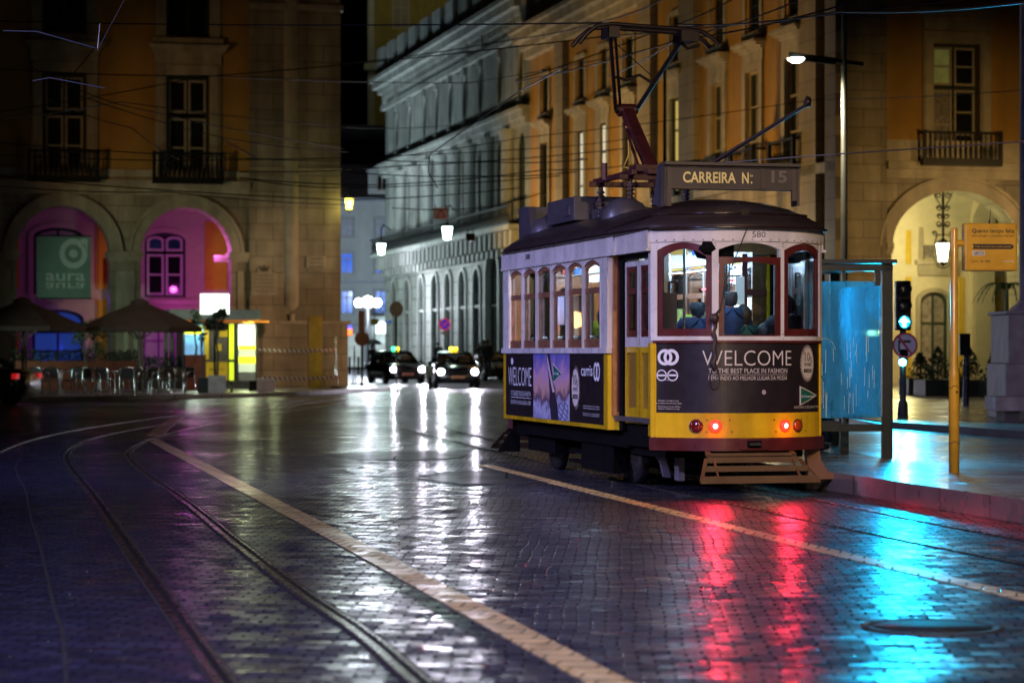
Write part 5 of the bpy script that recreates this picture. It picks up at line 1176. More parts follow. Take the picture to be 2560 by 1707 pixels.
for x, z0, z1, c in ((-.20, 2.37, 2.5, (.8, .1, .1)), (-.05, 2.37, 2.51, (.1, .3, .8)), (.1, 2.38, 2.5, (.75, .5, .1)), (-.27, 1.75, 2.1, (.35, .4, .8)), (.43, 1.7, 1.95, (.5, .7, .2))):
    m_ = MB(); m_.box(x, x+.09, 6.085, 6.09, z0, z1); part(m_, 'notice', mat('notice_%.2f' % x, c, .5, bump=0, emit=c, es=.2))
m_ = MB(); m_.box(-.31, .31, 6.14, 6.17, .75, 1.5); m_.box(-.31, -.22, 6.14, 6.17, 1.5, 2.4); m_.box(.22, .31, 6.14, 6.17, 1.5, 2.4); m_.box(-.22, .22, 6.14, 6.17, 2.2, 2.4); m_.box(-.86, -.31, 6.14, 6.17, 1.0, 1.5); m_.box(.31, .86, 6.14, 6.17, 1.0, 1.5); part(m_, 'rear_partition', inw)
m_ = MB()
for y in (1.9, 3.0, 4.1, 5.2):
    for s in (-1, 1): m_.box(min(s*.16, s*.5) if 0 else min(s*.60, s*.34), max(s*.60, s*.34), y, y+.8, 2.552, 2.556)
m_.box(-.5, .3, .35, .75, 2.552, 2.556)
part(m_, 'ceiling_light', glow('saloon_tube', (.45, .78, 1), 9))
chrome = mat('chrome', (.6, .63, .66), .15, 1, var=.05, bump=0)
m_ = MB()
for x, y in ((-.38, .55), (.02, .50), (.26, 1.2), (-.55, 1.2), (.33, 1.25), (-.3, 3.2), (.3, 3.2), (-.3, 4.6), (.3, 4.6)): m_.tube([(x, y, .75), (x, y, 2.55)], .016, 8)
m_.tube([(-.45, 1.4, 2.3), (-.45, 6.1, 2.3)], .014); m_.tube([(.45, 1.4, 2.3), (.45, 6.1, 2.3)], .014); part(m_, 'handrail', chrome)
m_ = MB(); m_.box(.0, .22, .62, .72, .75, 1.7); m_.tube([(.10, .66, 1.7), (.10, .66, 2.1)], .02); m_.box(-.72, -.55, .25, .4, .75, 2.0); m_.tube([(-.62, .3, 2.0), (-.62, .3, 2.1), (-.55, .25, 2.12)], .015)
m_.box(.46, .70, .10, .3, 2.3, 2.36); part(m_, 'controller', mat('controller_dark', (.05, .03, .03), .4))
for x, w__, z0, z1, c in ((-.42, .09, 2.42, 2.53, (.8, .08, .08)), (-.30, .2, 2.42, 2.53, (.8, .45, .05)), (-.05, .12, 2.42, 2.53, (.08, .3, .85)), (-.62, .14, 2.42, 2.53, (.7, .5, .15)), (-.47, .07, 1.75, 2.15, (.3, .35, .85)), (.42, .10, 1.9, 2.2, (.6, .62, .6)), (-.14, .1, 1.62, 1.8, (.5, .75, .1)), (.50, .08, 1.6, 1.75, (.6, .1, .1))):
    m_ = MB(); m_.box(x, x+w__, 1.318 if z0 > 2.3 else 1.305, 1.325 if z0 > 2.3 else 1.312, z0, z1); part(m_, 'notice', mat('front_notice_%.2f' % x, c, .5, bump=0, emit=c, es=.35))
m_ = MB()
for x0, x1 in ((-.86, -.5), (.5, .86)):
    m_.box(x0, x0+.06, 1.32, 1.35, .8, 2.44); m_.box(x1-.06, x1, 1.32, 1.35, .8, 2.44); m_.box(x0+.06, x1-.06, 1.32, 1.35, .8, 1.5); m_.box(x0+.06, x1-.06, 1.32, 1.35, 2.0, 2.07)
part(m_, 'partition_frame', mat('partition_red', (.13, .03, .02), .35, var=.3, coat=.3))
m_ = MB(); m_.box(-.80, -.56, 1.333, 1.337, 1.5, 2.44); m_.box(.56, .80, 1.333, 1.337, 1.5, 2.44); part(m_, 'partition_pane', tglass)
m_ = MB(); m_.box(-.32, -.14, -.30, -.16, 2.28, 2.5); m_.lathe([(0, 0), (.12, .02), (.16, .1), (.14, .2), (0, .2)], (-.37, -.22, 2.31), 14); part(m_, 'blind_roller', under)
seatm = mat('seat_brown', (.10, .05, .03), .5)
for y in (1.75, 2.45, 3.15, 3.85, 4.55, 5.25):
    for x0, x1 in ((-.84, -.48), (.22, .84)):
        m_ = MB(); m_.box(x0, x1, y+.05, y+.42, 1.08, 1.15); m_.box(x0, x1, y, y+.06, 1.12, 1.52)
        o = part(m_, 'seat', seatm, bevel=.015); m_ = MB(); m_.tube([(x0+.03, y+.03, 1.52), (x0+.06, y+.03, 1.58), (x1-.06, y+.03, 1.58), (x1-.03, y+.03, 1.52)], .014, 6); m_.build('grab_bar', chrome, o)
for x, y, z, e in ((-.1, .6, 2.4, 8), (0, 2.3, 2.4, 40), (0, 3.9, 2.4, 40), (0, 5.4, 2.4, 40)): lamp('POINT', Tp(x, y, z), e, (.35, .62, 1) if y < 2 else (.55, .75, 1), .15)
lamp('POINT', Tp(-.2, 5.5, 1.8), 34, (1, .46, .15), .1); lamp('POINT', Tp(-.1, 3.2, 1.7), 7, (1, .6, .3), .1)  # warm points added to colour the saloon behind the side windows
# electronic board glowing white near the left windows
m_ = MB(); m_.box(.86, .87, 1.8, 2.35, 1.62, 2.0); m_.box(.86, .87, 2.5, 2.62, 1.7, 2.03); part(m_, 'lit_poster', glow('poster_white', (.8, 1, .97), 4))
m_ = MB(); m_.box(.86, .87, 2.75, 3.3, 2.2, 2.22); m_.box(.86, .87, 3.35, 3.8, 2.12, 2.14); part(m_, 'lit_strip', glow('strip_red', (1, .08, .1), 4))
# ============================================================ PEOPLE
def skin(name, verts, edges, rad, m, parent, root=0, sub=1):
    me = bpy.data.meshes.new(name); me.from_pydata(verts, edges, []); me.materials.append(m)
    o = bpy.data.objects.new(name, me); COL.objects.link(o); o.parent = parent
    md = o.modifiers.new('skin', 'SKIN'); md.use_smooth_shade = True
    for v, r_ in zip(me.skin_vertices[0].data, rad): v.radius = (r_, r_) if not isinstance(r_, tuple) else r_; v.use_root = False
    me.skin_vertices[0].data[root].use_root = True
    sb = o.modifiers.new('sub', 'SUBSURF'); sb.levels = sub; sb.render_levels = sub
    return o
POSE = dict(pelvis=(0, 0, .53), waist=(0, 0, .61), chest=(0, .005, .72), neck=(0, .01, .835), head=(0, -.005, .90), crown=(0, .0, .955),
            shl=(-.105, .005, .795), ell=(-.125, .02, .63), wrl=(-.12, -.04, .49), shr=(.105, .005, .795), elr=(.125, .02, .63), wrr=(.12, -.04, .49),
            hpl=(-.05, 0, .51), knl=(-.055, -.01, .285), anl=(-.055, .015, .045), tol=(-.06, -.09, .02), hpr=(.05, 0, .51), knr=(.055, -.01, .285), anr=(.055, .015, .045), tor=(.06, -.09, .02))
SKINM = mat('skin_tone', (.42, .24, .17), .5, var=.08, bump=0)
def person(label, loc, rz, h, jc, tc, hc, pose=None, group=None, hood_=False, hairlen=0, thick=1.0, bald=False):
    """standing or posed figure: continuous body with fingers, plus jacket, trousers, shoes and hair"""
    o = thing('person', label, 'person', loc, rz, group); P = dict(POSE); P.update(pose or {})
    V = []; E = []; Rr = []
    def add(p, r_, to=None):
        V.append(tuple(q*h for q in p)); Rr.append(r_*h)
        if to is not None: E.append((to, len(V)-1))
        return len(V)-1
    pv = add(P['pelvis'], .062); wa = add(P['waist'], .045, pv); ch = add(P['chest'], .045, wa); nk = add(P['neck'], .029, ch)
    hd = Vector(P['head']); cr = Vector(P['crown'])
    h0 = add(hd-(cr-hd)*.35+Vector((0, -.012, 0)), .036, nk); h1 = add(hd+(cr-hd)*.25, .047, h0); add(cr-(cr-hd)*.25, .034, h1)
    for s in 'lr':
        a = add(P['sh'+s], .028, ch); b = add(P['el'+s], .022, a); c = add(P['wr'+s], .016, b)
        w_ = Vector(P['wr'+s]); d = (w_-Vector(P['el'+s])).normalized(); side_ = d.cross(Vector((0, 1, 0)) if abs(d.y) < .8 else Vector((1, 0, 0))).normalized()
        pm_ = add(w_+d*.03, .018, c)
        for k in range(4):
            q = w_+d*.045+side_*(.0135*(k-1.5)); f1 = add(q+d*(.018, .022, .021, .016)[k], .0055, pm_); add(q+d*(.034, .042, .04, .03)[k]+Vector((0, -.010, 0)), .0045, f1)
        q = w_+d*.012+side_*.022; t1 = add(q+d*.012, .006, c); add(q+d*.028+side_*.008, .005, t1)
        a = add(P['hp'+s], .05, pv); b = add(P['kn'+s], .034, a); c = add(P['an'+s], .021, b); add(P['to'+s], .016, c)
    skin('body', V, E, Rr, SKINM, o)
    jm = mat('jacket_%.2f_%.2f_%.2f' % jc, jc, .8, var=.25, scale=12, bump=.15)
    tm = mat('trousers_%.2f_%.2f_%.2f' % tc, tc, .8, var=.2, scale=12, bump=.15)
    V = []; E = []; Rr = []; t = thick
    pv = add(Vector(P['pelvis'])*.75+Vector(P['waist'])*.25, .074*t); wa = add(P['waist'], .072*t, pv); ch = add(P['chest'], .08*t, wa); add(Vector(P['neck'])+Vector((0, 0, .012)), .036*t, add(Vector(P['chest'])*.5+Vector(P['neck'])*.5, .052*t, ch))
    for s in 'lr': a = add(P['sh'+s], .046*t, ch); b = add(P['el'+s], .036*t, a); add(Vector(P['wr'+s])*.94+Vector(P['el'+s])*.06, .026*t, b)
    skin('jacket', V, E, Rr, jm, o)
    V = []; E = []; Rr = []
    pv = add(P['pelvis'], .068)
    for s in 'lr': a = add(P['hp'+s], .054, pv); b = add(P['kn'+s], .042, a); add(Vector(P['an'+s])*.95+Vector(P['kn'+s])*.05, .032, b)
    skin('trousers', V, E, Rr, tm, o)
    for s in 'lr':
        V = []; E = []; Rr = []; a = add(P['an'+s], .027); b = add((Vector(P['an'+s])+Vector(P['to'+s]))/2+Vector((0, 0, -.004)), .024, a); add(P['to'+s], .02, b); skin('shoe', V, E, Rr, mat('shoe_dark', (.02, .018, .016), .4), o)
    # hair cap shaped round the skull, face left open
    m_ = MB(); m_.smooth = True; c = (hd+(cr-hd)*.35)*h; vs = []; n = 14
    ring = [(.043, -.95), (.051, -.62), (.056, -.3), (.057, 0), (.052, .35), (.038, .65), (.018, .9), (.002, 1.0)]
    if bald: ring = [(.042, -.95), (.050, -.62), (.0535, -.3), (.054, 0), (.0515, .25), (.047, .42)]
    low = [(.05, -.75-hairlen*4)] if hairlen or hood_ else []
    for rr, zf in low+ring:
        for k in range(n):
            a = 2*math.pi*k/n; back = min(1, max(0, .75+1.6*math.sin(a))); z = zf*.062; 
            if zf < .2 and not hood_: z = zf*.062*back+(1-back)*.022
            vs.append((c.x+rr*h*math.cos(a)*.95, c.y+(rr*h*math.sin(a))*1.08+.006*h, c.z+z*h))
    N = len(low+ring); m_.add(vs, [(i*n+k, i*n+(k+1) % n, (i+1)*n+(k+1) % n, (i+1)*n+k) for i in range(N-1) for k in range(n)])
    m_.build('hood' if hood_ else 'hair', jm if hood_ else mat('hair_%.2f_%.2f_%.2f' % hc, hc, .6, var=.4, scale=30, bump=.3), o)
    # face: nose, eyes, mouth
    f = (hd+(cr-hd)*.05)*h; m_ = MB(); m_.smooth = True
    m_.add([(f.x, f.y-.062*h, f.z-.004*h), (f.x-.009*h, f.y-.045*h, f.z-.008*h), (f.x+.009*h, f.y-.045*h, f.z-.008*h), (f.x, f.y-.045*h, f.z+.018*h)], [(0, 1, 2), (0, 3, 1), (0, 2, 3), (1, 3, 2)]); m_.build('nose', SKINM, o)
    for s in (-1, 1): m_ = MB(); m_.lathe([(0, -.003*h), (.006*h, 0), (0, .003*h)], (f.x+s*.017*h, f.y-.046*h, f.z+.014*h), 8, 'y'); m_.build('eye', inkb, o)
    m_ = MB(); m_.box(f.x-.014*h, f.x+.014*h, f.y-.049*h, f.y-.04*h, f.z-.024*h, f.z-.020*h); m_.build('mouth', mat('lip', (.25, .08, .07), .5), o)
    return o
SIT = dict(pelvis=(0, 0, .0), waist=(0, .0, .09), chest=(0, -.0, .19), neck=(0, -.005, .285), head=(0, -.015, .337), crown=(0, -.015, .402),
           shl=(-.105, -.005, .275), ell=(-.13, -.03, .12), wrl=(-.08, -.13, .06), shr=(.105, -.005, .275), elr=(.13, -.03, .12), wrr=(.08, -.13, .06),
           hpl=(-.05, -.02, 0), knl=(-.06, -.25, .02), anl=(-.06, -.25, -.20), tol=(-.06, -.34, -.22), hpr=(.05, -.02, 0), knr=(.06, -.25, .02), anr=(.06, -.25, -.20), tor=(.06, -.34, -.22))
navy = (.008, .014, .05); teal = (.008, .05, .05)
def rider(x, y, z, rz, label, jc, hc, pose=None, **k):
    p = dict(SIT); p.update(pose or {}); return person(label, Tp(x, y, z), BETA+rz, 1.66, jc, (.02, .02, .03), hc, p, 'passengers in the tram', **k)
PI = math.pi
rider(-.10, .98, 1.28, PI, 'balding passenger in a navy coat, behind the left end window of the tram', navy, (.05, .05, .055), bald=True)
rider(.08, 1.35, 1.14, PI, 'fair haired passenger in a teal top, partly behind the post between two end windows', teal, (.25, .17, .08))
rider(.12, .60, 1.38, PI, 'grey haired passenger in a blue jacket, behind the middle end window of the tram', (.010, .03, .10), (.05, .05, .055), bald=True)
rider(.27, .60, 1.20, PI, 'passenger in a green teal jacket sitting low behind the middle window', teal, (.03, .02, .015))
rider(.47, .50, 1.02, PI-.3, 'passenger in dark sleeves raising a pale hand behind the middle window', (.02, .02, .025), (.03, .02, .015), dict(ell=(-.15, .0, .24), wrl=(-.12, -.02, .41)))
rider(.68, .45, 1.30, PI, 'hooded dark passenger behind the narrow right end window', (.012, .012, .016), (.02, .02, .02), hood_=True)
rider(-.45, 3.3, 1.22, PI/2, 'passenger in a bright lime jacket behind the middle side windows', (.42, .55, .02), (.03, .02, .015), thick=1.15)
rider(-.40, 2.25, 1.15, PI, 'dark haired passenger low behind the near side windows', (.03, .04, .07), (.02, .015, .01))
# people in the street
bk = (.012, .012, .014)
def walker(pxx, Y, label, h, rz, zg=0, **k): return person(label, (px(pxx, Y), Y, zg), rz, h, k.pop('jc', bk), k.pop('tc', bk), (.02, .015, .01), **k)
gp = 'people walking up the street'
walker(1196, 128, 'dark figure walking alone, left of the close pair behind the taxis', 1.68, 2.9, .3, group=gp)
walker(1209, 118, 'dark walking figure, left one of the close pair behind the taxis', 1.78, 3.2, .3, group=gp, pose=dict(knl=(-.055, -.07, .29), anl=(-.055, -.05, .05), tol=(-.06, -.15, .03)))
walker(1219, 117, 'dark walking figure, right one of the close pair behind the taxis', 1.80, 3.0, .3, group=gp, pose=dict(anr=(.055, .10, .06), tor=(.06, .03, .02)))
walker(1096, 130, 'dark figure half hidden behind the right taxi', 1.74, 3.0, .3, group=gp)
u = walker(931, 128, 'dark figure under a black umbrella near the lit shop front', 1.7, .4, .2, pose=dict(elr=(.14, -.06, .66), wrr=(.07, -.1, .78)))
um = thing('umbrella', 'black umbrella held over the figure near the lit shop front', 'umbrella', (px(931, 128)-.05, 128-.1, 1.42))
m_ = MB(); m_.smooth = True; m_.lathe([(.58, .42), (.5, .55), (.35, .65), (.18, .71), (.01, .73)], n=10); m_.build('canopy', mat('umbrella_cloth', (.008, .008, .01), .6), um)
m_ = MB(); m_.tube([(0, 0, -.15), (0, 0, .8)], .012, 5); m_.build('shaft', IRONB, um)
walker(2062, 29.6, 'dark figure standing in profile behind the wet shelter glass', 1.58, -1.3, .2, jc=(.01, .015, .03), tc=(.01, .012, .02))
person('blonde person in pale jacket and blue jeans beside the pedestal at the right edge', (px(2556, 41.6), 41.6, .3), -.9, 1.22, (.55, .42, .32), (.03, .09, .42), (.42, .24, .08), dict(ell=(-.14, -.02, .66), wrl=(-.04, -.11, .80), elr=(.13, -.03, .66), wrr=(.03, -.12, .79)), hairlen=.12)

# ============================================================ CARS
def car(label, loc, rz, col, L=4.5, W=1.8, H=1.47, taxi=None, group=None, front_lit=True, tail=False, plate=None, name='parked_car', hatch=False, roofcol=None):
    """car with its nose at -y; taxi gives the colours of the roof sign"""
    o = thing(name, label, 'taxi' if taxi else 'car', loc, rz, group)
    body = mat('paint_%.2f_%.2f_%.2f' % col, col, .22, .25, var=.05, bump=0, coat=1)
    rf = mat('paint_%.2f_%.2f_%.2f' % roofcol, roofcol, .22, .25, var=.05, bump=0, coat=1) if roofcol else body
    gl = mat('car_glass', (.012, .013, .016), .04, var=.1, bump=0, spec=.9)
    prof = [(0, .30, .58, .80), (.12, .22, .70, .90), (.5, .20, .86, .97), (1.15, .2, .94, 1.0), (2.0, .2, .97, 1.0), (3.2, .2, .98, 1.0), (L-.7, .2, .98, .98), (L-.2, .24, .95, .92), (L, .34, .80, .84)]
    m_ = MB(); m_.smooth = True; vs = []
    for y, zb, zt, wf in prof:
        w_ = W/2*wf; zm = (zb+zt)/2
        vs += [(-w_*.86, y, zb), (-w_*.98, y, zb+.12), (-w_, y, zm), (-w_*.96, y, zt-.07), (-w_*.84, y, zt), (0, y, zt+.025), (w_*.84, y, zt), (w_*.96, y, zt-.07), (w_, y, zm), (w_*.98, y, zb+.12), (w_*.86, y, zb)]
    n = 11; N = len(prof); fs = [(i*n+k, i*n+(k+1) % n, (i+1)*n+(k+1) % n, (i+1)*n+k) for i in range(N-1) for k in range(n)]+[tuple(range(n))[::-1], tuple(range((N-1)*n, N*n))]
    m_.add(vs, fs); m_.build('body', body, o)
    # glasshouse
    y0, y1, y2, y3 = (1.2, 1.95, 3.1 if not hatch else L-.9, L-.75 if not hatch else L-.2)
    m_ = MB(); m_.smooth = True; wb, wt = W*.445, W*.335
    vs = [(-wb, y0, .93), (wb, y0, .93), (wb, y3, .95), (-wb, y3, .95), (-wt, y1, H-.05), (wt, y1, H-.05), (wt, y2, H-.05), (-wt, y2, H-.05)]
    m_.hexa(vs); m_.build('windows', gl, o)
    m_ = MB(); m_.hexa([(-wt-.02, y1-.08, H-.06), (wt+.02, y1-.08, H-.06), (wt+.02, y2+.08, H-.06), (-wt-.02, y2+.08, H-.06), (-wt+.08, y1+.1, H), (wt-.08, y1+.1, H), (wt-.08, y2-.1, H), (-wt+.08, y2-.1, H)])
    for s in (-1, 1):
        m_.bar((s*wb, y0, .93), (s*(wt+.01), y1, H-.05), .06, .05); m_.bar((s*wb, y3, .95), (s*(wt+.01), y2, H-.05), .09, .07); m_.bar((s*wb*1.0, (y0+y3)/2, .95), (s*(wt+.01), (y1+y2)/2, H-.05), .07, .05)
    m_.build('roof', rf, o, bevel=.02)
    for y in (.82, L-.85):
        for s in (-1, 1):
            m_ = MB(); m_.lathe([(0, -.1), (.30, -.1), (.325, -.06), (.325, .06), (.30, .1), (0, .1)], (s*(W/2-.11), y, .325), 22, 'x'); t_ = m_.build('wheel', mat('tyre', (.012, .012, .012), .7), o)
            m_ = MB(); m_.lathe([(0, -.02), (.2, -.01), (.21, .02), (0, .03)], (s*(W/2-.02), y, .325), 16, 'x'); m_.build('rim', mat('alloy', (.3, .3, .32), .3, .8, bump=0), t_)
    for s in (-1, 1):
        m_ = MB(); m_.smooth = True; m_.lathe([(0, -.17), (.07, -.14), (.13, -.03), (.12, .05), (0, .08)], (s*(W/2-.27), .06, .66), 14, 'y')
        m_.build('headlight', glow('headlight_lit', (.86, .9, 1), 70) if front_lit else mat('lens_clear', (.3, .3, .32), .1, bump=0, coat=1), o)
        m_ = MB(); m_.box(s*(W/2-.16)-.11, s*(W/2-.16)+.11, L-.12, L+.01, .72, .86); m_.build('tail_light', glow('car_tail', (1, .02, .02), .35) if tail else redd, o)
        m_ = MB(); m_.smooth = True; m_.box(s*(W/2+.08)-.08, s*(W/2+.08)+.08, 1.45, 1.6, .95, 1.08); m_.build('mirror', body, o, bevel=.03)
    m_ = MB(); m_.box(-W*.27, W*.27, -.02, .1, .52, .66); m_.box(-W*.33, W*.33, -.02, .1, .3, .42); m_.build('grille', mat('grille_black', (.01, .01, .01), .35, .4), o)
    if plate:
        m_ = MB(); m_.box(-.26, .26, -.045, -.025, .40, .51); pl = m_.build('number_plate', mat(plate[1], plate[2], .4, bump=0, emit=plate[2], es=.08), o)
        m_ = MB(); text(m_, plate[0], lambda u_, z, q: (u_, -.045-q, z), -.2, .22, .425, .07, .003, .01); m_.build('plate_number', inkb, pl)
    if taxi:
        y = (y1+y2)/2-.3; m_ = MB(); m_.box(-.16, .16, y-.06, y+.06, H+.0, H+.04); sg = m_.build('roof_sign', IRONB, o)
        for k, c in enumerate(taxi): m_ = MB(); x0 = -.17+.34*k/len(taxi); m_.box(x0, x0+.34/len(taxi)-.02, y-.05, y+.05, H+.04, H+.16); m_.build('sign_lens', glow('taxi_%d_%.1f' % (k, c[0]), c, 6), sg)
        m_ = MB(); m_.box(-.13, .05, y0+.35, y0+.37, 1.06, 1.09); m_.build('dashboard_light', glow('dash_orange', (1, .45, .05), 3), o)
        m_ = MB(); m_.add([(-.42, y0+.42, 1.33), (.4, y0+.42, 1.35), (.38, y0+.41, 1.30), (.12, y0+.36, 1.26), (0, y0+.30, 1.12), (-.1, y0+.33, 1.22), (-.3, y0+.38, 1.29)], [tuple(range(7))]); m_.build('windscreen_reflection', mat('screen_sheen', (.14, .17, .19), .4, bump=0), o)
    return o
def headbeams(x, y, rz, W=1.8, e=900):
    for s in (-1, 1):
        c, q = math.cos(rz), math.sin(rz); lx, ly = s*(W/2-.27), -.28
        p = (x+c*lx-q*ly, y+q*lx+c*ly, .66); a = (p[0]+q*22, p[1]-c*22, .30); lamp('SPOT', p, e, (.88, .82, 1), .08, aim=a, spot=110, blend=1)
X2 = px(1145, 94.5); X1 = px(1020, 108)
car('black taxi with both headlights lit and a yellow roof sign, nearer one beside the tram', (X2, 94.5, 0), .10, (.012, .010, .014), taxi=[(1, .85, .05), (1, .7, .02)], plate=('68-CX-29', 'plate_orange', (.85, .42, .2)), name='taxi', group='taxis in the street', W=1.86)
car('black taxi behind the thin sign post, its roof sign green and yellow', (X1, 108, 0), .30, (.014, .012, .016), taxi=[(.05, 1, .45), (1, .7, .02)], plate=('21-HJ-74', 'plate_red', (.7, .22, .2)), name='taxi', group='taxis in the street', W=1.84, H=1.5)
headbeams(X2, 94.5, .10, 1.86, 1050); headbeams(X1, 108, .30, 1.84, 1000)
car('dark green car parked at the kerb, half hidden behind the tram', (px(1262, 120), 120, 0), .28, (.03, .05, .05), front_lit=False)
car('black estate car with a glowing red tail lamp, cut by the left edge', (px(-8, 64.5)-3.35, 65.0, 0), BETA+.10+PI/2+PI-.55, (.008, .008, .010), tail=True, front_lit=False, L=4.4)
car('cream car behind the black estate car at the far left', (px(42, 70.5)-1.1, 71.6, 0), -PI/2-.15+PI, (.42, .34, .20), front_lit=False)
# scooter beside the nearer taxi
sc = thing('scooter', 'pale scooter squeezed beside the nearer taxi, front toward the square', 'scooter', (px(1076, 92.5), 92.5, 0), .05)
m_ = MB(); m_.smooth = True; m_.lathe([(0, -.06), (.22, -.06), (.25, 0), (.22, .06), (0, .06)], (0, 0, .25), 18, 'x'); m_.lathe([(0, -.06), (.22, -.06), (.25, 0), (.22, .06), (0, .06)], (0, 1.25, .25), 18, 'x'); m_.build('wheels', mat('tyre', (.01,)*3), sc)
m_ = MB(); m_.hexa([(-.10, .1, .3), (.10, .1, .3), (.14, .3, .3), (-.14, .3, .3), (-.2, .15, .92), (.2, .15, .92), (.15, .32, .9), (-.15, .32, .9)]); m_.box(-.15, .15, .3, 1.4, .3, .42); m_.box(-.17, .17, .75, 1.45, .42, .72); m_.build('fairing', mat('scooter_pale', (.5, .58, .55), .25, coat=.8), sc, bevel=.04)
m_ = MB(); m_.tube([(-.3, .2, 1.02), (0, .12, .98), (.3, .2, 1.02)], .022); m_.box(-.08, .08, .05, .18, .92, 1.08); m_.build('handlebar', IRONB, sc)
m_ = MB(); m_.box(-.14, .14, .7, 1.4, .72, .82); m_.build('seat', IRONB, sc)

# ============================================================ STREET FURNITURE, RIGHT
# ---- shelter
st = mat('shelter_steel', (.016, .02, .023), .4, .4, var=.15); sgl = glassmat('wet_shelter_glass', (.55, .92, 1.0), .7, dirt=.55, dirt_glow_col=(.32, .66, .74))  # cyan glow of the light put into the glass tint and its dirt colour
SH = thing('bus_shelter', 'grey steel bus shelter with wet glass glowing cyan, to the right of the tram', 'shelter', (4.31, 27.8, .2), BETA*.0+R(2))
m_ = MB()
for x, y in ((0, 0), (0, 3.6), (-1.55, 3.6)): m_.box(x-.06, x+.06, y-.05, y+.05, 0, 2.23)
m_.box(-1.55, -1.47, -.05, .05, .35, 2.2)
m_.build('post', st, SH, bevel=.006)
m_ = MB(); m_.box(-1.7, .06, -.05, .05, 2.14, 2.22); m_.box(-1.55, -.06, -.04, .04, .30, .385); m_.box(-1.7, -1.55, -.05, 3.65, 2.14, 2.22); m_.box(-.04, .04, .05, 3.6, .32, .38); m_.build('rail', st, SH)
m_ = MB(); m_.box(-1.75, .10, -.1, 3.75, 2.225, 2.27); m_.build('roof', st, SH)
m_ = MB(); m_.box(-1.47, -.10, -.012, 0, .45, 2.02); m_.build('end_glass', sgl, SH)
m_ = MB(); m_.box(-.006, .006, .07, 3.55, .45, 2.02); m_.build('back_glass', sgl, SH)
m_ = MB()
for x in (-.5, -1.0): m_.box(x-.02, x+.02, -.03, .02, .385, .46); m_.box(x-.02, x+.02, -.03, .02, 2.02, 2.14)
m_.box(-.14, -.08, -.03, .03, 1.97, 2.14); m_.box(-1.0, -.55, -.02, .05, .385, .42); m_.build('glass_clamp', st, SH)
m_ = MB(); m_.box(-.55, -.15, .6, 3.0, .43, .47); m_.box(-.4, -.3, .8, .9, 0, .43); m_.box(-.4, -.3, 2.7, 2.8, 0, .43); m_.build('bench', st, SH)
m_ = MB()      # scratched letters and drip streaks on the pane
mk = mat('pane_scratch', (.5, .75, .78), .5, bump=0)
for cx, cz, r_ in ((-.95, 1.25, .16), (-.72, 1.18, .13)): m_.tube([(cx+r_*math.cos(a/10), -.016, cz+r_*1.4*math.sin(a/10)) for a in range(3, 33)], .0035, 4)
m_.build('scratches', mk, SH)
m_ = MB(); random.seed(3)
for k in range(34):
    x = random.uniform(-.95, -.12); z = random.uniform(.7, 1.4); L_ = random.uniform(.05, .3); m_.tube([(x, -.015, z), (x+random.uniform(-.006, .006), -.015, z-L_)], .003, 4)
m_.build('drip', mat('water_streak', (.7, .85, .88), .2, bump=0), SH)
# ---- traffic signal
sx, sy = px(2257, 41.0), 41.0
TS_ = thing('traffic_signal', 'traffic signal showing a cyan straight on arrow, with a no right turn sign', 'traffic light', (sx, sy, .2), .0)
m_ = MB(); m_.lathe([(.0, 0), (.14, 0), (.14, .05), (.095, .09), (.085, .35), (.055, .4), (.05, 2.1), (0, 2.12)], n=14); m_.build('pole', mat('signal_pole', (.05, .055, .06), .4, .3), TS_)
m_ = MB(); m_.box(-.13, .13, -.1, .12, 1.58, 2.42); m_.build('signal_head', IRONB, TS_, bevel=.03)
for k, z in enumerate((2.28, 2.0, 1.72)):
    m_ = MB(); m_.smooth = True
    m_.lathe([(.11, -.10), (.115, -.26), (.105, -.26), (.10, -.10)], (0, 0, z), 18, 'y'); v_ = m_.build('visor', IRONB, TS_)
    m_ = MB(); m_.lathe([(0, -.125), (.06, -.12), (.10, -.10)], (0, 0, z), 18, 'y'); m_.build('lens', mat('lens_off', (.02, .03, .035), .15, bump=0, coat=1) if k < 2 else glow('lens_cyan', (.0, .45, .8), 2.2), v_)
cy = glow('cyan_lit', (.12, .85, 1), 15)
m_ = MB(); m_.prism([(-.035, -.08), (.035, -.08), (.035, 0), (.095, 0), (0, .10), (-.095, 0), (-.035, 0)], -.15, -.135, lambda u_, v, q: (u_, q, v+1.72)); m_.build('arrow', cy, TS_)
m_ = MB(); m_.box(-.07, .07, -.1, .06, .92-.12+.2, .92+.14+.2); m_.build('repeater_head', IRONB, TS_)
m_ = MB(); m_.smooth = True; m_.lathe([(0, -.14), (.05, -.13), (.065, -.10)], (-.02, 0, 1.04), 16, 'y'); m_.build('repeater_lens', cy, TS_)
m_ = MB(); Ms = lambda u_, z, q: (u_+.02, -.10-q, z+1.50-.05); zc = 0
disc(m_, Ms, 0, -.12, .215, .215, .0, 36); sg = m_.build('sign_disc', mat('sign_white', (.55, .56, .62), .4, bump=0), TS_)
m_ = MB(); disc(m_, Ms, 0, -.12, .215, .215, .006, 36, .84); m_.prism([(-.14, .03), (-.11, .06), (.14, -.28), (.11, -.30)], .006, .009, Ms); m_.build('red_ring', mat('sign_red_paint', (.45, .03, .07), .4, bump=0), sg)
m_ = MB(); m_.prism([(-.115, -.23), (-.085, -.25), (-.085, -.08), (.10, -.08), (.10, -.035), (-.115, -.035)], .002, .005, Ms); m_.build('arrow_mark', inkb, sg)
lamp('SPOT', (sx, sy-.3, 1.9), 620, (.02, .56, 1), .11, aim=(sx-.9, sy-12, -.4), spot=66, blend=.8)
lamp('SPOT', (sx-.02, sy-.2, 1.22), 350, (.02, .75, 1), .06, aim=(sx-.7, sy-11, 0), spot=66, blend=.8)
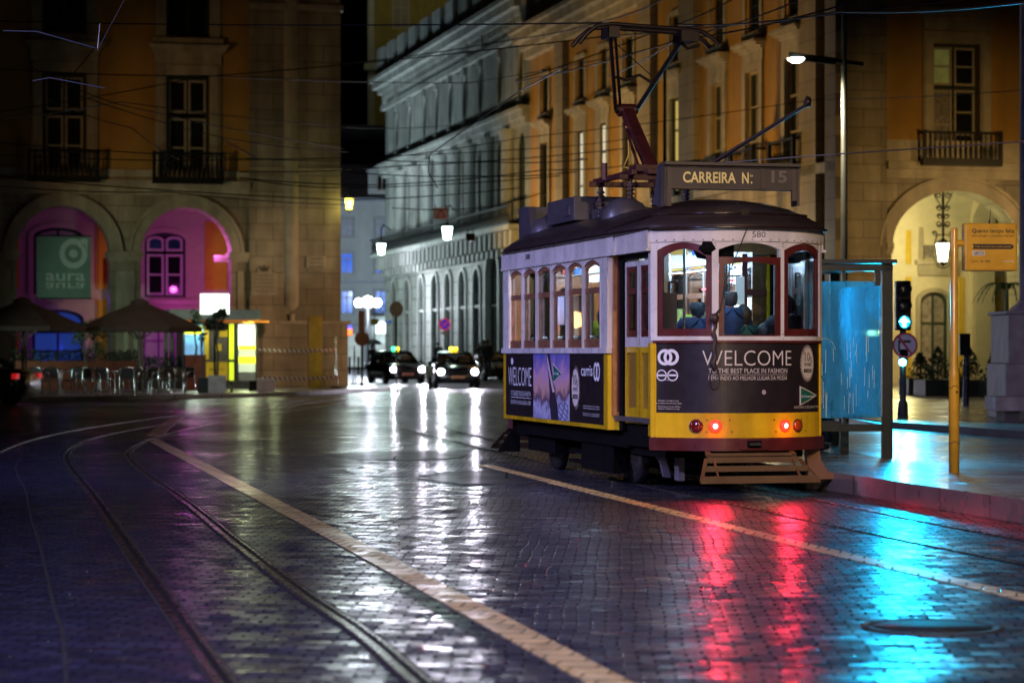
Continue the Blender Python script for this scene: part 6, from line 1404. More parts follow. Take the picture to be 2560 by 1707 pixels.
lamp('SPOT', (px(2225, 31.4), 31.4, 2.1), 1300, (.0, .50, .95), .35, aim=(px(2140, 27.8), 27.8, 1.5), spot=80, blend=.8)  # added unseen cyan spot behind the shelter glass, to make it glow
# ---- yellow stop pole with its sign box
PY = 24.3; pxx = px(2385, PY)
PO = thing('stop_pole', 'thick yellow tram stop pole with a yellow waiting time box, on the platform', 'stop pole', (pxx, PY, .2), R(4))
ypm = mat('pole_yellow', (.62, .34, .018), .35, var=.15, scale=7, bump=.04, coat=.4, dirt=.15)
m_ = MB(); m_.smooth = True; m_.lathe([(0, 0), (.053, 0), (.053, .95), (.05, 1.0), (.038, 1.06), (.036, 2.44), (.032, 2.45), (0, 2.452)], n=24); m_.build('pole', ypm, PO)
m_ = MB()
for z in (.30, .86): m_.tube([(.054*math.cos(a/6), .054*math.sin(a/6), z+.012*math.sin(a/2)) for a in range(38)], .004, 4)
m_.lathe([(.0, -.004), (.012, 0), (0, .004)], (.015, -.056, .81), 10, 'y'); m_.build('scuff_ring', mat('pole_scuff', (.12, .05, .01), .5), PO)
m_ = MB(); m_.tube([(.02, 0, 2.30), (.11, 0, 2.30)], .034, 12); m_.build('arm', ypm, PO)
m_ = MB(); m_.box(.09, .63, -.07, .07, 2.02, 2.50); bxo = m_.build('sign_box', ypm, PO, bevel=.022)
Mb = lambda u_, z, q: (u_, -.0705-q, z)
m_ = MB(); text(m_, 'Quanto tempo falta', Mb, .165, .595, 2.405, .04, .002, .016); text(m_, 'para chegar o proximo veiculo?', Mb, .165, .595, 2.365, .02, .002, .006)
text(m_, 'carris', Mb, .155, .23, 2.108, .02, .002); disc(m_, Mb, .265, 2.118, .012, .012, .002, 20, .6); disc(m_, Mb, .312, 2.118, .012, .012, .002, 20, .6); disc(m_, Mb, .338, 2.118, .012, .012, .002, 20, .6)
m_.add([Mb(.165, 2.29, .002), Mb(.57, 2.29, .002), Mb(.595, 2.265, .002), Mb(.57, 2.24, .002), Mb(.165, 2.24, .002), Mb(.185, 2.265, .002)], [tuple(range(6))]); m_.build('lettering', mat('print_black', (.015, .012, .01), .4, bump=0), bxo)
m_ = MB(); text(m_, 'Veja na outra face deste painel!', Mb, .195, .565, 2.257, .02, .004, .004); m_.build('banner_lettering', mat('print_gold', (.5, .28, .03), .4, bump=0), bxo)
m_ = MB(); m_.add([Mb(.170, 2.175, .002), Mb(.295, 2.175, .002), Mb(.295, 2.222, .002), Mb(.170, 2.222, .002)], [(0, 1, 2, 3)]); text(m_, 'lisboa', Mb, .49, .59, 2.11, .02, .002); m_.build('white_label', mat('print_white', (.6, .58, .52), .4, bump=0), bxo)
m_ = MB(); text(m_, 'GECO', Mb, .178, .288, 2.183, .032, .004, .03); m_.build('label_lettering', MATS['print_black'], bxo)
m_ = MB(); m_.tube([(.36, 0, 2.5), (.365, 0, 2.54)], .012, 8, .006); m_.tube([(.365, 0, 2.54), (.375, 0, 2.64)], .003, 5); m_.build('antenna', IRONB, bxo)
# ---- ticket post, tall street lamp
tp = thing('ticket_post', 'slim black post with a dark box head, on the paving behind the yellow pole', 'post', (px(2415, 50), 50, .3), 0)
m_ = MB(); m_.tube([(0, 0, 0), (0, 0, 1.1)], .065, 12, .05); m_.build('post', mat('post_grey', (.1, .11, .13), .25, .6), tp)
m_ = MB(); m_.box(-.14, .08, -.06, .06, 1.05, 1.5); m_.build('box', IRONB, tp, bevel=.01)
def street_lamp(label, loc, rz, lit=True, e=900, col=(.92, 1, .85)):
    o = thing('street_lamp', label, 'street lamp', loc, rz, None)
    m_ = MB(); m_.smooth = True; m_.lathe([(0, 0), (.16, 0), (.16, .08), (.09, .12), (.085, 2), (.055, 11.5), (0, 11.5)], n=16); m_.build('pole', mat('lamp_pole', (.42, .42, .38), .35, .5, var=.1, coat=.3), o)
    m_ = MB(); m_.bar((.45, 0, 7.88), (-.25, 0, 7.96), .09, .09); m_.hexa([(-1.28, -.1, 7.98), (-.2, -.05, 7.86), (-.2, .05, 7.86), (-1.28, .1, 7.98), (-1.28, -.1, 8.14), (-.2, -.05, 8.02), (-.2, .05, 8.02), (-1.28, .1, 8.14)]); m_.build('arm', IRONB, o)
    m_ = MB(); m_.smooth = True; m_.lathe([(0, -.10), (.10, -.085), (.19, -.03), (.20, .0), (0, .0)], (-1.12, 0, 8.0), 18); m_.build('lamp_glass', glow('lamp_glass_lit', (.92, 1, .8), 28), o)
    if lit:
        c, s = math.cos(rz), math.sin(rz); p = (loc[0]-1.12*c, loc[1]-1.12*s, 7.8+loc[2]); lamp('SPOT', p, e, col, .15, aim=(p[0], p[1], 0), spot=160, blend=.6)
    return o
street_lamp('tall pale street lamp with one lit head, standing behind the shelter', (px(2110, 56), 56, .2), .06, e=800, col=(1, .86, .6))
o = street_lamp('dark street lamp with an unlit arm farther up the ochre facade, behind the collector', (px(1662, 88), 88, .3), PI*.02+PI, lit=False)
for c in o.children:
    if c.name.startswith('lamp_glass'): c.data.materials[0] = GDARK
    if c.name.startswith('pole'): c.data.materials[0] = IRONB
# ---- monument at the right edge
MO = thing('monument', 'pale stone pedestal with a column and a low slab seat at the right edge', 'monument', (px(2560, 40), 40, .3), 0)
mst = mat('monument_stone', (.46, .40, .38), .6, var=.25, scale=4, bump=.12, dirt=.3)
m_ = MB(); m_.box(-.30, 1.6, 0, 1.6, 0, .92); m_.box(-.245, 1.55, .05, 1.55, .92, 1.74); m_.box(-.29, 1.6, 0, 1.6, 1.74, 1.80); m_.build('pedestal', mst, MO, bevel=.015)
m_ = MB(); m_.smooth = True; m_.lathe([(.75, 1.8), (.70, 1.86), (.60, 1.95), (.56, 2.0), (.55, 7)], (.66, .8, 0), 28); m_.build('column', mst, MO)
m_ = MB(); m_.box(-.75, 2, -1.4, -.5, .17, .40); m_.build('seat_slab', mst, MO, bevel=.012)
m_ = MB(); m_.box(-.58, -.34, -1.3, -.6, 0, .17); m_.box(-.2, 2, -1.3, -.6, 0, .165); m_.build('seat_foot', mat('monument_foot', (.1, .09, .085), .7), MO)
lamp('SPOT', (8.2, 33, 3.5), 60, (1, .72, .62), .2, aim=(px(2560, 40), 40, 1), spot=50)
# ---- planters, tables and chairs under the arches
leafd = mat('leaf_dark', (.012, .035, .018), .6, var=.5, scale=8)
leafo = mat('leaf_olive', (.045, .085, .03), .6, var=.5, scale=8)
def leaves(mb, c, rx, rz_, n, s=.05, seed=1, cone=False):
    rnd = random.Random(seed)
    for _ in range(n):
        t = rnd.random(); a = rnd.uniform(0, 2*PI); v = rnd.uniform(-1, 1)
        if cone: z = c[2]+rz_*t; r_ = rx*(1-t)**.8*math.sqrt(rnd.random())+.02
        else:
            r3 = rnd.random()**.4; z = c[2]+rz_*v*r3; r_ = rx*math.sqrt(max(0, 1-v*v))*r3*(1+.25*math.sin(3*a+c[0]))
        p = Vector((c[0]+r_*math.cos(a), c[1]+r_*math.sin(a), z)); d = Vector((rnd.uniform(-1, 1), rnd.uniform(-1, 1), rnd.uniform(-.6, 1))).normalized(); q = d.cross(Vector((rnd.uniform(-1, 1), rnd.uniform(-1, 1), .3))).normalized()
        L_ = s*rnd.uniform(.7, 1.5); mb.add([p-q*L_*.3, p+d*L_*.6-q*.0, p+q*L_*.3, p-d*L_*.6], [(0, 1, 2, 3)])
def cypress(pxx, Y, h, w_, label, seed):
    o = thing('planter_shrub', label, 'planter', (px(pxx, Y), Y, .3), .2, 'clipped shrubs in dark planters before the arch')
    m = MB(); m.box(-w_*1.2, w_*1.2, -w_, w_, 0, .42); m.build('planter', mat('planter_black', (.012, .02, .022), .5), o, bevel=.01)
    m = MB(); m.tube([(0, 0, .4), (0, 0, h*.8)], .02, 5); m.build('stem', IRONB, o)
    m = MB(); leaves(m, (0, 0, .42), w_*1.05, h-.42, 500, .07, seed, True); m.build('foliage', leafd, o)
for k, (a, Y, h, w_, l) in enumerate(((2345, 62, 1.25, .42, 'wide shrub planter beside the cyan lit pole'), (2300, 64, 1.1, .38, 'shrub planter with loose top, left of the wide one'), (2424, 61, 1.2, .42, 'shrub planter right of the yellow pole'), (2492, 60, 1.42, .30, 'tallest pointed shrub near the monument'), (2520, 61, 1.35, .26, 'pointed shrub against the monument pedestal'))): cypress(a, Y, h, w_, l, k+20)
pl = thing('palm_plant', 'potted palm with drooping fronds beside the monument', 'plant', (px(2510, 58), 58, .3), 0)
m_ = MB(); m_.tube([(.1, 0, 0), (.08, 0, 1.2), (.06, 0, 2.6)], .05, 6); m_.build('stem', leafo, pl)
m_ = MB(); rnd = random.Random(5)
for k in range(18):
    a = 2*PI*k/18; L_ = rnd.uniform(.5, .8); pr = [(.06+L_*t*math.cos(a), L_*t*math.sin(a), 2.6+.35*math.sin(t*2.2)*1.0-.5*t*t) for t in [i/8 for i in range(9)]]
    for i in range(8):
        p, q = Vector(pr[i]), Vector(pr[i+1]); sd = (q-p).cross(Vector((0, 0, 1))).normalized()*.13*(1-i/9)
        for s in (-1, 1): m_.add([p, q, q+s*sd+(q-p)*.4+Vector((0, 0, -.05))], [(0, 1, 2)])
m_.build('fronds', leafo, pl)
# ============================================================ TERRACE, LEFT
alu = mat('aluminium', (.75, .78, .78), .18, 1, var=.08, bump=0); wick = mat('wicker_dark', (.02, .02, .022), .5, var=.3, scale=30)
def chair0():
    o = thing('bistro_chair', '', 'chair', (0, 0, 0))
    for s in (-1, 1):
        m = MB(); m.tube([(s*.25, -.24, 0), (s*.26, -.2, .42), (s*.27, -.17, .64), (s*.27, .0, .68), (s*.25, .2, .70), (s*.2, .25, .8)], .021, 8); m.tube([(s*.24, .27, 0), (s*.23, .2, .45), (s*.2, .25, .8)], .021, 8); m.build('leg_frame', alu, o)
    m = MB(); m.tube([(-.2, .25, .8), (0, .29, .83), (.2, .25, .8)], .019, 6); m.tube([(-.25, -.22, .40), (.25, -.22, .40)], .014, 6); m.build('top_rail', alu, o)
    m = MB(); m.box(-.22, .22, -.22, .22, .42, .445); m.build('seat', wick, o, bevel=.01)
    m = MB(); m.hexa([(-.2, .2, .48), (.2, .2, .48), (.2, .225, .48), (-.2, .225, .48), (-.2, .25, .79), (.2, .25, .79), (.2, .27, .79), (-.2, .27, .79)]); m.build('backrest', wick, o)
    return o
def table0():
    o = thing('bistro_table', '', 'table', (0, 0, 0))
    m = MB(); m.lathe([(0, .70), (.33, .70), (.34, .72), (.33, .735), (0, .735)], n=22); m.build('table_top', alu, o)
    m = MB(); m.tube([(0, 0, .05), (0, 0, .7)], .028, 8)
    for k in range(4): a = PI/4+k*PI/2; m.tube([(0, 0, .1), (.28*math.cos(a), .28*math.sin(a), .015)], .018, 6)
    m.build('pedestal', alu, o); return o
c0, t0 = chair0(), table0(); first = True
xs = [98, 128, 182, 222, 262, 286, 318, 346, 372, 398, 432, 462]
CL = ['aluminium terrace chair nearest the cream car, first of the front row', 'aluminium terrace chair between the cream car and the first parasol pole gap', 'aluminium chair alone left of the wide gap in the front row',
 'aluminium chair fourth along the front row, turned to the street', 'aluminium chair below the olive tree, back to the square', 'aluminium chair just right of the olive tree', 'aluminium chair left of the second parasol pole', 'aluminium chair in front of the second parasol pole',
 'aluminium chair right of the second parasol pole', 'aluminium chair third from the rust brown planter', 'aluminium chair second from the rust brown planter', 'aluminium chair nearest the rust brown planter, last of the row']
for i, (x, l) in enumerate(zip(xs, CL)):
    Y = 75.2+.9*(i/11)*3+(.9 if i % 2 else 0); a = random.uniform(-1.2, 1.2)+(PI if i % 3 == 0 else 0)
    o = c0 if i == 0 else dup(c0); o.location = (px(x, Y), Y, .12); o.rotation_euler = (0, 0, a); o['label'] = l; o['category'] = 'chair'; o['group'] = 'aluminium terrace chairs'
for i, (x, l) in enumerate(((150, 'round terrace table left of the wide gap'), (243, 'round terrace table under the olive tree'), (332, 'round terrace table by the second parasol pole'), (415, 'round terrace table nearest the rust brown planter'))):
    Y = 77+i*.8; o = t0 if i == 0 else dup(t0); o.location = (px(x, Y), Y, .12); o['label'] = l; o['category'] = 'table'; o['group'] = 'round terrace tables'
def parasol(pxx, Y, label, hw=2.15):
    o = thing('parasol', label, 'parasol', (px(pxx, Y), Y, .12), .2, 'brown terrace parasols')
    wd = mat('parasol_wood', (.26, .19, .15), .5); cl = mat('parasol_cloth', (.055, .036, .024), .8, var=.2, scale=3)
    m = MB(); m.tube([(0, 0, 0), (0, 0, 2.95)], .045, 10); m.tube([(.1, .05, 0), (.1, .05, 1.9)], .03, 8); m.build('pole', wd, o)
    m = MB(); n = 8; rim = [(hw*math.cos(2*PI*k/n+.39), hw*math.sin(2*PI*k/n+.39), 2.12) for k in range(n)]; mid = [(x*.5, y*.5, 2.60) for x, y, z in rim]
    sk = [(x, y, 1.97) for x, y, z in rim]; ap = [(x*.09, y*.09, 2.93) for x, y, z in rim]
    vs = sk+rim+mid+ap; m.add(vs, [(r_*n+k, r_*n+(k+1) % n, (r_+1)*n+(k+1) % n, (r_+1)*n+k) for r_ in range(3) for k in range(n)]+[tuple(range(3*n, 4*n))]); m.build('canopy', cl, o)
    m = MB(); m.lathe([(.32, 2.86), (.30, 2.98), (.1, 3.06), (0, 3.07)], n=8); m.build('cap', cl, o)
    for k in range(n):
        x, y, z = mid[k]; m = MB(); m.bar((x*.1, y*.1, 1.75), (x*1.15, y*1.15, 2.48), .045, .035); m.bar((x*.05, y*.05, 2.9), (rim[k][0], rim[k][1], 2.10), .04, .03); m.build('rib', wd, o)
    return o
parasol(57, 78, 'brown parasol over the left end of the terrace'); parasol(350, 80, 'brown parasol with pale ribs before the magenta arch')
# terrace screens, planters and trees
def box_thing(name, label, cat, pxx, Y, w_, d, z0, z1, m, rz=BETA, group=None, pn='box', bevel=.015):
    o = thing(name, label, cat, (px(pxx, Y), Y, .12), rz, group); q = MB(); q.box(-w_/2, w_/2, -d/2, d/2, z0, z1); q.build(pn, m, o, bevel=bevel); return o
rust = mat('rust_panel', (.13, .03, .015), .6, var=.25, scale=3)
o = box_thing('planter_wall', 'long rust red planter wall behind the terrace chairs', 'planter', 190, 85.5, 4.2, .6, 0, 1.0, rust); m_ = MB()
for k in range(9): leaves(m_, (-1.9+.48*k, 0, 1.15), .34, .28, 150, .08, k)
m_.build('foliage', leafd, o)
o = box_thing('planter_wall', 'dark hedge box between the second parasol and the rust brown planter', 'planter', 405, 86.5, 2.3, .6, 0, .75, mat('dark_planter', (.03, .02, .015), .7)); m_ = MB()
for k in range(6): leaves(m_, (-1.0+.4*k, 0, .9), .3, .3, 150, .08, k+40)
m_.build('foliage', leafd, o)
def tree(label, pxx, Y, z0, ht, cr, cz, n, seed, name='olive_tree', zt=None, group=None, m=None, leaf=.09):
    o = thing(name, label, 'tree', (px(pxx, Y), Y, z0), 0, group); q = MB(); rnd = random.Random(seed)
    q.tube([(0, 0, 0), (.03, .02, ht*.35), (-.02, 0, ht*.6)], .045, 7, .03)
    for k in range(5):
        a = 2*PI*k/5+rnd.random(); q.tube([(-.02, 0, ht*.58), (cr*.4*math.cos(a), cr*.4*math.sin(a), cz), (cr*.7*math.cos(a+.3), cr*.7*math.sin(a+.3), cz+cr*.4)], .02, 5, .006)
    q.build('trunk', mat('bark', (.10, .085, .07), .8, bump=.2), o)
    q = MB()
    for k in range(9):
        a = rnd.uniform(0, 2*PI); r_ = cr*rnd.uniform(.1, .75); leaves(q, (r_*math.cos(a), r_*math.sin(a), cz+cr*rnd.uniform(-.5, .8)), cr*rnd.uniform(.3, .5), cr*rnd.uniform(.25, .45), n//9, leaf, seed*10+k)
    q.build('crown', m or leafo, o); return o
tree('young olive tree with a pale trunk between the two parasols', 214, 84.5, .12, 2.0, .75, 1.75, 900, 3)
tree('thin leafless shrub in the tall rust brown planter', 489, 84, 1.2, 1.2, .38, 1.3, 220, 5)
box_thing('planter_box', 'tall rust brown planter at the right end of the terrace', 'planter', 487, 84.5, .72, .7, 0, 1.22, mat('rust_brown', (.24, .06, .03), .6, var=.2))
conc = mat('concrete', (.34, .34, .36), .6, var=.25, scale=4, bump=.1)
box_thing('planter_box', 'square grey concrete planter holding the small dark tree', 'planter', 543, 77.5, .56, .56, 0, .56, conc, rz=.1)
tree('small dark tree with a bushy head in the grey concrete planter', 543, 77.5, .66, 1.9, .42, 1.75, 800, 9, m=leafd)
box_thing('planter_box', 'small black planter left of the grey concrete planter', 'planter', 509, 77.8, .36, .4, 0, .5, mat('planter_black', (.01,)*3), rz=.1)
tree('spindly stake tree in the small black planter', 505, 77.8, .6, 1.5, .16, 1.3, 60, 12, m=leafd)
box_thing('stone_block', 'pale stone block seat before the corner pier', 'block', 665, 80.5, .60, .5, 0, .42, mat('block_stone', (.5, .44, .42), .6, var=.15), rz=.1)
box_thing('litter_bin', 'low dark box beside the pale stone block', 'bin', 633, 82, .28, .3, 0, .35, IRONB)
o = thing('bollard', 'short steel bollard glinting before the kiosk', 'bollard', (px(579, 79), 79, .12)); m_ = MB(); m_.lathe([(0, 0), (.05, 0), (.05, .34), (.03, .36), (0, .365)], n=14); m_.build('shaft', alu, o)
o = box_thing('hoarding_post', 'square mustard yellow column against the corner pier', 'column', 787, 88.5, .48, .42, 0, 2.62, mat('mustard', (.42, .25, .02), .6, var=.25, scale=5, dirt=.3), pn='column')
# ---- kiosk
KX, KY = px(548, 86.5), 86.5
KK = thing('kiosk', 'small lit ticket kiosk with yellow panels and a flat grey roof', 'kiosk', (KX, KY, .12), BETA)
kf = mat('kiosk_frame', (.10, .10, .10), .4, .3); W0, W1 = -1.28, 1.36
m_ = MB(); m_.box(W0, W1, 0, 2.6, 0, .28); m_.box(W0, W0+.06, 0, 2.6, .28, 2.32); m_.box(W1-.06, W1, 0, 2.6, .28, 2.32); m_.box(W0, W1, 2.5, 2.6, .28, 2.32)
for x in (-.55, -.48, .30, .62): m_.box(x, x+.07, -.01, .06, .28, 2.32)
m_.build('frame', kf, KK)
m_ = MB(); m_.box(W0-.55, W1+.05, -.5, 2.8, 2.46, 2.82); m_.build('roof', mat('kiosk_roof', (.30, .36, .35), .5, .2), KK)
m_ = MB(); m_.box(W0-.2, W1+.1, -.25, -.2, 2.36, 2.46); m_.box(W1+.1, W1+.4, -.25, -.15, 2.36, 2.44); m_.build('orange_strip', mat('kiosk_orange', (.7, .22, .03), .5, emit=(1, .3, .03), es=.25), KK)
ky = mat('kiosk_yellow', (.75, .50, .03), .5, var=.06, bump=0, emit=(.8, .5, .02), es=.10)
klime = glow('kiosk_lime', (.75, .95, .03), .9)
m_ = MB(); m_.box(-.42, .30, -.02, .02, .3, .95); pn = m_.build('yellow_panel', ky, KK)
Mk = lambda u_, z, q: (u_, -.02-q, z)
m_ = MB(); text(m_, 'yellow', Mk, -.34, .02, .66, .09, .004, .01); m_.build('lettering', inkb, pn); m_ = MB(); text(m_, 'bus', Mk, .04, .2, .66, .09, .004, .01); m_.build('lettering', mat('print_red', (.5, .12, .02), .5, bump=0), pn)
m_ = MB(); m_.box(-.42, .30, .0, .03, .95, 2.32); m_.build('grey_panel', mat('kiosk_grey', (.16, .13, .11), .6), KK)
for x0, x1, z0, z1 in ((-.12, .08, 1.35, 1.6), (.0, .30, 1.85, 2.2)): m_ = MB(); m_.box(x0, x1, -.02, 0, z0, z1); m_.build('small_notice', ky, KK)
for x in (-.53, .36):
    m_ = MB(); m_.box(x, x+.16, -.03, 0, 1.05, 2.32); m_.box(x, x+.16, -.03, 0, .3, .95); m_.build('lime_strip', klime if x > 0 else ky, KK)
m_ = MB(); m_.box(.70, W1-.06, -.02, .02, .9, 1.15); m_.box(.70, W1-.06, -.02, .02, 1.4, 1.55); m_.build('lime_band', glow('kiosk_lime2', (.85, 1, .03), 1.3), KK)
m_ = MB(); m_.box(.70, W1-.06, .02, .05, .6, 1.4); m_.build('white_panel', glow('kiosk_white_low', (.75, .9, .6), .7), KK)
m_ = MB(); m_.box(.70, W1-.06, .25, .3, 1.4, 2.3); m_.build('lit_counter', mat('kiosk_lit', (.8, .9, .7), .5, var=.5, scale=4, bump=0, emit=(.9, 1, .8), es=2.2), KK)
m_ = MB(); m_.box(.7, W1-.06, -.01, .02, .28, .6); m_.build('grey_base', conc, KK)
m_ = MB(); m_.box(W0, -.55, .02, .05, .5, 2.3); m_.build('poster', mat('kiosk_poster', (.1, .35, .75), .5, var=.9, scale=2.2, bump=0, emit=(.25, .5, .8), es=.6), KK)
m_ = MB(); m_.box(W0+.05, -.6, .0, .02, 1.95, 2.25); m_.build('poster_header', klime, KK)
def Kp(x, y, z): return (KX+CB*x-SB*y, KY+SB*x+CB*y, z+.12)
lamp('AREA', Kp(1.0, -.15, 2.33), 45, (.85, 1, .6), .4, aim=Kp(1.1, -1.2, 0)); lamp('AREA', Kp(-.9, -.2, 2.3), 30, (.8, 1, .8), .3, aim=Kp(-.9, -1.4, 0))
lamp('POINT', Kp(1.9, -.6, 2.0), 28, (.85, 1, .5), .1)
IS = thing('information_sign', 'white lit box sign with a dark letter i standing over the kiosk', 'sign', (px(537, 84), 84, .12), .12)
m_ = MB(); m_.tube([(0, 0, 0), (0, 0, 2.65)], .04, 8); m_.build('post', IRONB, IS)
m_ = MB(); m_.smooth = True; m_.prism([(-.50, .02), (0, -.10), (.50, .02), (.5, .12), (-.5, .12)], 2.62, 3.33); m_.build('light_box', glow('lightbox_white', (.9, 1, .88), 2.6), IS)
m_ = MB(); m_.box(-.24, -.20, -.075, -.05, 2.80, 3.02); m_.box(-.24, -.20, -.075, -.05, 3.06, 3.10); m_.build('letter', mat('letter_navy', (.02, .02, .12), .5, bump=0), IS)
lamp('POINT', (px(537, 84), 83.2, 3.0), 20, (.9, 1, .85), .3)
o = thing('bicycle_rack', 'white wire rack in front of the lit violet door', 'rack', (px(405, 89), 89, .12), BETA); m_ = MB()
for k in range(9): m_.tube([(-.5+.12*k, 0, 0), (-.5+.12*k, 0, 1.1)], .012, 4)
for k in range(7): m_.tube([(-.5, 0, .1+.16*k), (.46, 0, .1+.16*k)], .01, 4)
m_.build('grid', mat('rack_white', (.6, .7, .72), .4, bump=0), o)
o = thing('curtain_screen', 'pale fabric screens hung beside the second parasol', 'screen', (px(372, 88), 88, .12), BETA); m_ = MB()
for x in (-.9, -.55, .55, .75): m_.box(x, x+.14, -.02, .02, .6, 2.3)
m_.build('cloth', mat('screen_cloth', (.35, .38, .3), .7), o)
# ---- barrier tape and posts
def stripem():
    m, t, n, l = nt('tape_stripes'); b = n['Principled BSDF']; tc = n.new('ShaderNodeTexCoord'); sp = n.new('ShaderNodeSeparateXYZ'); l.new(tc.outputs['Object'], sp.inputs[0])
    a = n.new('ShaderNodeMath'); a.operation = 'ADD'; l.new(sp.outputs[0], a.inputs[0]); l.new(sp.outputs[2], a.inputs[1])
    q = n.new('ShaderNodeMath'); q.operation = 'MULTIPLY'; q.inputs[1].default_value = 4.6; l.new(a.outputs[0], q.inputs[0])
    f = n.new('ShaderNodeMath'); f.operation = 'FRACT'; l.new(q.outputs[0], f.inputs[0]); g_ = n.new('ShaderNodeMath'); g_.operation = 'GREATER_THAN'; g_.inputs[1].default_value = .5; l.new(f.outputs[0], g_.inputs[0])
    mx = n.new('ShaderNodeMix'); mx.data_type = 'RGBA'; mx.inputs[6].default_value = (.75, .72, .68, 1); mx.inputs[7].default_value = (.28, .07, .05, 1); l.new(g_.outputs[0], mx.inputs[0]); l.new(mx.outputs[2], b.inputs['Base Color']); return m
tape = stripem(); ta = Vector((px(646, 86), 86, 0)); tb = Vector((px(842, 88.5), 88.5, 0)); D_ = tb-ta
for z, l in ((1.52, 'red and white barrier tape, upper strand across the corner pier'), (.52, 'red and white barrier tape, lower strand across the corner pier')):
    o = thing('barrier_tape', l, 'tape', (ta.x, ta.y, 0), math.atan2(D_.y, D_.x), 'red and white barrier tapes'); m_ = MB(); L_ = D_.length; n = 16
    m_.strip(lambda u_, zz_, q: (u_, q, zz_), 0, L_, lambda u_: z-.05-.05*math.sin(PI*u_/L_), lambda u_: z+.05-.05*math.sin(PI*u_/L_), 0, .004, n); m_.build('tape', tape, o)
for pxx, Y, h, l in ((840, 88.5, 1.9, 'thin pale barrier post at the corner of the pier, holding the tape'), (886, 97, 1.6, 'thin dark barrier post beyond the corner, by the round sign back')):
    o = thing('barrier_post', l, 'post', (px(pxx, Y), Y, .1), 0, 'barrier posts'); m_ = MB(); m_.tube([(-.06, 0, 0), (0, 0, h)], .02, 6); m_.tube([(.06, 0, 0), (.0, 0, h)], .02, 6); m_.build('post', alu if pxx == 840 else IRONB, o); m_ = MB(); m_.lathe([(0, 0), (.22, 0), (.2, .06), (0, .08)], n=14); m_.build('foot', IRONB, o)
# ---- road signs
def post(o, h, r=.035, m=IRONB): q = MB(); q.lathe([(0, 0), (r*2.2, 0), (r*1.2, .12), (r, .2), (r, h), (0, h)], n=10); q.build('post', m, o)
sgb = mat('sign_back_brown', (.22, .11, .07), .5, .2, var=.2)
Y = 96; o = thing('road_sign', 'brown back of a round road sign under a narrow plate, on a thick post', 'road sign', (px(905, Y), Y, .12)); post(o, 2.9, .05)
m_ = MB(); disc(m_, lambda u_, z, q: (u_, q, z), 0, 1.84, .29, .29, -.07, 28); m_.build('round_plate', sgb, o); m_ = MB(); m_.box(-.13, .11, -.09, -.06, 2.12, 2.95); m_.build('narrow_plate', sgb, o)
Y = 88; o = thing('road_sign', 'dark back of a round road sign on a thin post before the left taxi', 'road sign', (px(991, Y), Y, 0)); post(o, 3.1, .03)
m_ = MB(); disc(m_, lambda u_, z, q: (u_, q, z), 0, zz(773, Y), .255, .28, -.05, 28); m_.build('round_plate', mat('sign_back_dark', (.09, .09, .08), .5, .2), o)
Y = 122; z0 = zz(811, Y); o = thing('road_sign', 'round blue and red no stopping sign behind the taxis', 'road sign', (px(1112, Y), Y, 0)); post(o, z0+.2, .03)
Mq = lambda u_, z, q: (u_, -.05-q, z+z0)
m_ = MB(); disc(m_, Mq, 0, 0, .31, .31, 0, 32); q_ = m_.build('blue_plate', mat('sign_blue_paint', (.02, .05, .55), .4, bump=0, emit=(.01, .03, .5), es=.5), o)
rdm = mat('sign_red_lit', (.7, .05, .08), .4, bump=0, emit=(.8, .04, .1), es=.5)
m_ = MB(); disc(m_, Mq, 0, 0, .31, .31, .006, 32, .78)
for s in (-1, 1): m_.prism([(-.2*s-.03, -.17), (-.2*s+.03, -.19), (.2*s+.03, .17), (.2*s-.03, .19)], .006, .012, Mq)
m_.build('red_cross', rdm, q_); m_ = MB(); m_.box(-.18, .18, -.07, -.04, z0-.5, z0-.36); m_.build('small_plate', mat('plate_pale', (.5, .4, .35), .5), o)
Y = 118; o = thing('road_sign', 'small yellow square sign with a blue arrow beside it, near the lit shop fascia', 'road sign', (px(937, Y), Y, 0)); post(o, zz(803, Y)+.3, .025)
m_ = MB(); m_.box(-.2, .2, -.05, -.03, zz(812, Y), zz(797, Y)); m_.build('yellow_plate', mat('sign_yellow_dull', (.35, .3, .08), .5), o)
m_ = MB(); m_.prism([(.45, -.04), (.7, -.04), (.7, -.12), (.85, 0), (.7, .12), (.7, .04), (.45, .04)], -.05, -.03, lambda u_, v, q: (u_, q, v+zz(805, Y))); m_.build('blue_arrow', mat('arrow_blue', (.03, .1, .5), .5, emit=(.02, .1, .6), es=.4), o)
# ---- globe lamp cluster
Y = 150; z0 = zz(757, Y); o = thing('globe_lamp', 'triple globe street lamp burning white at the end of the street', 'street lamp', (px(920, Y), Y, .2)); post(o, z0-.2, .07)
m_ = MB(); m_.tube([(-.55, 0, z0-.35), (0, 0, z0-.6), (.55, 0, z0-.35)], .035, 6); m_.build('arm', IRONB, o)
gw = glow('globe_white', (.86, .93, 1), 45)
for x, zo, r_ in ((-.57, 0, .26), (0, .06, .34), (.57, 0, .26)):
    m_ = MB(); m_.smooth = True; m_.lathe([(r_*math.cos(a), r_*math.sin(a)) for a in [(-.5+k/10)*PI for k in range(11)]], (x, 0, z0+zo-.2), 16); m_.build('globe', gw, o)
lamp('POINT', (px(920, Y), Y-.6, z0), 1900, (.82, .84, 1), .4); lamp('POINT', (px(940, Y), Y-14, 5.5), 500, (.75, .85, 1), .5)
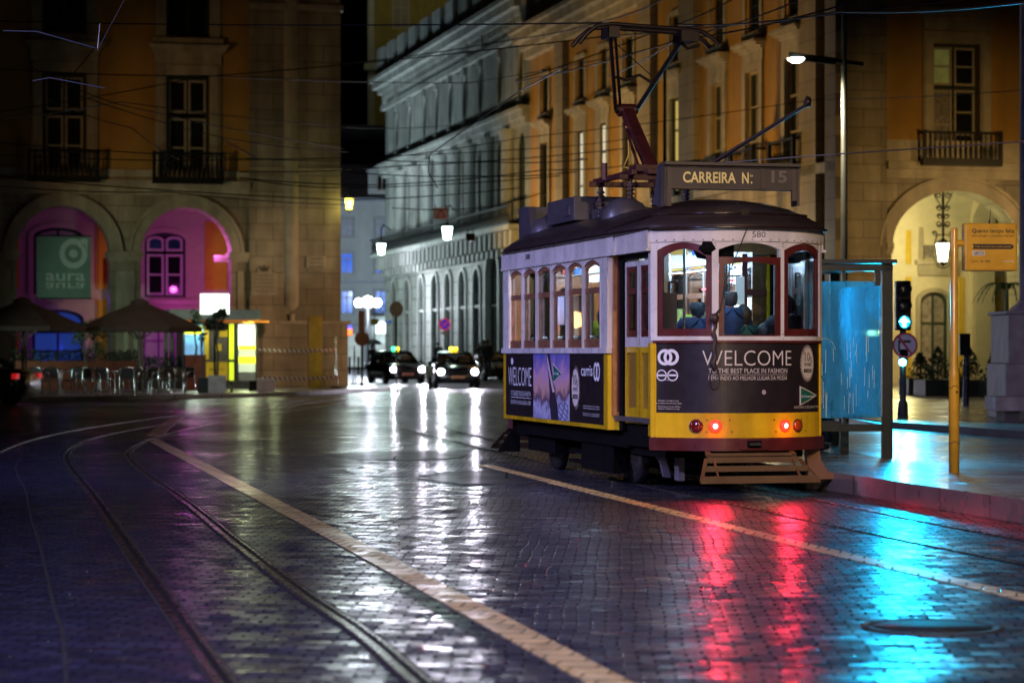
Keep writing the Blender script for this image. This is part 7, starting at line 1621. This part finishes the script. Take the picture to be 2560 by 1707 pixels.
# ---- hanging lanterns over the street
mint = glow('lantern_mint', (.66, 1, .86), 16)
for pxx, py_, Y, s, l in ((953, 600, 118, 1.15, 'mint white lantern hanging at the far corner of the grey building'), (1118, 556, 104, 1.2, 'mint white lantern hanging below the triangle sign')):
    o = thing('street_lantern', l, 'lantern', (px(pxx, Y), Y, zz(py_, Y)), 0, 'lit lanterns over the street'); lantern_geo(o, s, mint)
    m_ = MB(); m_.tube([(0, 0, 0), (0, 0, .55), (.1, .3, .75), (.35, 2.2, .6)], .035, 6); m_.build('bracket', IRONB, o)
    lamp('POINT', (px(pxx, Y), Y-.3, zz(py_, Y)-.9), 160, (.66, 1, .86), .2)
Y = 70; o = thing('warning_board', 'small pale hanging board with a red triangle, on the wires over the street', 'sign', (px(1102, Y), Y, zz(548, Y))); m_ = MB(); m_.box(-.21, .21, -.02, .02, 0, .33); m_.build('board', mat('board_pink', (.42, .26, .2), .5, emit=(.5, .28, .2), es=.12), o)
m_ = MB(); Mt = lambda u_, z, q: (u_, -.02-q, z); 
for a, b in (((-.13, .05), (.13, .05)), ((.13, .05), (0, .27)), ((0, .27), (-.13, .05))): m_.bar(Mt(*a, .005), Mt(*b, .005), .04, .006, up=(0, 1, 0))
m_.build('triangle', mat('tri_red', (.45, .05, .03), .5, bump=0, emit=(.5, .05, .03), es=.1), o); m_ = MB(); m_.box(-.18, -.15, -.01, .01, .33, .42); m_.box(.15, .18, -.01, .01, .33, .42); m_.build('hanger', IRONB, o)
o = thing('junction_box', 'small brown box hanging on the wires right of the mint lantern', 'box', (px(1176, Y), Y, zz(603, Y))); m_ = MB(); m_.box(-.13, .13, -.08, .08, 0, .22); m_.build('box', mat('box_brown', (.28, .14, .07), .5), o, bevel=.02); m_ = MB(); m_.box(-.08, -.06, -.01, .01, .22, .36); m_.box(.06, .08, -.01, .01, .22, .36); m_.build('hanger', IRONB, o)
# bollards across the street end
for i, x in enumerate((874, 896, 955, 975)):
    o = thing('bollard', 'dark street bollard, %s of the four across the far street mouth' % ('first', 'second', 'third', 'last')[i], 'bollard', (px(x, 135), 135, .2), 0, 'bollards across the street mouth'); m_ = MB(); m_.lathe([(0, 0), (.09, 0), (.07, .1), (.06, .85), (.08, .95), (0, 1.0)], n=10); m_.build('shaft', IRONB, o)

# ============================================================ OVERHEAD WIRES
wm = mat('wire_black', (.008, .008, .009), .5); wl = mat('wire_bright', (.22, .21, .22), .4, .6)
def wire(label, pts, r=.014, m=None, sag=0.0, n=14):
    """pts are (photo column, photo row, distance); a wire strung between them"""
    P = [Vector((px(a, Y), Y, zz(b, Y))) for a, b, Y in pts]; Q = []
    for i in range(len(P)-1):
        for k in range(n): t = k/n; q = P[i].lerp(P[i+1], t); q.z -= sag*4*t*(1-t); Q.append(q)
    Q.append(P[-1]); o = thing('overhead_wire', label, 'wire', Q[0], 0, 'tram wires over the square'); q = MB(); q.tube([v-Q[0] for v in Q], r, 5); q.build('strand', m or wm, o); return o
W_ = [([(-40, 52, 40), (1500, 58, 30), (1760, 64, 27)], 'top wire crossing from the left edge to the collector'), ([(-40, 285, 60), (500, 193, 58), (1510, 92, 45), (2700, -40, 30)], 'wire rising from the left window to the top right corner'),
 ([(-40, 170, 50), (520, 190, 55), (1170, 208, 70), (1640, 120, 60)], 'level wire passing over both left windows'), ([(-40, 298, 44), (300, 255, 50), (900, 320, 62), (1140, 312, 70)], 'wire dipping from the left edge to the street'),
 ([(80, 168, 40), (300, 262, 44), (860, 372, 60)], 'wire slanting down past the left windows'), ([(-40, 355, 40), (860, 405, 55), (1300, 345, 60), (2030, 250, 60), (2600, 222, 50)], 'long wire under the right street lamp head'),
 ([(200, 240, 45), (560, 345, 52), (870, 380, 60)], 'thin wire slanting toward the street from the first window'), ([(-40, 385, 42), (600, 400, 50), (1360, 370, 60), (1640, 335, 64)], 'wire just above the left balconies'),
 ([(-40, 440, 50), (860, 500, 60), (1300, 470, 55)], 'lower wire running along the stone ledge'), ([(-40, 462, 42), (420, 480, 48), (870, 512, 60)], 'lowest wire over the left arches'),
 ([(600, 445, 55), (960, 462, 60), (1360, 425, 60), (1600, 410, 62)], 'wire from the pier to the ochre facade'), ([(600, 430, 52), (1000, 415, 60), (1560, 372, 62)], 'upper wire from the pier to the ochre facade'),
 ([(630, 450, 55), (870, 470, 60), (1400, 440, 58)], 'slack wire from the pier across the grey facade'), ([(850, 160, 60), (1280, 100, 50), (1560, 40, 40), (1700, -30, 36)], 'steep wire over the grey roofline'),
 ([(1290, 200, 50), (1640, 78, 44), (1830, 0, 40)], 'wire crossing behind the collector toward the top'), ([(1290, 205, 50), (1700, 100, 36), (2120, 10, 30)], 'wire from the grey building over the collector'),
 ([(1700, 62, 30), (2100, 30, 24), (2700, -12, 18)], 'wire running right from the collector bow'), ([(1520, 192, 50), (1700, 95, 40), (1990, 5, 34)], 'span wire crossing the upper frame of the collector'),
 ([(860, 395, 60), (1230, 405, 60), (1470, 398, 58)], 'short wire over the street lantern'), ([(870, 430, 58), (1180, 440, 60), (1440, 430, 60)], 'short lower wire over the triangle sign'), ([(980, 520, 66), (1200, 520, 66), (1360, 480, 62)], 'wire holding the triangle sign'),
 ([(260, 90, 38), (120, 250, 42), (330, 320, 46), (450, 400, 50)], 'loose hanger wire at upper left')]
for p, l in W_: wire(l, p, .013 if p[0][2] > 45 else .010, sag=.05)
wire('bright contact wire rising left of the collector, lit by the lamps', [(1094, 470, 46), (1070, 430, 44), (1075, 386, 42), (1300, 228, 34), (1400, 175, 30)], .011, wl); wire('pale contact wire running right above the destination box', [(1740, 412, 26), (2100, 385, 24), (2700, 345, 20)], .007, wl)
wire('steel pull-off arm at upper left, lit bluish', [(8, 78, 24), (95, 80, 24), (240, 121, 24)], .008, mat('arm_steel', (.06, .07, .10), .5, .2)); wire('second steel pull-off arm below the first', [(82, 203, 26), (125, 195, 26), (262, 221, 26)], .005, MATS['arm_steel'])
wire('thin hanger from the upper left arm to the top edge', [(244, 126, 24), (322, -20, 25)], .003, wl); wire('short hanger above the end of the upper left arm', [(244, 126, 24), (250, 60, 24)], .003, wl)
wire('pale pull-off arm in front of the second left window', [(552, 346, 40), (645, 396, 40)], .009, wl); wire('pale slanting wire over the right left-hand balcony', [(465, 395, 44), (562, 428, 44)], .008, wl)
